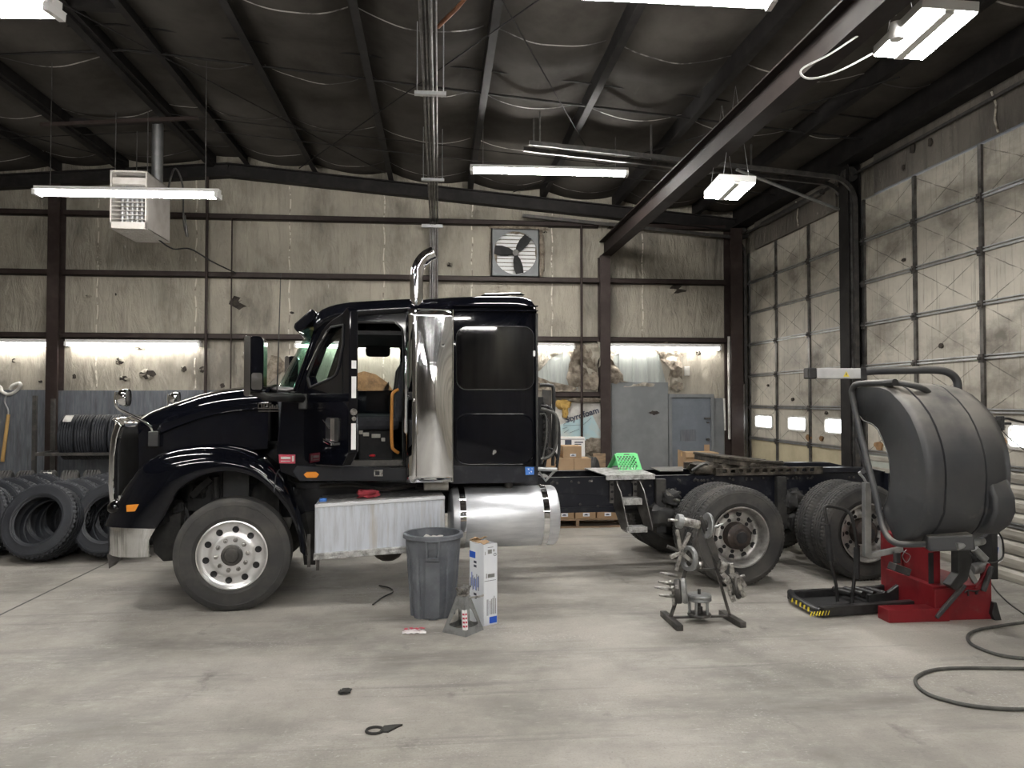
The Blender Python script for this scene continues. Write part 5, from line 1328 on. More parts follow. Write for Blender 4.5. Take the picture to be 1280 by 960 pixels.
b = B(); b.prism(out_, 0, .085, DF, [win_]); door = P('door', b, 'paint', bev=.012)
b = B(); b.prism(win_, .035, .041, DF); b.out('door_glass', K['glass'], door)
b = B(); b.tube([DF(s, z, -.004) for s, z in win_], .011, 6, closed=True); b.out('window_seal', K['black_dull'], door)
b = B(); s0, z0 = DT(398, 434); s1, z1 = DT(385, 462); b.tube([DF(DT(415, 406)[0], DT(415, 406)[1], -.006), DF(s0, z0, -.006), DF(s1, z1, -.006)], .008, 6); b.out('window_bead', K['chrome_worn'], door)
b = B(); h0 = DT(413, 522); h1 = DT(418.5, 548); b.prism(rrect(h0[0] - .08, h1[1] - .03, h1[0] + .1, h0[1], .04), -.012, 0, DF); b.out('handle_cup', K['black'], door, bev=.004)
b = B(); b.bar(DF(h1[0] + .02, h0[1], -.03), DF(h1[0] + .02, h1[1] - .02, -.03), .04, .02); b.bar(DF(h0[0] - .1, h0[1] - .02, -.008), DF(h0[0] + .04, h0[1] - .1, -.008), .05, .01); b.bar(DF(h0[0] - .06, h1[1] - .02, -.02), DF(h1[0] + .02, h1[1] - .05, -.02), .05, .03); b.out('door_handle', K['chrome'], door, bev=.006)
for (za, zb) in ((2.31, 2.24), (2.17, 1.98), (1.76, 1.53)):
    b = B(); b.hexa([DF(DL + .001 + e, z, d) for z in (zb, za) for (d, e) in ((.02, 0), (.065, 0), (.065, .002), (.02, .002))]); b.out('edge_sticker', K['white'], door)
b = B(); b.cyl(DF(DL, 1.86, .04), DF(DL + .015, 1.86, .04), .03, 12); b.cyl(DF(DL, 1.8, .045), DF(DL + .01, 1.8, .045), .02, 10); b.out('door_latch', K['steel'], door, smooth=40)
b = B(); b.box((0, 0, 0), (0, 0, 0)); b = B(); b.bar(DF(.6, 2.02, .085), DF(.6, 2.02, .15), .05, .1); b.prism([(.15, 1.45), (.9, 1.5), (.9, 1.75), (.15, 1.75)], .085, .14, DF); b.prism([(.05, 1.97), (.9, 1.97), (.9, 2.05), (.05, 2.05)], .085, .13, DF); b.out('door_lining', K['hood_plastic'], door, bev=.02)
b = B(); b.tube([DF(.55, 2.06, .1), V((T(451, 499.5, .3)[0], .32, T(451, 499.5, .3)[1]))], .006, 6); P('door_check_strap', b, 'chrome_worn')
# ---- mirrors
def mirror(s):
    f = (lambda v: v) if s == 0 else mir
    mv = -.28
    x0, z0 = T(308, 490, mv); x1, z1 = T(332, 421.5, mv)
    # housing leans forward: wide face looks rearward
    u0, u1 = x0, x1
    b = B(); b.prism(rrect(u0 + .03, z0, u1, z1, .05), f(mv) - .11, f(mv) + .11, UW); m = P('mirror_housing', b, 'paint', bev=.03)
    b = B(); b.prism(rrect(u0 - .005, z0 - .04, u0 + .05, z1, .025), f(mv) - .115, f(mv) + .115, UW); b.out('mirror_trim', K['chrome'], m, bev=.015)
    b = B(); zc_ = z0 + .17; b.prism(rrect(u0 + .06, z0 + .02, u1 - .01, zc_, .02), f(mv) - .116, f(mv) + .116, UW); b.out('lower_glass', K['chrome_worn'], m, bev=.004)
    b = B(); za = T(330, 496, mv)[1]; b.tube([V((u0 + .05, f(mv), za + .05)), V((u1, f(mv), za + .0)), V((T(376, 495, .1)[0], f(.12), za - .01)), V((T(378, 498, .2)[0], f(.22), za - .03))], [.03, .04, .045, .05], 8); b.out('mirror_arm', K['black'], m, smooth=50)
    b = B(); p = T3(379, 500, .17); b.box((p.x - .04, f(.17) - .04, p.z - .09), (p.x + .04, f(.17) + .05, p.z + .06)); b.out('mirror_mount', K['black'], m, bev=.01)
mirror(0); mirror(1)
b = B(); b.tube([T3(346, 496, -.1), T3(348, 440, -.1), T3(351, 342, -.1)], [.007, .006, .004], 6); P('antenna', b, 'black')
def hood_mirror(s):
    f = (lambda v: v) if s == 0 else mir
    c = T3(157, 497, .3); c.y = f(.3)
    b = B(); b.lathe([(0, .075), (.045, .07), (.075, .045), (.085, 0), (.082, -.02), (0, -.02)], c, (-1, 0, 0), 20); m = P('hood_mirror', b, 'chrome', smooth=60)
    b = B(); b.lathe([(.0, .0), (.078, .0), (.08, .01)], c + V((.022, 0, 0)), (1, 0, 0), 20); b.out('mirror_glass', K['black'], m)
    b = B(); a = T3(144, 497, .3); 
    pts = [T3(145, 490, .3), T3(144, 500, .3), T3(147, 510, .3), T3(160, 517, .36), T3(176, 525, .44), T3(188, 533, .5), T3(191, 541, .52)]
    b.tube(smooth_pts([V((p.x, f(p.y), p.z)) for p in pts], 4), .014, 8); b.out('mirror_arm', K['chrome'], m, smooth=60)
    b = B(); p = T3(192, 548, .53); b.box((p.x - .045, f(.53) - .03, p.z - .08), (p.x + .05, f(.53) + .08, p.z + .07)); b.out('mirror_base', K['black'], m, bev=.008)
hood_mirror(0); hood_mirror(1)
# ---- sleeper
vs_ = .14
SR = [(511, 377), (530, 374), (560, 371.5), (600, 370), (640, 370), (655, 370.8), (664, 374.5), (669, 381), (671.5, 388)]
sr = resample([T(x, y, .4) for x, y in SR], 18); zb_ = T(600, 584, vs_)[1]; ue = T(672, 500, vs_)[0]
secs = []
for i, p in enumerate(sr):
    e = max(0, i - 12) / 5; ins = .05 * e ** 2
    half = [(1.08, None), (1.085, -1.0), (1.085, -.5), (1.08, -.2), (1.065, -.12), (1.02, -.055), (.93, -.018), (.75, 0), (0, .02)]
    pts = []
    for a, dz in half: pts.append((a - ins, zb_ if dz is None else (p.y + dz if dz > -.4 else 3.0 + dz)))
    secs.append([V((min(p.x, ue), 1.22 - a, z)) for a, z in pts] + [V((min(p.x, ue), 1.22 + a, z)) for a, z in reversed(pts[:-1])])
secs = secs
b = B(); b.loft(secs, caps=True); slp = P('sleeper', b, 'paint', smooth=45)
b = B(); b.prism(tp([(600, 370.5), (605, 368.3), (648, 367.3), (655, 370.5)], .9), .8, 1.64, UW); b.out('roof_hatch', K['paint'], slp, bev=.01)
def on_side(name, pts, v0, v1, m, par=slp, holes=(), **k):
    b = B(); b.prism(tp(pts, vs_), v0, v1, UW, [tp(h, vs_) for h in holes]); return b.out(name, K[m], par, **k)
for y in (381.5, 387.5):
    on_side('side_moulding', [(566, y), (672, y + .8), (672, y + 2.0), (566, y + 1.2)], vs_ - .02, vs_ + .04, 'paint')
W0 = rrect(570.5, 408.5, 667, 487, 13)
on_side('sleeper_window', W0, vs_ - .012, vs_ + .02, 'glass_dark')
b = B(); b.tube([V((x, vs_ - .006, z)) for x, z in tp(W0, vs_)], .007, 6, closed=True); b.out('window_trim', K['black'], slp, smooth=60)
L0 = rrect(570, 518.5, 665.5, 579, 14)
on_side('luggage_door', L0, vs_ - .012, vs_ + .02, 'paint', bev=.006)
b = B(); b.tube([V((x, vs_ - .007, z)) for x, z in tp(rrect(568.5, 517.5, 667, 580.5, 15), vs_)], .007, 6, closed=True); b.out('door_gap', K['paint'], slp, smooth=60)
b = B(); p = T3(618, 564.5, vs_ - .012); b.cyl(p, p + V((0, -.014, 0)), .018, 14); b.cyl(p + V((-.012, 0, -.02)), p + V((-.012, -.02, -.02)), .01, 8); b.out('luggage_latch', K['chrome'], slp, smooth=40)
on_side('sleeper_skirt', [(564, 582), (672, 583), (672.5, 603), (564, 604.5)], vs_ - .015, vs_ + .05, 'frame', bev=.006)
s_ = on_side('blue_label', [(656, 583.5), (667, 583.5), (667, 593), (656.5, 593.5)], vs_ - .018, vs_ - .013, 'blue_sticker')
for (x, y, r) in ((660, 586.5, 1.2), (663.5, 589.5, 1.0), (661, 591, .7), (664.5, 586, .6)):
    on_side('label_print', [(x - r, y - r * .7), (x + r, y - r), (x + r * .6, y + r)], vs_ - .021, vs_ - .018, 'white')
on_side('rear_trim', [(669.5, 392), (672, 392), (672.5, 583), (670, 583)], vs_ - .02, vs_ + .02, 'black')
b = B(); p = T3(667.5, 442, vs_); b.box((p.x - .012, vs_ - .02, p.z - .03), (p.x + .012, vs_ + .01, p.z + .03)); b.out('white_block', K['white'], slp, bev=.008)  # small white block by the sleeper's rear edge
# fairing trim at the sleeper rear, hose rack, hoses
b = B(); ub_ = T(676, 500, .4)[0]; b.box((ub_, .5, 1.18), (ub_ + .05, .9, 2.0)); P('rear_panel', b, 'black_dull')
b = B(); b.tube(smooth_pts([T3(675, 481, .5), T3(688, 482, .5), T3(692, 488, .5), T3(692, 530, .5), T3(691, 582, .5)], 4), .02, 8); P('hose_bracket', b, 'black', smooth=50)
b = B(); b.prism(tp([(678, 487), (689, 488), (690, 570), (679, 570)], .6), .6, .62, UW); P('hose_plate', b, 'steel_dark')
for k, (pp, r, m) in enumerate((([(676, 511), (684, 513), (694, 518), (696, 530), (695, 556), (688, 570), (676, 574)], .018, 'hose'), ([(676, 507), (686, 509), (692, 516), (698, 528), (699, 560), (696, 580)], .016, 'black'), ([(677, 560), (690, 562), (697, 575), (694, 588), (685, 595)], .014, 'black'), ([(675, 518), (682, 520), (683, 545), (677, 580)], .012, 'hose'), ([(679, 520), (685, 530), (684, 560), (680, 585)], .016, 'black'))):
    b = B(); b.tube(smooth_pts([T3(x, y, .38 + .05 * (k % 3)) for x, y in pp], 4), r, 8); P('air_hose', b, m if k != 4 else 'black', smooth=60)
b = B(); 
for k in range(40):
    pass
pts = [V((T(677, 0, .45)[0] + .03 + .022 * math.cos(k * .9), .42 + .03 * math.sin(k * .9), 1.35 + .008 * k)) for k in range(75)]
b.tube(pts, .007, 5); P('coiled_line', b, 'black')
b = B(); b.tube([T3(672, 586, .35), T3(696, 587, .35)], .022, 8); b.tube([T3(674, 590, .38), T3(682, 601, .38), T3(694, 588, .38)], .014, 6); P('hose_support', b, 'galv', smooth=50)
b = B(); b.box((T(560, 600, .4)[0], .5, zf1), (T(672, 600, .4)[0], 1.9, zb_)); P('sleeper_mount', b, 'under')
b = B(); p = T(571, 600, .25); b.tube(smooth_pts([T3(520, 608, .5), T3(560, 612, .5), T3(600, 606, .45), T3(650, 603, .5)], 3), .025, 6); b.tube(smooth_pts([T3(400, 608, .5), T3(440, 606, .45), T3(480, 612, .5), T3(520, 606, .5)], 3), .02, 6); P('chassis_lines', b, 'steel_dark', smooth=50)
# ---- exhaust: stack, heat shield, grab bar
b = B(); b.tube(smooth_pts([T3(521, 420, .25), T3(521, 388, .25), T3(520.5, 352, .25), T3(522, 338, .25), T3(526, 328, .25), T3(533, 320.5, .25), T3(542, 316, .25)], 5), .064, 20, caps=False); st = P('exhaust_stack', b, 'chrome', smooth=60, solid=.004)
b = B(); b.cyl((T(524, 500, .3)[0] + .05, .3, 1.25), (T(524, 500, .3)[0] + .05, .3, 2.7), .12, 20); P('muffler', b, 'steel_dark', smooth=50)
sx0, sx1 = T(508.5, 500, .0)[0], T(566, 500, -.0)[0]; szt, szb = T(540, 386.5, 0)[1], T(540, 603, 0)[1]
plan = [(sx0 + .06, .2), (sx0 + .02, .17), (sx0, .12), (sx0 + .0, .06), (sx0 + .02, .015), (sx0 + .06, -.012), (sx0 + .085, -.012), (sx0 + .092, .0)]
for k in range(9):
    t = k / 8; plan.append((sx0 + .1 + (sx1 - sx0 - .1) * t, .004 - .02 * math.sin(PI * t)))
plan += [(sx1, .02), (sx1, .1)]
b = B(); nz_ = 26
b.grid(nz_, len(plan), lambda a, c: (lambda i: V((plan[i][0], plan[i][1] + (.013 * math.sin(a * 6.5 + 1 + (i - 7) * .12) * math.sin(PI * (i - 7) / 9) if 7 < i < 17 else 0), szb + (szt - szb) * a)))(round(c * (len(plan) - 1))))
hs = P('heat_shield', b, 'chrome', smooth=40, solid=.004)
b = B(); b.tube([V((sx1, -.002, szb)), V((sx1, -.002, szt)), V((sx0 + .1, -.0, szt))], .006, 6); b.out('shield_edge', K['chrome'], hs)
for (px, py) in ((554, 432), (517, 500), (517, 404)):
    b = B(); b.sphere(T3(px, py, -.015), .016, 10); b.out('shield_bolt', K['chrome'], hs, smooth=80)
b = B(); p = T3(545, 608, .2); b.cyl((p.x - .12, .2, p.z + .02), (p.x + .12, .2, p.z + .02), .06, 16); P('exhaust_elbow', b, 'white_dirty', smooth=50)
b = B(); b.tube([T3(510, 436, .1), T3(507.5, 439, .07), T3(507, 470, .07), T3(506.5, 540, .07), T3(510, 544, .1)], .013, 10); gb = P('grab_bar', b, 'chrome', smooth=60)
for y in (435, 544):
    b = B(); b.sphere(T3(510, y, .1), .025, 8); b.out('bar_foot', K['chrome'], gb, smooth=80)
# ---- deck plate, steps, fifth wheel, rear ramps
zd = zf1 + .012
pl = [(T(738, 588, 1.5)[0], 1.62), (T(800, 589, 1.5)[0], 1.62), (T(820, 597.5, .8)[0], .74), (T(752, 597.5, .8)[0], .74)]
b = B(); b.prism([(T(732, 590, 1.6)[0], 1.66), (T(796, 590, 1.6)[0], 1.66), (T(818, 597, .75)[0], .72), (T(757, 597, .75)[0], .72)], zd, zd + .012, lambda x, y, d: V((x, y, d))); b.box((T(757, 597, .72)[0], .7, zd - .04), (T(818, 597, .72)[0], .72, zd + .012)); P('deck_plate', b, 'tread_plate')
b = B(); b.prism([(T(815, 590, 1.6)[0], 1.66), (T(856, 588, 1.6)[0], 1.66), (T(850, 592, 1.2)[0], 1.1), (T(822, 594, 1.2)[0], 1.1)], zd, zd + .01, lambda x, y, d: V((x, y, d))); P('deck_plate', b, 'steel_dark')
# step ladder hung on the rail
def step_side(px):
    pts = [(px[0], 602), (px[1], 601), (px[2], 618), (px[3], 656), (px[4], 664), (px[5], 664)]
for k, (vtop, pts, vv_) in enumerate(((.78, [(764.5, 601), (771, 601), (780, 618), (784, 663), (778, 664)], 0), (.78, [(793, 601), (797, 601), (804.5, 615), (812, 658), (808, 664)], 1))):
    u0 = T(767 if k == 0 else 795, 601, .77)[0]
    zt_, zm, zb2 = T(770, 601, .77)[1], T(780, 618, .6)[1], T(783, 663, .5)[1]
    u0 = T((767, 796)[k], 604, .78)[0]; u1 = T((783, 811)[k], 662, .45)[0] + (0.0)
    b = B(); b.prism([(.78, zt_), (.78, zt_ - .28), (.6, zb2), (.45, zb2), (.45, zb2 + .04), (.62, zt_ - .1), (.72, zt_)], u0 - .006, u0 + .006, lambda v, z, d: V((d + (.78 - v) * .18, v, z))); P('step_side_plate', b, 'galv_dark')
    b = B(); b.box((u0 - .05, .765, zt_ - .25), (u0 + .05, .775, zt_)); P('step_bracket', b, 'galv_dark')
    for z in (zt_ - .04, zt_ - .12, zt_ - .2):
        b = B(); b.cyl((u0 - .025 + .0, .75, z), (u0 - .025, .77, z), .015, 8); P('step_bolt', b, 'black_dull')
for (pa, pb, v) in (((779, 623.5), (803, 631), .6), ((784, 659.5), (809.5, 665.5), .45)):
    a_, c = T(pa[0], pa[1], v), T(pb[0], pb[1], v)
    b = B(); b.box((a_[0], v - .0, c[1]), (c[0], v + .17, a_[1])); P('step_tread', b, 'tread_plate', bev=.004)
# fifth wheel: tilted coupling plate on slotted slide rails
c5 = T(920, 578, 1.2)[0]; w5 = T(920, 577, 1.2)[1]
R5 = Matrix.Rotation(.11, 3, 'Y')
def f5(x, y, d): return V((c5, 1.22, w5 + .03)) + R5 @ V((x, y, d))
outl = [(-.42, .3), (-.3, .44), (.1, .46), (.48, .3), (.52, .2), (.12, .06), (.02, .05), (-.02, 0), (.02, -.05), (.12, -.06), (.52, -.2), (.48, -.3), (.1, -.46), (-.3, -.44), (-.42, -.3)]
b = B(); b.prism(outl, 0, .03, f5); b.prism([(x * .96, y * .96) for x, y in outl], -.06, 0, f5); fw5 = P('fifth_wheel_plate', b, 'greasy', bev=.006)
for y in (.4, -.44):
    b = B(); b.box((c5 - .18, 1.22 + y, zd), (c5 + .18, 1.22 + y + .06, w5 - .02)); b.cyl((c5, 1.22 + y - .02, w5 - .03), (c5, 1.22 + y + .08, w5 - .03), .05, 12); P('fifth_wheel_bracket', b, 'greasy', bev=.01)
for v in (.74, 1.62):
    b = B(); hs_ = [rrect(-.52 + .1 * k, .03, -.46 + .1 * k, .07, .01, 2) for k in range(12)]
    b.prism([(-.6, 0), (.75, 0), (.75, .085), (-.6, .085)], v, v + .05, lambda x, z, d: V((c5 + .12 + x, d, zd - .02 + z)), hs_); P('slide_rail', b, 'greasy')
b = B(); b.bar((c5 - .5, 1.0, zd + .05), (c5 + .5, 1.0, zd + .04), .3, .05); b.cyl((c5 - .4, .8, zd + .06), (c5 + .1, 1.1, zd + .08), .05, 10); P('release_gear', b, 'greasy', bev=.01)
lump((c5 - .72, .78, zd - .03), (c5 - .4, 1.0, zd + .13), .5, 2.6, 140, (12, 8)).out('air_line_bundle', K['greasy'], TK, smooth=60)
b = B(); b.tube(smooth_pts([(c5 - .75, .8, zd + .04), (c5 - .6, .78, zd + .12), (c5 - .5, .82, zd + .06), (c5 - .35, .78, zd + .03), (c5 - .2, .85, zd + .05)], 5), .016, 6); P('air_line', b, 'hose', smooth=60)
for v in (.76, 1.52):
    b = B(); b.prism([(fu1 - 1.2, zf1), (fu1 - 1.05, zf1 + .065), (fu1 - .25, zf1 + .055), (fu1 + .0, zf1 - .0)], v, v + .16, UW); P('guide_ramp', b, 'frame', bev=.006)
b = B(); b.box((fu1 - .02, .7, zf0 + .05), (fu1 + .01, 1.74, zf1 - .01)); b.box((fu1 - .2, .9, zf0 + .0), (fu1 + .02, 1.54, zf0 + .04)); P('end_member', b, 'frame', bev=.008)

# ---- things resting on the truck
def troot(name, label, cat, u, v, w): 
    p = TF + TU * u + TV * v + V((0, 0, w)); return thing(name, label, cat, p, TY)
u, _ = T(461, 618, .3); zt_ = c1[1] + (c2[1] - c1[1]) * (u - c1[0]) / (c2[0] - c1[0]) + .012
t = troot('shop_rag', 'crumpled red rag lying on the silver battery box under the cab', 'rag', u, .2, zt_)
lump((-.11, -.08, 0), (.1, .09, .075), .5, 1.9, 7, (14, 10)).out('rag_cloth', K['red_cloth'], t, smooth=80)
# green step stool folded open on the deck
u, z = T(787, 590, 1.3); t = troot('step_stool', 'green perforated folding step stool standing on the chassis deck', 'stool', u, 1.3, zd + .012)
w = T(802, 590, 1.3)[0] - T(771.5, 590, 1.3)[0]; h = T(787, 567, 1.3)[1] - zd - .012
def stl(x, z, d): return V((x + .08 * (1 - z / h) * (x / w) * 0, d + .12 * z / h, z))
hs_ = [(( -w * .38 + w * .76 * (i + .5 * (j % 2)) / 6, h * .1 + h * .66 * j / 6)) for i in range(6) for j in range(7)]
hl = [rrect(x - .011, y - .011, x + .011, y + .011, .005, 2) for x, y in hs_] + [rrect(-w * .13, h * .87, w * .13, h * .94, .01, 2)]
b = B(); b.prism([(-w * .42, 0), (w * .52, 0), (w * .46, h * .85), (w * .38, h), (-w * .38, h), (-w * .48, h * .9)], 0, .02, stl, hl); b.out('top_panel', K['green'], t)
for s in (-1, 1):
    b = B(); b.bar((s * w * .4, .13, h * .9), (s * w * .45, .36, 0), .05, .03); b.out('leg', K['green'], t, bev=.006)
b = B(); b.bar((-w * .4, .3, h * .3), (w * .4, .3, h * .3), .03, .06); b.out('cross_brace', K['green'], t)
# ============================================================ NEAR THINGS
# ---- rubbish bin
q = atZ(541, 776, 0); Y0 = q.y + .26
q = lvl(541, 776, 6.69)
cx, cy = atZ(541, 776, 0).x, atZ(541, 776, 0).y + .22
t = thing('rubbish_bin', 'round grey plastic rubbish bin standing beside the white carton', 'bin', (cx, cy, 0))
H = .735; Rt, Rb = .255, .205
def wall(a, z):
    r = Rb + (Rt - Rb) * z / H
    k = (a / (2 * PI) * 8 + .5) % 1
    rib = .5 * (math.tanh((abs(k - .5) - .27) * 30) + 1)
    return r - .02 * rib * min(1, max(0, (.62 - z) * 12))
b = B(); nA = 160; zs_ = [0, .02, .1, .25, .4, .52, .57, .62, .66, H]
vs = []; fs = []
for z in zs_:
    for j in range(nA):
        a = 2 * PI * j / nA; r = wall(a, z); vs.append((r * math.cos(a), r * math.sin(a), z))
for i in range(len(zs_) - 1):
    for j in range(nA): fs.append((i * nA + j, i * nA + (j + 1) % nA, (i + 1) * nA + (j + 1) % nA, (i + 1) * nA + j))
o = len(vs); iz = [H, .05]
for z in iz:
    for j in range(nA):
        a = 2 * PI * j / nA; r = (Rb + (Rt - Rb) * z / H) - .016; vs.append((r * math.cos(a), r * math.sin(a), z))
for j in range(nA):
    fs.append(((len(zs_) - 1) * nA + j, (len(zs_) - 1) * nA + (j + 1) % nA, o + (j + 1) % nA, o + j)); fs.append((o + j, o + (j + 1) % nA, o + nA + (j + 1) % nA, o + nA + j))
fs.append(tuple(range(nA))); fs.append(tuple(o + nA + j for j in range(nA)))
b.add(vs, fs); b.out('body', K['grey_plastic'], t, smooth=30)
b = B(); b.lathe([(Rt - .014, H - .002), (Rt - .012, H + .012), (Rt + .004, H + .016), (Rt + .02, H + .008), (Rt + .022, H - .025), (Rt + .014, H - .03), (Rt, H - .02)], (0, 0, 0), (0, 0, 1), 72, loop=True); b.out('rim', K['grey_plastic'], t, smooth=50)
for a0 in (-PI / 2 - .02, PI / 2):
    b = B(); d = V((math.cos(a0), math.sin(a0), 0)); n = V((-d.y, d.x, 0)); 
    pz = lambda x, z, k: d * (Rb + (Rt - Rb) * z / H + k) + n * x + V((0, 0, z))
    b.prism([(-.065, H - .02), (-.058, H - .2), (.058, H - .2), (.065, H - .02)], -.006, .034, pz, [[(-.045, H - .02 - .015), (-.042, H - .17), (.042, H - .17), (.045, H - .035)]]); b.prism([(-.045, H - .1), (.045, H - .1), (.043, H - .035), (-.043, H - .035)], -.01, .008, pz); b.out('handle', K['grey_plastic'], t, bev=.004)
    b = B(); b.prism([(-.068, .02), (-.062, H - .21), (.07, H - .21), (.062, .02)], -.004, .012, pz); b.out('handle_rib', K['grey_plastic'], t, bev=.004)
b = B(); b.grid(8, 8, lambda u, w: V((.0 + .16 * (u - .5), -.12 + .12 * (w - .5), H - .07 + .06 * noise.noise(V((u * 3, w * 3, 4)))))); 
tt = thing('paper_waste', 'crumpled white paper lying in the grey rubbish bin', 'paper', (cx, cy, .62)); lump((-.1, -.16, -.08), (.1, .1, .09), .5, 2, 3).out('paper_ball', K['white_dirty'], tt, smooth=60)
lump((-.16, -.17, -.57), (.16, .17, -.07), .2, 2, 8).out('paper_filling', K['white_dirty'], tt, smooth=60)

# ---- tall white carton with open top
def at_floor(px, py): p = atZ(px, py, 0); return p
A = at_floor(604.5, 783); Bq = at_floor(621.5, 779.5); Cq = at_floor(585, 768)
ux = (Bq - A); w = ux.length; ux.normalize(); uy = V((-ux.y, ux.x, 0)); d = .2
hgt = atY(608, 687, A.y).z - 0; rz = math.atan2(ux.y, ux.x)
d_ = .23
ctr = A + ux * w / 2 + uy * d_ / 2
t = thing('white_carton', 'tall narrow white carton with blue printing and open top beside the grey bin', 'box', ctr, rz)
hw, hd, e = w / 2, d_ / 2, .004
hgt = .705
b = B()
b.box((-hw, -hd, 0), (hw, -hd + e, hgt)); b.box((-hw, hd - e, 0), (hw, hd, hgt)); b.box((-hw, -hd, 0), (-hw + e, hd, hgt)); b.box((hw - e, -hd, 0), (hw, hd, hgt)); b.box((-hw, -hd, 0), (hw, hd, e)); b.out('carton_body', K['paper'], t)
b = B(); b.grid(4, 6, lambda u, v: V((-hw + w * .95 * v, hd - .0 - .08 * u, hgt + .0 + .03 * u + .012 * math.sin(v * 9)))); b.out('flap', K['cardboard'], t, solid=.004)
b = B(); b.grid(4, 6, lambda u, v: V((-hw + .06 * u, -hd + d_ * v, hgt - .0 + .02 * u + .01 * math.sin(v * 8)))); b.out('flap', K['cardboard'], t, solid=.004)
def pr(name, m, x0, z0, x1, z1, face='f'):
    b = B(); s = .0008
    if face == 'f': b.box((-hw + w * x0, -hd - s, hgt * z0), (-hw + w * x1, -hd, hgt * z1))
    else: b.box((-hw - s, hd - d_ * x1, hgt * z0), (-hw, hd - d_ * x0, hgt * z1))
    return b.out(name, K[m], t)
pr('blue_panel', 'blue', .42, .02, .97, .1); pr('blue_panel', 'blue', .0, .8, .42, .88, 's')
rnd = random.Random(5)
for k in range(4): pr('barcode', 'ink', .26 + .06 * k if k else .24, .12, .28 + .06 * k - (.02 if k > 1 else 0), .32 - .02 * (k == 2))
for k in range(5): pr('print_block', 'grey_metal', .45 + .1 * k, .13, .5 + .1 * k, .2 + .16 * rnd.random())
for (x0, z0, x1, z1) in ((.3, .955, .7, .96), (.1, .87, .14, .91), (.06, .545, .9, .55), (.3, .585, .8, .63), (.3, .88, .6, .93), (.7, .9, .8, .93), (.18, .58, .24, .64)): pr('print_block', 'grey_metal' if z1 - z0 > .03 else 'ink', x0, z0, x1, z1)
for k in range(9): pr('print_line', 'blue' if k % 2 else 'ink', .08 + .07 * k, .42 + .03 * math.sin(k * 2), .12 + .07 * k, .62 - .08 * rnd.random(), 's')
for (z0, z1) in ((.74, .77), (.69, .72), (.34, .37), (.3, .32)): pr('print_block', 'ink', .3, z0, .5, z1, 's')
b = B(); R = .012; z = hgt * .862; x = -hw + w * .83
b.tube([(x + R * math.cos(k * PI / 8), -hd - .0008, z + R * math.sin(k * PI / 8)) for k in range(16)], .0025, 5, closed=True); b.out('print_ring', K['ink'], t)

# ---- jack stand
q = atZ(577, 796, 0); s2 = .165
c = atZ(579, 790, 0); cx, cy = c.x, c.y + .03
t = thing('jack_stand', 'small grey steel jack stand with red and white sticker before the white carton', 'jack stand', (cx, cy, 0), PI / 4 + .1)
hb, ht_, Hs = .125, .042, .3
for k in range(4):
    R = Matrix.Rotation(k * PI / 2, 3, 'Z')
    f = lambda x, z, d: R @ V((x, -(hb + (ht_ - hb) * z / Hs) + d, z))
    b = B(); b.prism([(-hb, 0), (hb, 0), (ht_, Hs), (-ht_, Hs)], 0, .005, f, [smooth_pts([(-.06, .06), (.06, .06), (.058, .1), (.022, .19), (-.022, .19), (-.058, .1)], 3, True)]); b.out('side_plate', K['grey_metal'], t)
b = B(); b.box((-hb, -hb, 0), (hb, hb, .012)); b = B(); b.lathe([(.04, .2), (.04, Hs), (.05, Hs + .005), (.05, Hs + .02), (.034, Hs + .02)], (0, 0, 0), (0, 0, 1), 20); b.out('collar', K['steel'], t, smooth=40)
b = B(); b.box((-.026, -.026, .1), (.026, .026, Hs + .07)); 
post = b.out('ratchet_post', K['steel'], t, bev=.004)
b = B(); b.prism([(-.065, .055), (-.05, .02), (.05, .02), (.065, .055), (.045, .06), (.035, .04), (-.035, .04), (-.045, .06)], -.035, .035, lambda x, z, d: V((x, d, Hs + .02 + z))); b.out('saddle', K['steel'], t, bev=.005)
b = B(); b.tube([V((.02, -.03, Hs - .02)), V((.09, -.1, Hs - .015)), V((.13, -.12, Hs - .01))], .008, 8); b.out('release_lever', K['steel'], t)
for (x0, x1, R) in ((.05, .085, 0), (-.085, -.05, PI / 2)): pass
b = B()
for k, sg in ((0, -1), (3, 1)):
    R = Matrix.Rotation(k * PI / 2, 3, 'Z'); f = lambda x, z, d: R @ V((x, -(hb + (ht_ - hb) * z / Hs) - .001 - d, z))
    xa = lambda z: (hb + (ht_ - hb) * z / Hs)
    pts = [(sg * (xa(.05)), .05), (sg * (xa(.05) - .03), .05), (sg * (xa(.2) - .028), .2), (sg * xa(.2), .2)]
    b.mat(0).prism(pts, 0, .001, f)
    for z in (.07, .1, .13, .16): b.mat(1).prism([(sg * (xa(z) - .004), z), (sg * (xa(z) - .026), z), (sg * (xa(z) - .026), z + .016), (sg * (xa(z) - .004), z + .014)], .001, .0016, f)
b.out('warning_sticker', [K['white'], K['red_sticker']], t)
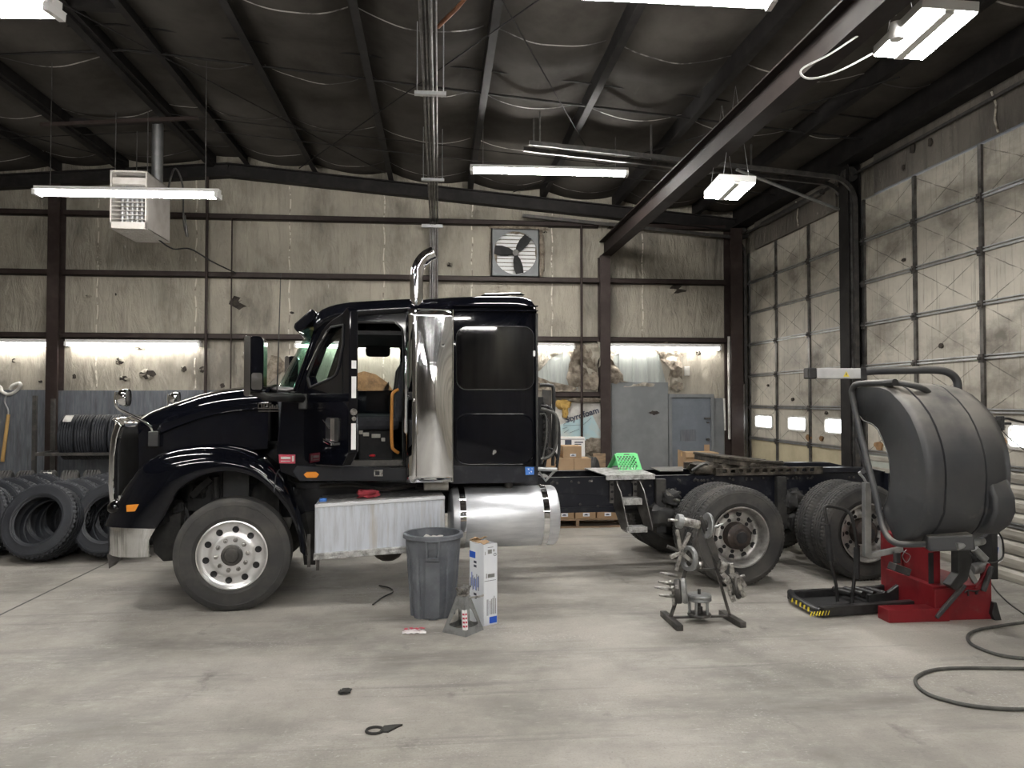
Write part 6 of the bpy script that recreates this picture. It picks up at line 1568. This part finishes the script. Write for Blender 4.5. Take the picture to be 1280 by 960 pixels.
# ---- litter on the floor
def bit(name, label, cat, px, py, poly, m, h=.01, sc=.01):
    p = atZ(px, py, 0); t = thing(name, label, cat, p)
    b = B(); b.prism([(x * sc, y * sc) for x, y in poly], .001, h, lambda x, y, d: V((x, y, d))); b.out('piece', K[m], t); return t
p = atZ(518, 790, 0); t = thing('torn_packet', 'torn red and white packet on the floor in front of the bin', 'litter', p)
b = B(); b.grid(9, 7, lambda u, v: V((-.1 + .2 * u, -.06 + .12 * v * (.4 + .6 * math.sin(PI * u)), .004 + .03 * abs(noise.noise(V((u * 4, v * 4, 1))))))); b.out('packet', K['white'], t, solid=.002)
for k in range(4): b = B(); x = -.07 + .045 * k; b.obox((x, -.02 + .015 * (k % 2), .034), (.028, .05, .002), Matrix.Rotation(.3 * k, 3, 'Z')); b.out('red_print', K['red_sticker'], t)
p = atZ(475, 914, 0); t = thing('keyring_strap', 'small dark looped rubber strap lying on the floor at the bottom of the view', 'litter', p)
b = B(); b.tube([V((-.03 + .05 * math.cos(a), .045 * math.sin(a), .006)) for a in [2 * PI * k / 20 for k in range(20)]], .009, 6, closed=True); b.out('loop', K['dirt'], t, smooth=60)
b = B(); b.prism([(.0, -.02), (.05, -.03), (.1, .03), (.13, .06), (.08, .06), (.02, .05)], .001, .012, lambda x, y, d: V((x, y, d))); b.out('tail', K['dirt'], t)
t = thing('bark_chip', 'small dark chip on the bare floor left of the looped strap', 'litter', atZ(431, 866.5, 0)); lump((-.04, -.03, 0), (.04, .05, .02), .6, 2.2, 5, (10, 8)).out('chip', K['dirt'], t)
p = atZ(470, 745, 0); t = thing('black_cord', 'short black cord end lying on the floor under the battery box', 'cord', p)
P0 = [atZ(*q, 0) - p + V((0, 0, .01)) for q in ((466, 757), (478, 748), (491, 741), (487, 736), (474, 733))]; b = B(); b.tube(smooth_pts(P0, 5), .007, 6); b.out('cord', K['black'], t, smooth=60)
# ---- air hose loops and machine cable on the right
def floor_hose(name, label, pts, r, m):
    q = [atZ(x, y, 0) for x, y in pts]; p = q[len(q) // 2]
    t = thing(name, label, 'hose', p); b = B(); b.tube(smooth_pts([a - p + V((0, 0, r)) for a in q], 8), r, 10); b.out('hose', K[m], t, smooth=60)
floor_hose('air_hose', 'grey rubber air hose curving across the floor at the lower right', [(1420, 838), (1340, 839), (1280, 838), (1220, 837), (1180, 838), (1158, 842), (1145, 850), (1147, 860), (1160, 870), (1180, 877), (1210, 884), (1245, 888), (1280, 889), (1340, 888)], .0125, 'hose')
floor_hose('air_hose', 'upper loop of grey air hose below the red machine, cut by the right edge', [(1360, 772), (1310, 778), (1280, 780), (1245, 785), (1220, 790), (1210, 797), (1213, 806), (1228, 814), (1250, 821), (1280, 825), (1340, 826)], .013, 'hose')
floor_hose('power_cable', 'thin black cable running from the red machine across the floor to the right', [(1237, 727), (1246, 740), (1258, 752), (1272, 763), (1290, 774), (1330, 790)], .007, 'black')

# ---- tool rack with wheel-balancing adapters
def px_at(px, py, Y): return atY(px, py, Y)
fl_, fr_ = atZ(850, 789, 0), atZ(929, 785, 0)
bl_, br_ = atZ(829, 770, 0), atZ(902, 769, 0)
yc = (fl_.y + br_.y) / 2
t = thing('adapter_rack', 'steel stand with splayed legs holding wheel-balancing adapters', 'stand', (atZ(880, 780, 0).x, yc, 0))
def rb(name, p0, p1, w, h, m='steel_dark'):
    b = B(); b.bar(p0, p1, w, h); return b.out(name, K[m], t, world=True, bev=.004)
up = V((0, 0, .025))
rb('foot', bl_ + up, fl_ + up, .06, .05); rb('foot', br_ + up, fr_ + up, .06, .05)
mL = bl_.lerp(fl_, .42); mR = br_.lerp(fr_, .42); 
rb('base_bar', mL + V((0, 0, .04)), mR + V((0, 0, .04)), .03, .02)
tL = atY(878, 648, mL.y + .1); tR = atY(875, 643, mR.y + .06)
topL = atY(881, 664, mL.y + .04)
legL = rb('leg', mL + up, atY(877.5, 650, mL.y + .03), .022, .03)
legR = rb('leg', mR + up, atY(876, 645, mR.y), .03, .022)
zz = atY(880, 713.5, yc).z
xL = mL.lerp(atY(877.5, 650, mL.y + .03), zz / atY(877.5, 650, mL.y).z); xR = mR.lerp(atY(876, 645, mR.y), zz / atY(876, 645, mR.y).z)
rb('cross_bar', V((xL.x, xL.y, zz)), V((xR.x, xR.y, zz)), .018, .02)
b = B(); q = atY(884, 668, yc); b.prism([atY(x, y, yc).xz for x, y in ((874, 645), (878, 648), (890, 668), (897, 690), (899, 706), (893, 700), (884, 680))], yc - .015, yc + .015, lambda x, z, d: V((x, d, z))); b.out('back_plate', K['steel_dark'], t, world=True)
def hung(name, label, cat='adapter'): return None
def adapter(label, px, py, Y): p = atY(px, py, Y); return thing('balancing_adapter', label, cat='wheel adapter', loc=(p.x, p.y, p.z), group='wheel balancing adapters on the stand')
ya = yc - .02
# shaft nut on a peg near the top
t1 = adapter('knurled shaft nut sleeve on the topmost peg of the stand', 862, 652, ya)
q = atY(862, 653, ya)
b = B(); b.cyl(atY(851, 651, ya), atY(874, 656, ya), .038, 18); b.out('sleeve', K['steel'], t1, world=True, smooth=40)
b = B(); b.cyl(atY(846, 651, ya), atY(853, 652, ya), .062, 18); b.out('hand_nut', K['grey_metal'], t1, world=True, smooth=40, bev=.006)
b = B(); b.cyl(atY(835, 650, ya), atY(848, 650.5, ya), .012, 8); b.out('handle_pin', K['steel'], t1, world=True)
b = B(); b.lathe([(.05, -.012), (.11, -.01), (.115, .0), (.11, .015), (.05, .02)], atY(884, 657, ya), (1, .1, -.1), 28, loop=True); b.out('clamp_ring', K['grey_metal'], t1, world=True, smooth=40)
b = B(); b.tube([atY(884, 662, ya), atY(904, 655, ya)], [.014, .009], 8); b.out('spindle', K['galv'], t1, world=True)
# star clamp with a pressure ring
t2 = adapter('star-shaped arm clamp with a pale pressure ring, left side of the stand', 851, 690, ya)
c2 = atY(851, 690, ya - .03)
b = B()
for (x, y) in ((846, 662), (862, 666), (838, 697), (845, 713), (866, 703)):
    b.bar(c2, atY(x, y, ya - .03), .032, .036, (0, 1, 0))
b.out('star_arms', K['steel'], t2, world=True, bev=.006)
b = B(); b.cyl(atY(834, 683, ya - .03), atY(851, 690, ya - .03), .016, 10); b.out('threaded_pin', K['steel_dark'], t2, world=True)
b = B(); b.lathe([(.075, -.02), (.105, -.02), (.11, -.012), (.11, .012), (.1, .022), (.075, .02)], atY(861, 698, ya), (.93, .35, -.1), 32, loop=True); b.out('pressure_ring', K['grey_metal'], t2, world=True, smooth=40)
# stud flange with pins
t3 = adapter('flange with projecting stud pins hung low on the left leg of the stand', 842, 738, ya)
c3 = atY(847, 739, ya - .04); ax3 = V((.93, -.3, .1)).normalized()
b = B(); b.lathe([(.03, -.02), (.1, -.022), (.106, -.01), (.106, .02), (.095, .03), (.03, .03)], c3, ax3, 32, loop=True); b.out('flange_ring', K['steel_dark'], t3, world=True, smooth=40)
b = B(); b.lathe([(.02, .035), (.1, .035), (.108, .045), (.108, .07), (.095, .08), (.02, .08)], c3, ax3, 32, loop=True); b.out('backing_ring', K['grey_metal'], t3, world=True, smooth=40)
b = B()
for k in range(3): a = k * 2 * PI / 3 + .5; dz = V((0, math.cos(a), math.sin(a))); b.bar(c3 - ax3 * .035, c3 - ax3 * .035 + dz * .12, .034, .03, ax3)
b.out('arm_plate', K['steel'], t3, world=True, bev=.005)
for (x0, y0, x1, y1) in ((824, 716, 846, 720), (818, 734, 847, 738), (823, 727, 845, 731), (824, 744, 846, 746)):
    b = B(); b.tube([atY(x0, y0, ya - .06), atY((x0 + x1) / 2, (y0 + y1) / 2, ya - .05), atY(x1, y1, ya - .04)], [.008, .015, .013], 8); b.out('stud_pin', K['steel'], t3, world=True)
# twin clamp with jaws on the right leg
t4 = adapter('stack of stepped clamp jaws hung on the right leg of the stand', 913, 726, yc - .06)
c4 = atY(914, 728, yc - .07)
b = B(); b.lathe([(.08, -.012), (.112, -.012), (.118, 0), (.112, .015), (.08, .015)], atY(922, 732, yc - .05), (.85, -.5, .1), 32, loop=True); b.out('clamp_ring', K['steel_dark'], t4, world=True, smooth=40)
for pts in (((903, 706), (902, 716), (910, 724), (912, 738), (917, 752)), ((914, 704), (915, 718), (922, 728), (926, 738), (930, 746)), ((905, 724), (914, 732), (916, 744)), ((912, 716), (924, 722), (931, 733))):
    b = B(); P4 = [atY(x, y, yc - .09) for x, y in pts]
    for a, c in zip(P4, P4[1:]): b.bar(a, c, .04, .034, (0, 1, 0))
    b.out('jaw', K['steel'], t4, world=True, bev=.005)
b = B(); b.cyl(atY(899, 706, yc - .08), atY(907, 708, yc - .08), .04, 12); b.out('jaw_knob', K['steel'], t4, world=True, smooth=40)
b = B(); b.cyl(atY(920, 722, yc - .1), atY(931, 719.5, yc - .1), .012, 8); b.out('stud_pin', K['steel'], t4, world=True)
# bearing-like centring adapter on the base bar
p = atZ(877, 779, 0); t5 = thing('balancing_adapter', 'ring-and-post centring adapter standing on the base bar of the stand', 'wheel adapter', (p.x, (mL.y + mR.y) / 2 - .0, .05), 0, 'wheel balancing adapters on the stand')
b = B(); b.lathe([(0, 0), (.1, 0), (.105, .012), (.1, .024), (0, .024)], (0, 0, 0), (0, 0, 1), 36); b.out('base_disc', K['steel_dark'], t5, smooth=40)
b = B(); b.lathe([(0, .135), (.1, .135), (.108, .142), (.108, .158), (.104, .163), (.108, .168), (.108, .182), (.1, .19), (.03, .192), (0, .192)], (0, 0, 0), (0, 0, 1), 36); b.out('top_disc', K['grey_metal'], t5, smooth=40)
for k in range(5): a = 2 * PI * k / 5 + .3; b = B(); b.cyl((.085 * math.cos(a), .085 * math.sin(a), .02), (.085 * math.cos(a), .085 * math.sin(a), .138), .013, 10); b.out('post', K['grey_metal'], t5, smooth=40)
b = B(); b.cyl((0, 0, .02), (0, 0, .235), .014, 12); b.cyl((0, 0, .02), (0, 0, .08), .03, 12); b.out('spindle', K['steel_dark'], t5, smooth=40)
# short cone on the cross bar
p = atY(878, 712, yc); t6 = thing('balancing_adapter', 'small machined bush standing on the cross bar of the stand', 'wheel adapter', (p.x, V((xL.x, xL.y, 0)).lerp(V((xR.x, xR.y, 0)), .6).y, zz + .01), 0, 'wheel balancing adapters on the stand')
b = B(); b.lathe([(0, 0), (.026, 0), (.028, .02), (.022, .022), (.028, .026), (.028, .055), (.02, .065), (0, .065)], (0, 0, 0), (0, 0, 1), 20); b.out('bush', K['steel'], t6, smooth=40)
b = B(); b.cyl((0, 0, .06), (0, 0, .1), .011, 10); b.out('pin', K['steel_dark'], t6)

# ---- truck wheel balancer: red base, hinged wheel hood, lifting platform
XH = 3.72                                           # plane of the hood's open side
p = atZ(1175, 776, 0)
WBR = thing('wheel_balancer', 'red and black truck wheel balancer with a large raised dark wheel hood', 'machine', (p.x + .1, p.y + .3, 0))
def W(name, b, m, par=None, **k): return b.out(name, K[m], par or WBR, world=True, **k)
HO = [(1067, 482), (1080, 480.5), (1100, 481), (1112, 485), (1129, 502), (1140, 518), (1147.5, 534), (1154, 553), (1158, 571), (1160, 592), (1159.5, 612), (1158, 640), (1150, 660), (1138, 672), (1120, 681)]
HI = [(1075, 520), (1080, 526), (1091, 530), (1098, 537), (1104, 549), (1109, 562), (1112.5, 576), (1114, 597), (1112, 614), (1109, 626), (1105, 634), (1104, 640)]
ho = [atX(x, y, XH).yz for x, y in HO]; hi = [atX(x, y, XH).yz for x, y in HI]
NH = 40
hoR = resample(ho, NH); hiR = resample(hi, NH)
cy_ = sum(q.x for q in hoR) / NH; cz_ = sum(q.y for q in hoR) / NH; cen = V((cy_ + .25, cz_, 0))
# cross sections along X: rounded near edge, two raised ribs, tapering far lobe
def prof(q, k): return cen + (q - cen) * k
WIDTH = .72
stations = [(0.0, None), (0.0, .95), (.012, .978), (.04, .997), (.07, 1.0), (.13, 1.0), (.134, .972), (.15, .972), (.154, 1.008), (.3, 1.012), (.46, 1.01), (.464, .98), (.48, .98), (.484, 1.008), (.56, 1.0), (.64, .97), (WIDTH, .9)]
b = B(); secs = []
for x, k in stations:
    if k is None: secs.append([V((XH + x, q.x, q.y)) for q in hiR])
    else:
        secs.append([V((XH + x, *(prof(q, k).xy))) for q in hoR])
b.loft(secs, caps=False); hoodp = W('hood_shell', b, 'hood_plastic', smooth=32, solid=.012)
# far side wall of the hood with the lower lobe
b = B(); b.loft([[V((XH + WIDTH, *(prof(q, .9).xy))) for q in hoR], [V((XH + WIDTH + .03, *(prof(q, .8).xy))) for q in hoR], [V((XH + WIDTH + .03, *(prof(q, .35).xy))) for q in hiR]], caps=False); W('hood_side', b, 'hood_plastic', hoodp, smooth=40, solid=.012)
pb = [atX(x, y, XH + .62).yz for x, y in ((1232, 570), (1243, 577), (1253, 600), (1262, 622), (1263, 640), (1256, 656), (1240, 668), (1226, 660))]
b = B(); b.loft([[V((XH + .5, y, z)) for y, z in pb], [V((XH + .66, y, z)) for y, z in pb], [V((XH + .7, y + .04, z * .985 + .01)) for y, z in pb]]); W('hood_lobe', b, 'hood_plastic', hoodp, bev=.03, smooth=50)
b = B()
lo_ = [q for q in hoR[-9:]]
b.loft([[V((XH + x, q.x, q.y)) for q in lo_] for x in (.01, .65)], caps=False)
# pale dusty label strip, hood edge seal
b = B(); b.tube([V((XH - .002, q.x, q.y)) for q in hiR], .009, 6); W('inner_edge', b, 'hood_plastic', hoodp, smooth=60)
# tubular hood frame
def wpts(pts, X): return [atX(x, y, X) for x, y in pts]
fp = wpts([(1183, 481), (1150, 480), (1100, 479), (1072, 480)], XH + .02) 
b = B(); fpts = [atX(1160, 490, XH + .3), atX(1150, 484, XH + .2), atX(1120, 478.5, XH + .05), atX(1075, 479.5, XH - .02), atX(1065.5, 486, XH - .03), atX(1066, 498, XH - .03), atX(1075, 540, XH - .04), atX(1085, 580, XH - .05), atX(1095, 620, XH - .06), atX(1101, 650, XH - .06), atX(1107, 667, XH - .06), atX(1116, 677, XH - .05), atX(1130, 680.5, XH), atX(1160, 680, XH + .12)]
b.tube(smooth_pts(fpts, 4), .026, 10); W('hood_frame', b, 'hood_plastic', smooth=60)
b = B(); b.cyl(atX(1107, 479, XH), atX(1119, 478, XH), .03, 10); W('frame_clamp', b, 'black')
b = B(); b.bar(atX(1071, 548, XH - .05), atX(1088, 600, XH - .06), .03, .04); b.cyl(atX(1080, 588, XH - .08), atX(1086, 592, XH - .02), .03, 10); W('hood_strut', b, 'black_dull')
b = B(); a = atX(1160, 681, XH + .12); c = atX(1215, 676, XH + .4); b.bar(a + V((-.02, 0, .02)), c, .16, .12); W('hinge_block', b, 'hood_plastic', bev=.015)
b = B(); b.tube([atX(1195, 683, XH + .25), atX(1220, 678, XH + .42), atX(1228, 676, XH + .5)], .03, 10); W('hinge_tube', b, 'grey_metal', smooth=50)
# upper boom with the grey sensor beam
yb_ = 6.75
b = B(); bp_ = [atY(1076, 466, yb_), atY(1090, 464, yb_), atY(1130, 463, yb_), atY(1165, 462.5, yb_), atY(1184, 465, yb_), atY(1195, 474, yb_), atY(1197.5, 488, yb_), atY(1198, 520, yb_), atY(1199, 600, yb_), atY(1199, 690, yb_)]
b.tube(smooth_pts(bp_, 5), .037, 14); W('boom_tube', b, 'hood_plastic', smooth=60)
b = B(); p0, p1 = atY(1018, 460.5, yb_), atY(1072, 473.5, yb_); b.box((p0.x, yb_ - .05, p1.z), (p1.x + .02, yb_ + .05, p0.z)); bm_ = W('sensor_beam', b, 'pale_grey', bev=.006)
b = B(); b.box((p0.x - .085, yb_ - .052, p1.z - .003), (p0.x, yb_ + .052, p0.z + .004)); W('beam_cap', b, 'black', bm_, bev=.012)
b = B(); b.box((p1.x + .0, yb_ - .055, p1.z - .012), (p1.x + .06, yb_ + .055, p0.z + .006)); W('beam_bracket', b, 'black', bm_, bev=.008)
q = atY(1058, 468, yb_ - .052); b = B(); b.prism([(q.x - .03, q.z - .022), (q.x + .03, q.z - .022), (q.x, q.z + .03)], .0505, .0515, lambda x, z, d: V((x, yb_ - d, z))); lb = W('warning_label', b, 'yellow', bm_)
b = B(); b.box((q.x - .004, yb_ - .0525, q.z - .008), (q.x + .004, yb_ - .0515, q.z + .012)); W('label_mark', b, 'ink', lb)
# red cabinet and base beam
g = lambda px, py: atZ(px, py, 0)
f0, f1 = g(1111, 779), g(1240, 774)
b = B(); z_ = atY(1112, 763, f0.y).z; b.box((f0.x + .0, f0.y, 0), (f1.x - .42, f0.y + .17, z_)); W('base_beam', b, 'red_paint', bev=.006)
xm = atY(1182, 740, f1.y).x; xr_ = f1.x; zt1 = atY(1182, 690, f1.y).z; zt2 = atY(1236, 705, f1.y).z
b = B(); b.prism([(xm - .1, .0), (xr_, .0), (xr_, zt2), (xm + .42, zt2 + .0), (xm + .3, .28), (xm - .1, .28)], f1.y, f1.y + .03, lambda x, z, d: V((x, d, z))); b.box((xm - .1, f1.y + .03, 0), (xr_, f1.y + .75, .3)); W('red_cabinet', b, 'red_paint', bev=.006)
b = B(); x0 = atY(1131, 700, f1.y + .5).x; b.box((atY(1154, 700, f1.y + .25).x, f1.y + .12, 0), (xm + .04, f1.y + .62, zt1 + .08)); W('red_column', b, 'red_paint', bev=.008)
b = B(); b.box((x0, f1.y + .55, 0), (x0 + .32, f1.y + .9, zt1 + .04)); W('rear_column', b, 'red_paint', bev=.008)
b = B(); b.box((atY(1152.5, 720, f1.y + .22).x - .004, f1.y + .115, .2), (atY(1158, 720, f1.y + .22).x, f1.y + .125, zt1 - .03)); W('column_slot', b, 'black_dull')
b = B(); b.bar(atY(1170, 772, f1.y - .03), atY(1206, 731, f1.y - .06), .04, .035); W('pedal_arm', b, 'hood_plastic', bev=.008)
b = B(); b.bar(atY(1240, 708, f1.y - .03), atY(1229, 739, f1.y - .03), .045, .03); W('pedal_arm', b, 'hood_plastic', bev=.008)
b = B(); b.prism([atY(x, y, f1.y - .08).xz for x, y in ((1183, 731), (1191, 737), (1206, 724), (1212, 700), (1206, 680), (1194, 682), (1194, 716))], f1.y - .12, f1.y - .02, lambda x, z, d: V((x, d, z))); W('shaft_bracket', b, 'black', bev=.008)
b = B(); b.cyl(atY(1212, 712, f1.y), atY(1232, 708, f1.y + .1), .05, 14); b.bar(atY(1202, 700, f1.y - .05), atY(1219, 728, f1.y - .05), .03, .04); W('spindle_housing', b, 'grey_metal', smooth=40)
b = B(); b.cyl(atY(1218, 686, f1.y - .02), atY(1232, 700, f1.y - .04), .035, 12); W('damper', b, 'grey_metal', smooth=40)
b = B(); b.sphere(atY(1214, 697, f1.y - .06), .045, 12); b.prism([atY(x, y, f1.y + .1).xz for x, y in ((1205, 690), (1240, 665), (1243, 690), (1232, 706), (1212, 708))], f1.y + .1, f1.y + .3, lambda x, z, d: V((x, d, z))); W('drive_cover', b, 'black_dull', bev=.01)
b = B(); b.prism([atY(x, y, f1.y + .02).xz for x, y in ((1236.5, 751), (1240, 751), (1246, 773), (1238, 774), (1234, 765))], f1.y - .04, f1.y + .1, lambda x, z, d: V((x, d, z))); W('anchor_foot', b, 'black', bev=.004)
b = B(); b.bar(atY(1210, 738, f1.y - .015), atY(1210.5, 745, f1.y - .015), .012, .01); b.bar(atY(1221, 738, f1.y - .02), atY(1221, 743, f1.y - .02), .02, .012); b.tube(smooth_pts([atY(1224, 738, f1.y - .02), atY(1218, 739, f1.y - .03), atY(1210, 738, f1.y - .02), atY(1206, 741, f1.y - .02)], 4), .006, 6); W('hose_clips', b, 'black')
b = B(); b.prism([atY(x, y, f1.y + .35).xz for x, y in ((1240, 676), (1250, 667), (1253, 700), (1244, 706), (1236, 703))], f1.y + .34, f1.y + .36, lambda x, z, d: V((x, d, z))); pl_ = W('printed_plate', b, 'white')
for k in range(3):
    b = B(); b.bar(atY(1241 + 3 * k, 690 - 3 * k, f1.y + .335), atY(1240 + 3 * k, 700 - 3 * k, f1.y + .335), .012, .01); W('plate_print', b, 'blue', pl_)
b = B(); b.tube(smooth_pts([atY(1246, 663, f1.y + .3), atY(1253, 675, f1.y + .3), atY(1254, 695, f1.y + .3), atY(1246, 702, f1.y + .2), atY(1236, 703, f1.y + .1)], 4), .008, 6); W('machine_cable', b, 'black', smooth=60)
# panel at the rear with small screen bracket
yd = 6.55
b = B(); p0, p1 = atY(1236, 545, yd), atY(1246, 578, yd); b.box((p0.x - .05, yd, .3), (p1.x, yd + .08, p0.z)); W('display_post', b, 'black', bev=.006)
b = B(); p0 = atY(1227, 523, yd); 
for (x0, y0, x1, y1) in ((1226, 524, 1232, 531), (1231, 525, 1250, 536), (1238, 521, 1242, 538), (1249, 520, 1253, 538), (1253, 528, 1262, 531)):
    a, c = atY(x0, y1, yd), atY(x1, y0, yd); b.box((a.x, yd - .03, a.z), (c.x, yd + .05, c.z))
W('display_clamp', b, 'black', bev=.008)
b = B(); a, c = atY(1214, 525, yd), atY(1224, 508, yd); b.prism([atY(x, y, yd).xz for x, y in ((1211, 510), (1223, 510), (1228, 522), (1217, 525))], yd, yd + .05, lambda x, z, d: V((x, d, z))); W('display_back', b, 'white_dirty')
b = B(); a, c = atY(1235, 563, yd - .01), atY(1240, 555, yd - .01); b.box((a.x, yd - .012, a.z), (c.x, yd, c.z)); W('orange_lamp', b, 'orange')
b = B(); a, c = atY(1233, 540, yd), atY(1239, 534, yd); b.box((a.x, yd - .02, a.z), (c.x, yd, c.z)); W('label_tag', b, 'white')
b = B(); b.tube(smooth_pts([atY(1244, 531, yd), atY(1256, 523, yd), atY(1270, 526, yd), atY(1290, 530, yd)], 4), .012, 6); b.tube([atY(1247, 533, yd), atY(1262, 548, yd), atY(1282, 564, yd)], .005, 5); W('display_arm', b, 'black', smooth=60)
# measuring arm: square tube upright and horizontal foot
yr = f1.y + .35
b = B(); b.bar(atY(1083, 603, yr), atY(1083.5, 696, yr), .062, .06); ar = W('measuring_arm', b, 'galv', bev=.005)
b = B(); b.bar(atY(1083, 695, yr), atY(1128, 686, yr - .05), .05, .05); W('arm_foot', b, 'galv', ar, bev=.005)
b = B(); b.tube(smooth_pts([atY(1083, 604, yr), atY(1079, 597, yr), atY(1074, 591, yr), atY(1082, 590, yr), atY(1088, 589, yr)], 4), .012, 8); W('arm_hook', b, 'galv', ar, smooth=60)
b = B(); b.tube(smooth_pts([atY(1133, 687, yr - .1), atY(1128, 695, yr - .1), atY(1133, 703, yr - .1), atY(1138, 695, yr - .1), atY(1130, 690, yr - .1)], 4), .004, 5); W('thin_wire', b, 'galv', ar)
b = B(); b.bar(atY(1121, 690, yr - .1), atY(1121, 704, yr - .1), .05, .05); b.obox(atY(1124, 711, yr - .1), (.16, .12, .07), Matrix.Rotation(.35, 3, 'Y')); W('floor_pedal', b, 'hood_plastic', bev=.008)
# lifting platform with U-shaped handle
n0, n1 = g(1026, 772), g(1156, 762); m0_, m1_ = g(986, 751), g(1095, 744)
hP = .085
def rail(name, p, q, w, h, m='black', z=None):
    b = B(); z = h / 2 + .012 if z is None else z; b.bar(p + V((0, 0, z)), q + V((0, 0, z)), w, h); return W(name, b, m, bev=.006)
rail('platform_rail', n0, n1, .07, hP); rail('platform_rail', m0_, m1_ + V((.3, 0, 0)), .06, hP)
b = B(); b.tube(smooth_pts([n0 + V((0, 0, .05)), g(1010, 766) + V((0, 0, .06)), g(992, 756) + V((0, 0, .07)), m0_ + V((.02, 0, .08))], 4), [.035] * 13, 8); W('platform_nose', b, 'black', smooth=60)
b = B(); b.hexa([n0 + V((.02, .02, .01)), n1 + V((0, .02, .01)), m1_ + V((.2, 0, .01)), m0_ + V((.05, 0, .01)), n0 + V((.02, .02, .03)), n1 + V((0, .02, .03)), m1_ + V((.2, 0, .03)), m0_ + V((.05, 0, .03))]); W('platform_deck', b, 'black_dull')
for k in range(7):
    px = 1014 + 3.6 * k; b = B(); y_ = n0.y - .037 + (n1.y - n0.y) * (px - 1026) / 130; a = atY(px, 767.5 - .07 * (px - 1014), y_); b.bar(a + V((-.008, 0, -.02)), a + V((.008, 0, .02)), .004, .014, (0, 1, 0)); W('hazard_stripe', b, 'yellow')
for k in range(5):
    p = g(992 + 5 * k, 757 + 2.9 * k) + V((-.03, -.03, .06)); b = B(); b.bar(p + V((0, 0, -.02)), p + V((.006, 0, .02)), .012, .008); W('hazard_stripe', b, 'yellow')
for k in range(4):
    p = g(1053 + 14 * k, 752) + V((0, 0, .1)); b = B(); b.cyl(p + V((-.03, .1, 0)), p + V((.03, -.12, 0)), .03, 10); W('platform_roller', b, 'black', smooth=40)
b = B(); b.prism([(0, 0), (.55, 0), (.55, .2), (.35, .22), (.2, .12), (0, .1)], 0, .05, lambda x, z, d: V((g(1115, 758).x - .2 + x, g(1115, 758).y + .05 + d, z))); b.prism([(0, 0), (.55, 0), (.55, .24), (.35, .26), (.2, .13), (0, .1)], 0, .05, lambda x, z, d: V((g(1110, 746).x - .1 + x, g(1110, 746).y + .02 + d, z))); W('lift_arm', b, 'black', bev=.01)
yh = (n0.y + m0_.y) / 2
up_ = [atY(1047, 752, yh), atY(1045, 730, yh), atY(1038, 700, yh), atY(1037, 680, yh), atY(1034, 655, yh), atY(1031, 640, yh), atY(1031, 634, yh), atY(1036, 632.5, yh), atY(1048, 635, yh), atY(1058, 638.5, yh), atY(1064, 645, yh - .02), atY(1069, 665, yh - .02), atY(1071, 690, yh - .02), atY(1067, 730, yh - .02), atY(1065, 755, yh - .02)]
b = B(); b.tube(smooth_pts(up_, 4), .016, 10); W('lift_handle', b, 'black', smooth=60)
b = B(); b.cyl(up_[2], up_[4], .028, 10); W('handle_grip', b, 'black_dull', smooth=50); b = B(); b.cyl(up_[12] + V((0, 0, .04)), up_[12] + V((0, 0, -.25)), .028, 10); W('handle_grip', b, 'black_dull', smooth=50)
b = B(); b.bar(g(1098, 738) + V((0, 0, .02)), g(1120, 738) + V((0, 0, .02)), .03, .02); W('foot_bar', b, 'black')

# ============================================================ LIGHT AND COLOUR
w = bpy.data.worlds.new('world'); S.world = w; w.use_nodes = True
w.node_tree.nodes['Background'].inputs[0].default_value = (.8, .88, 1, 1); w.node_tree.nodes['Background'].inputs[1].default_value = .6
S.view_settings.view_transform = 'Standard'; S.view_settings.look = 'None'; S.view_settings.gamma = 1; S.view_settings.use_curve_mapping = False
S.view_settings.exposure = EXPO
S.cycles.max_bounces = 10; S.cycles.diffuse_bounces = 5; S.cycles.glossy_bounces = 5; S.cycles.transparent_max_bounces = 12
S.cycles.sample_clamp_indirect = 6
S.cycles.caustics_reflective = False; S.cycles.caustics_refractive = False
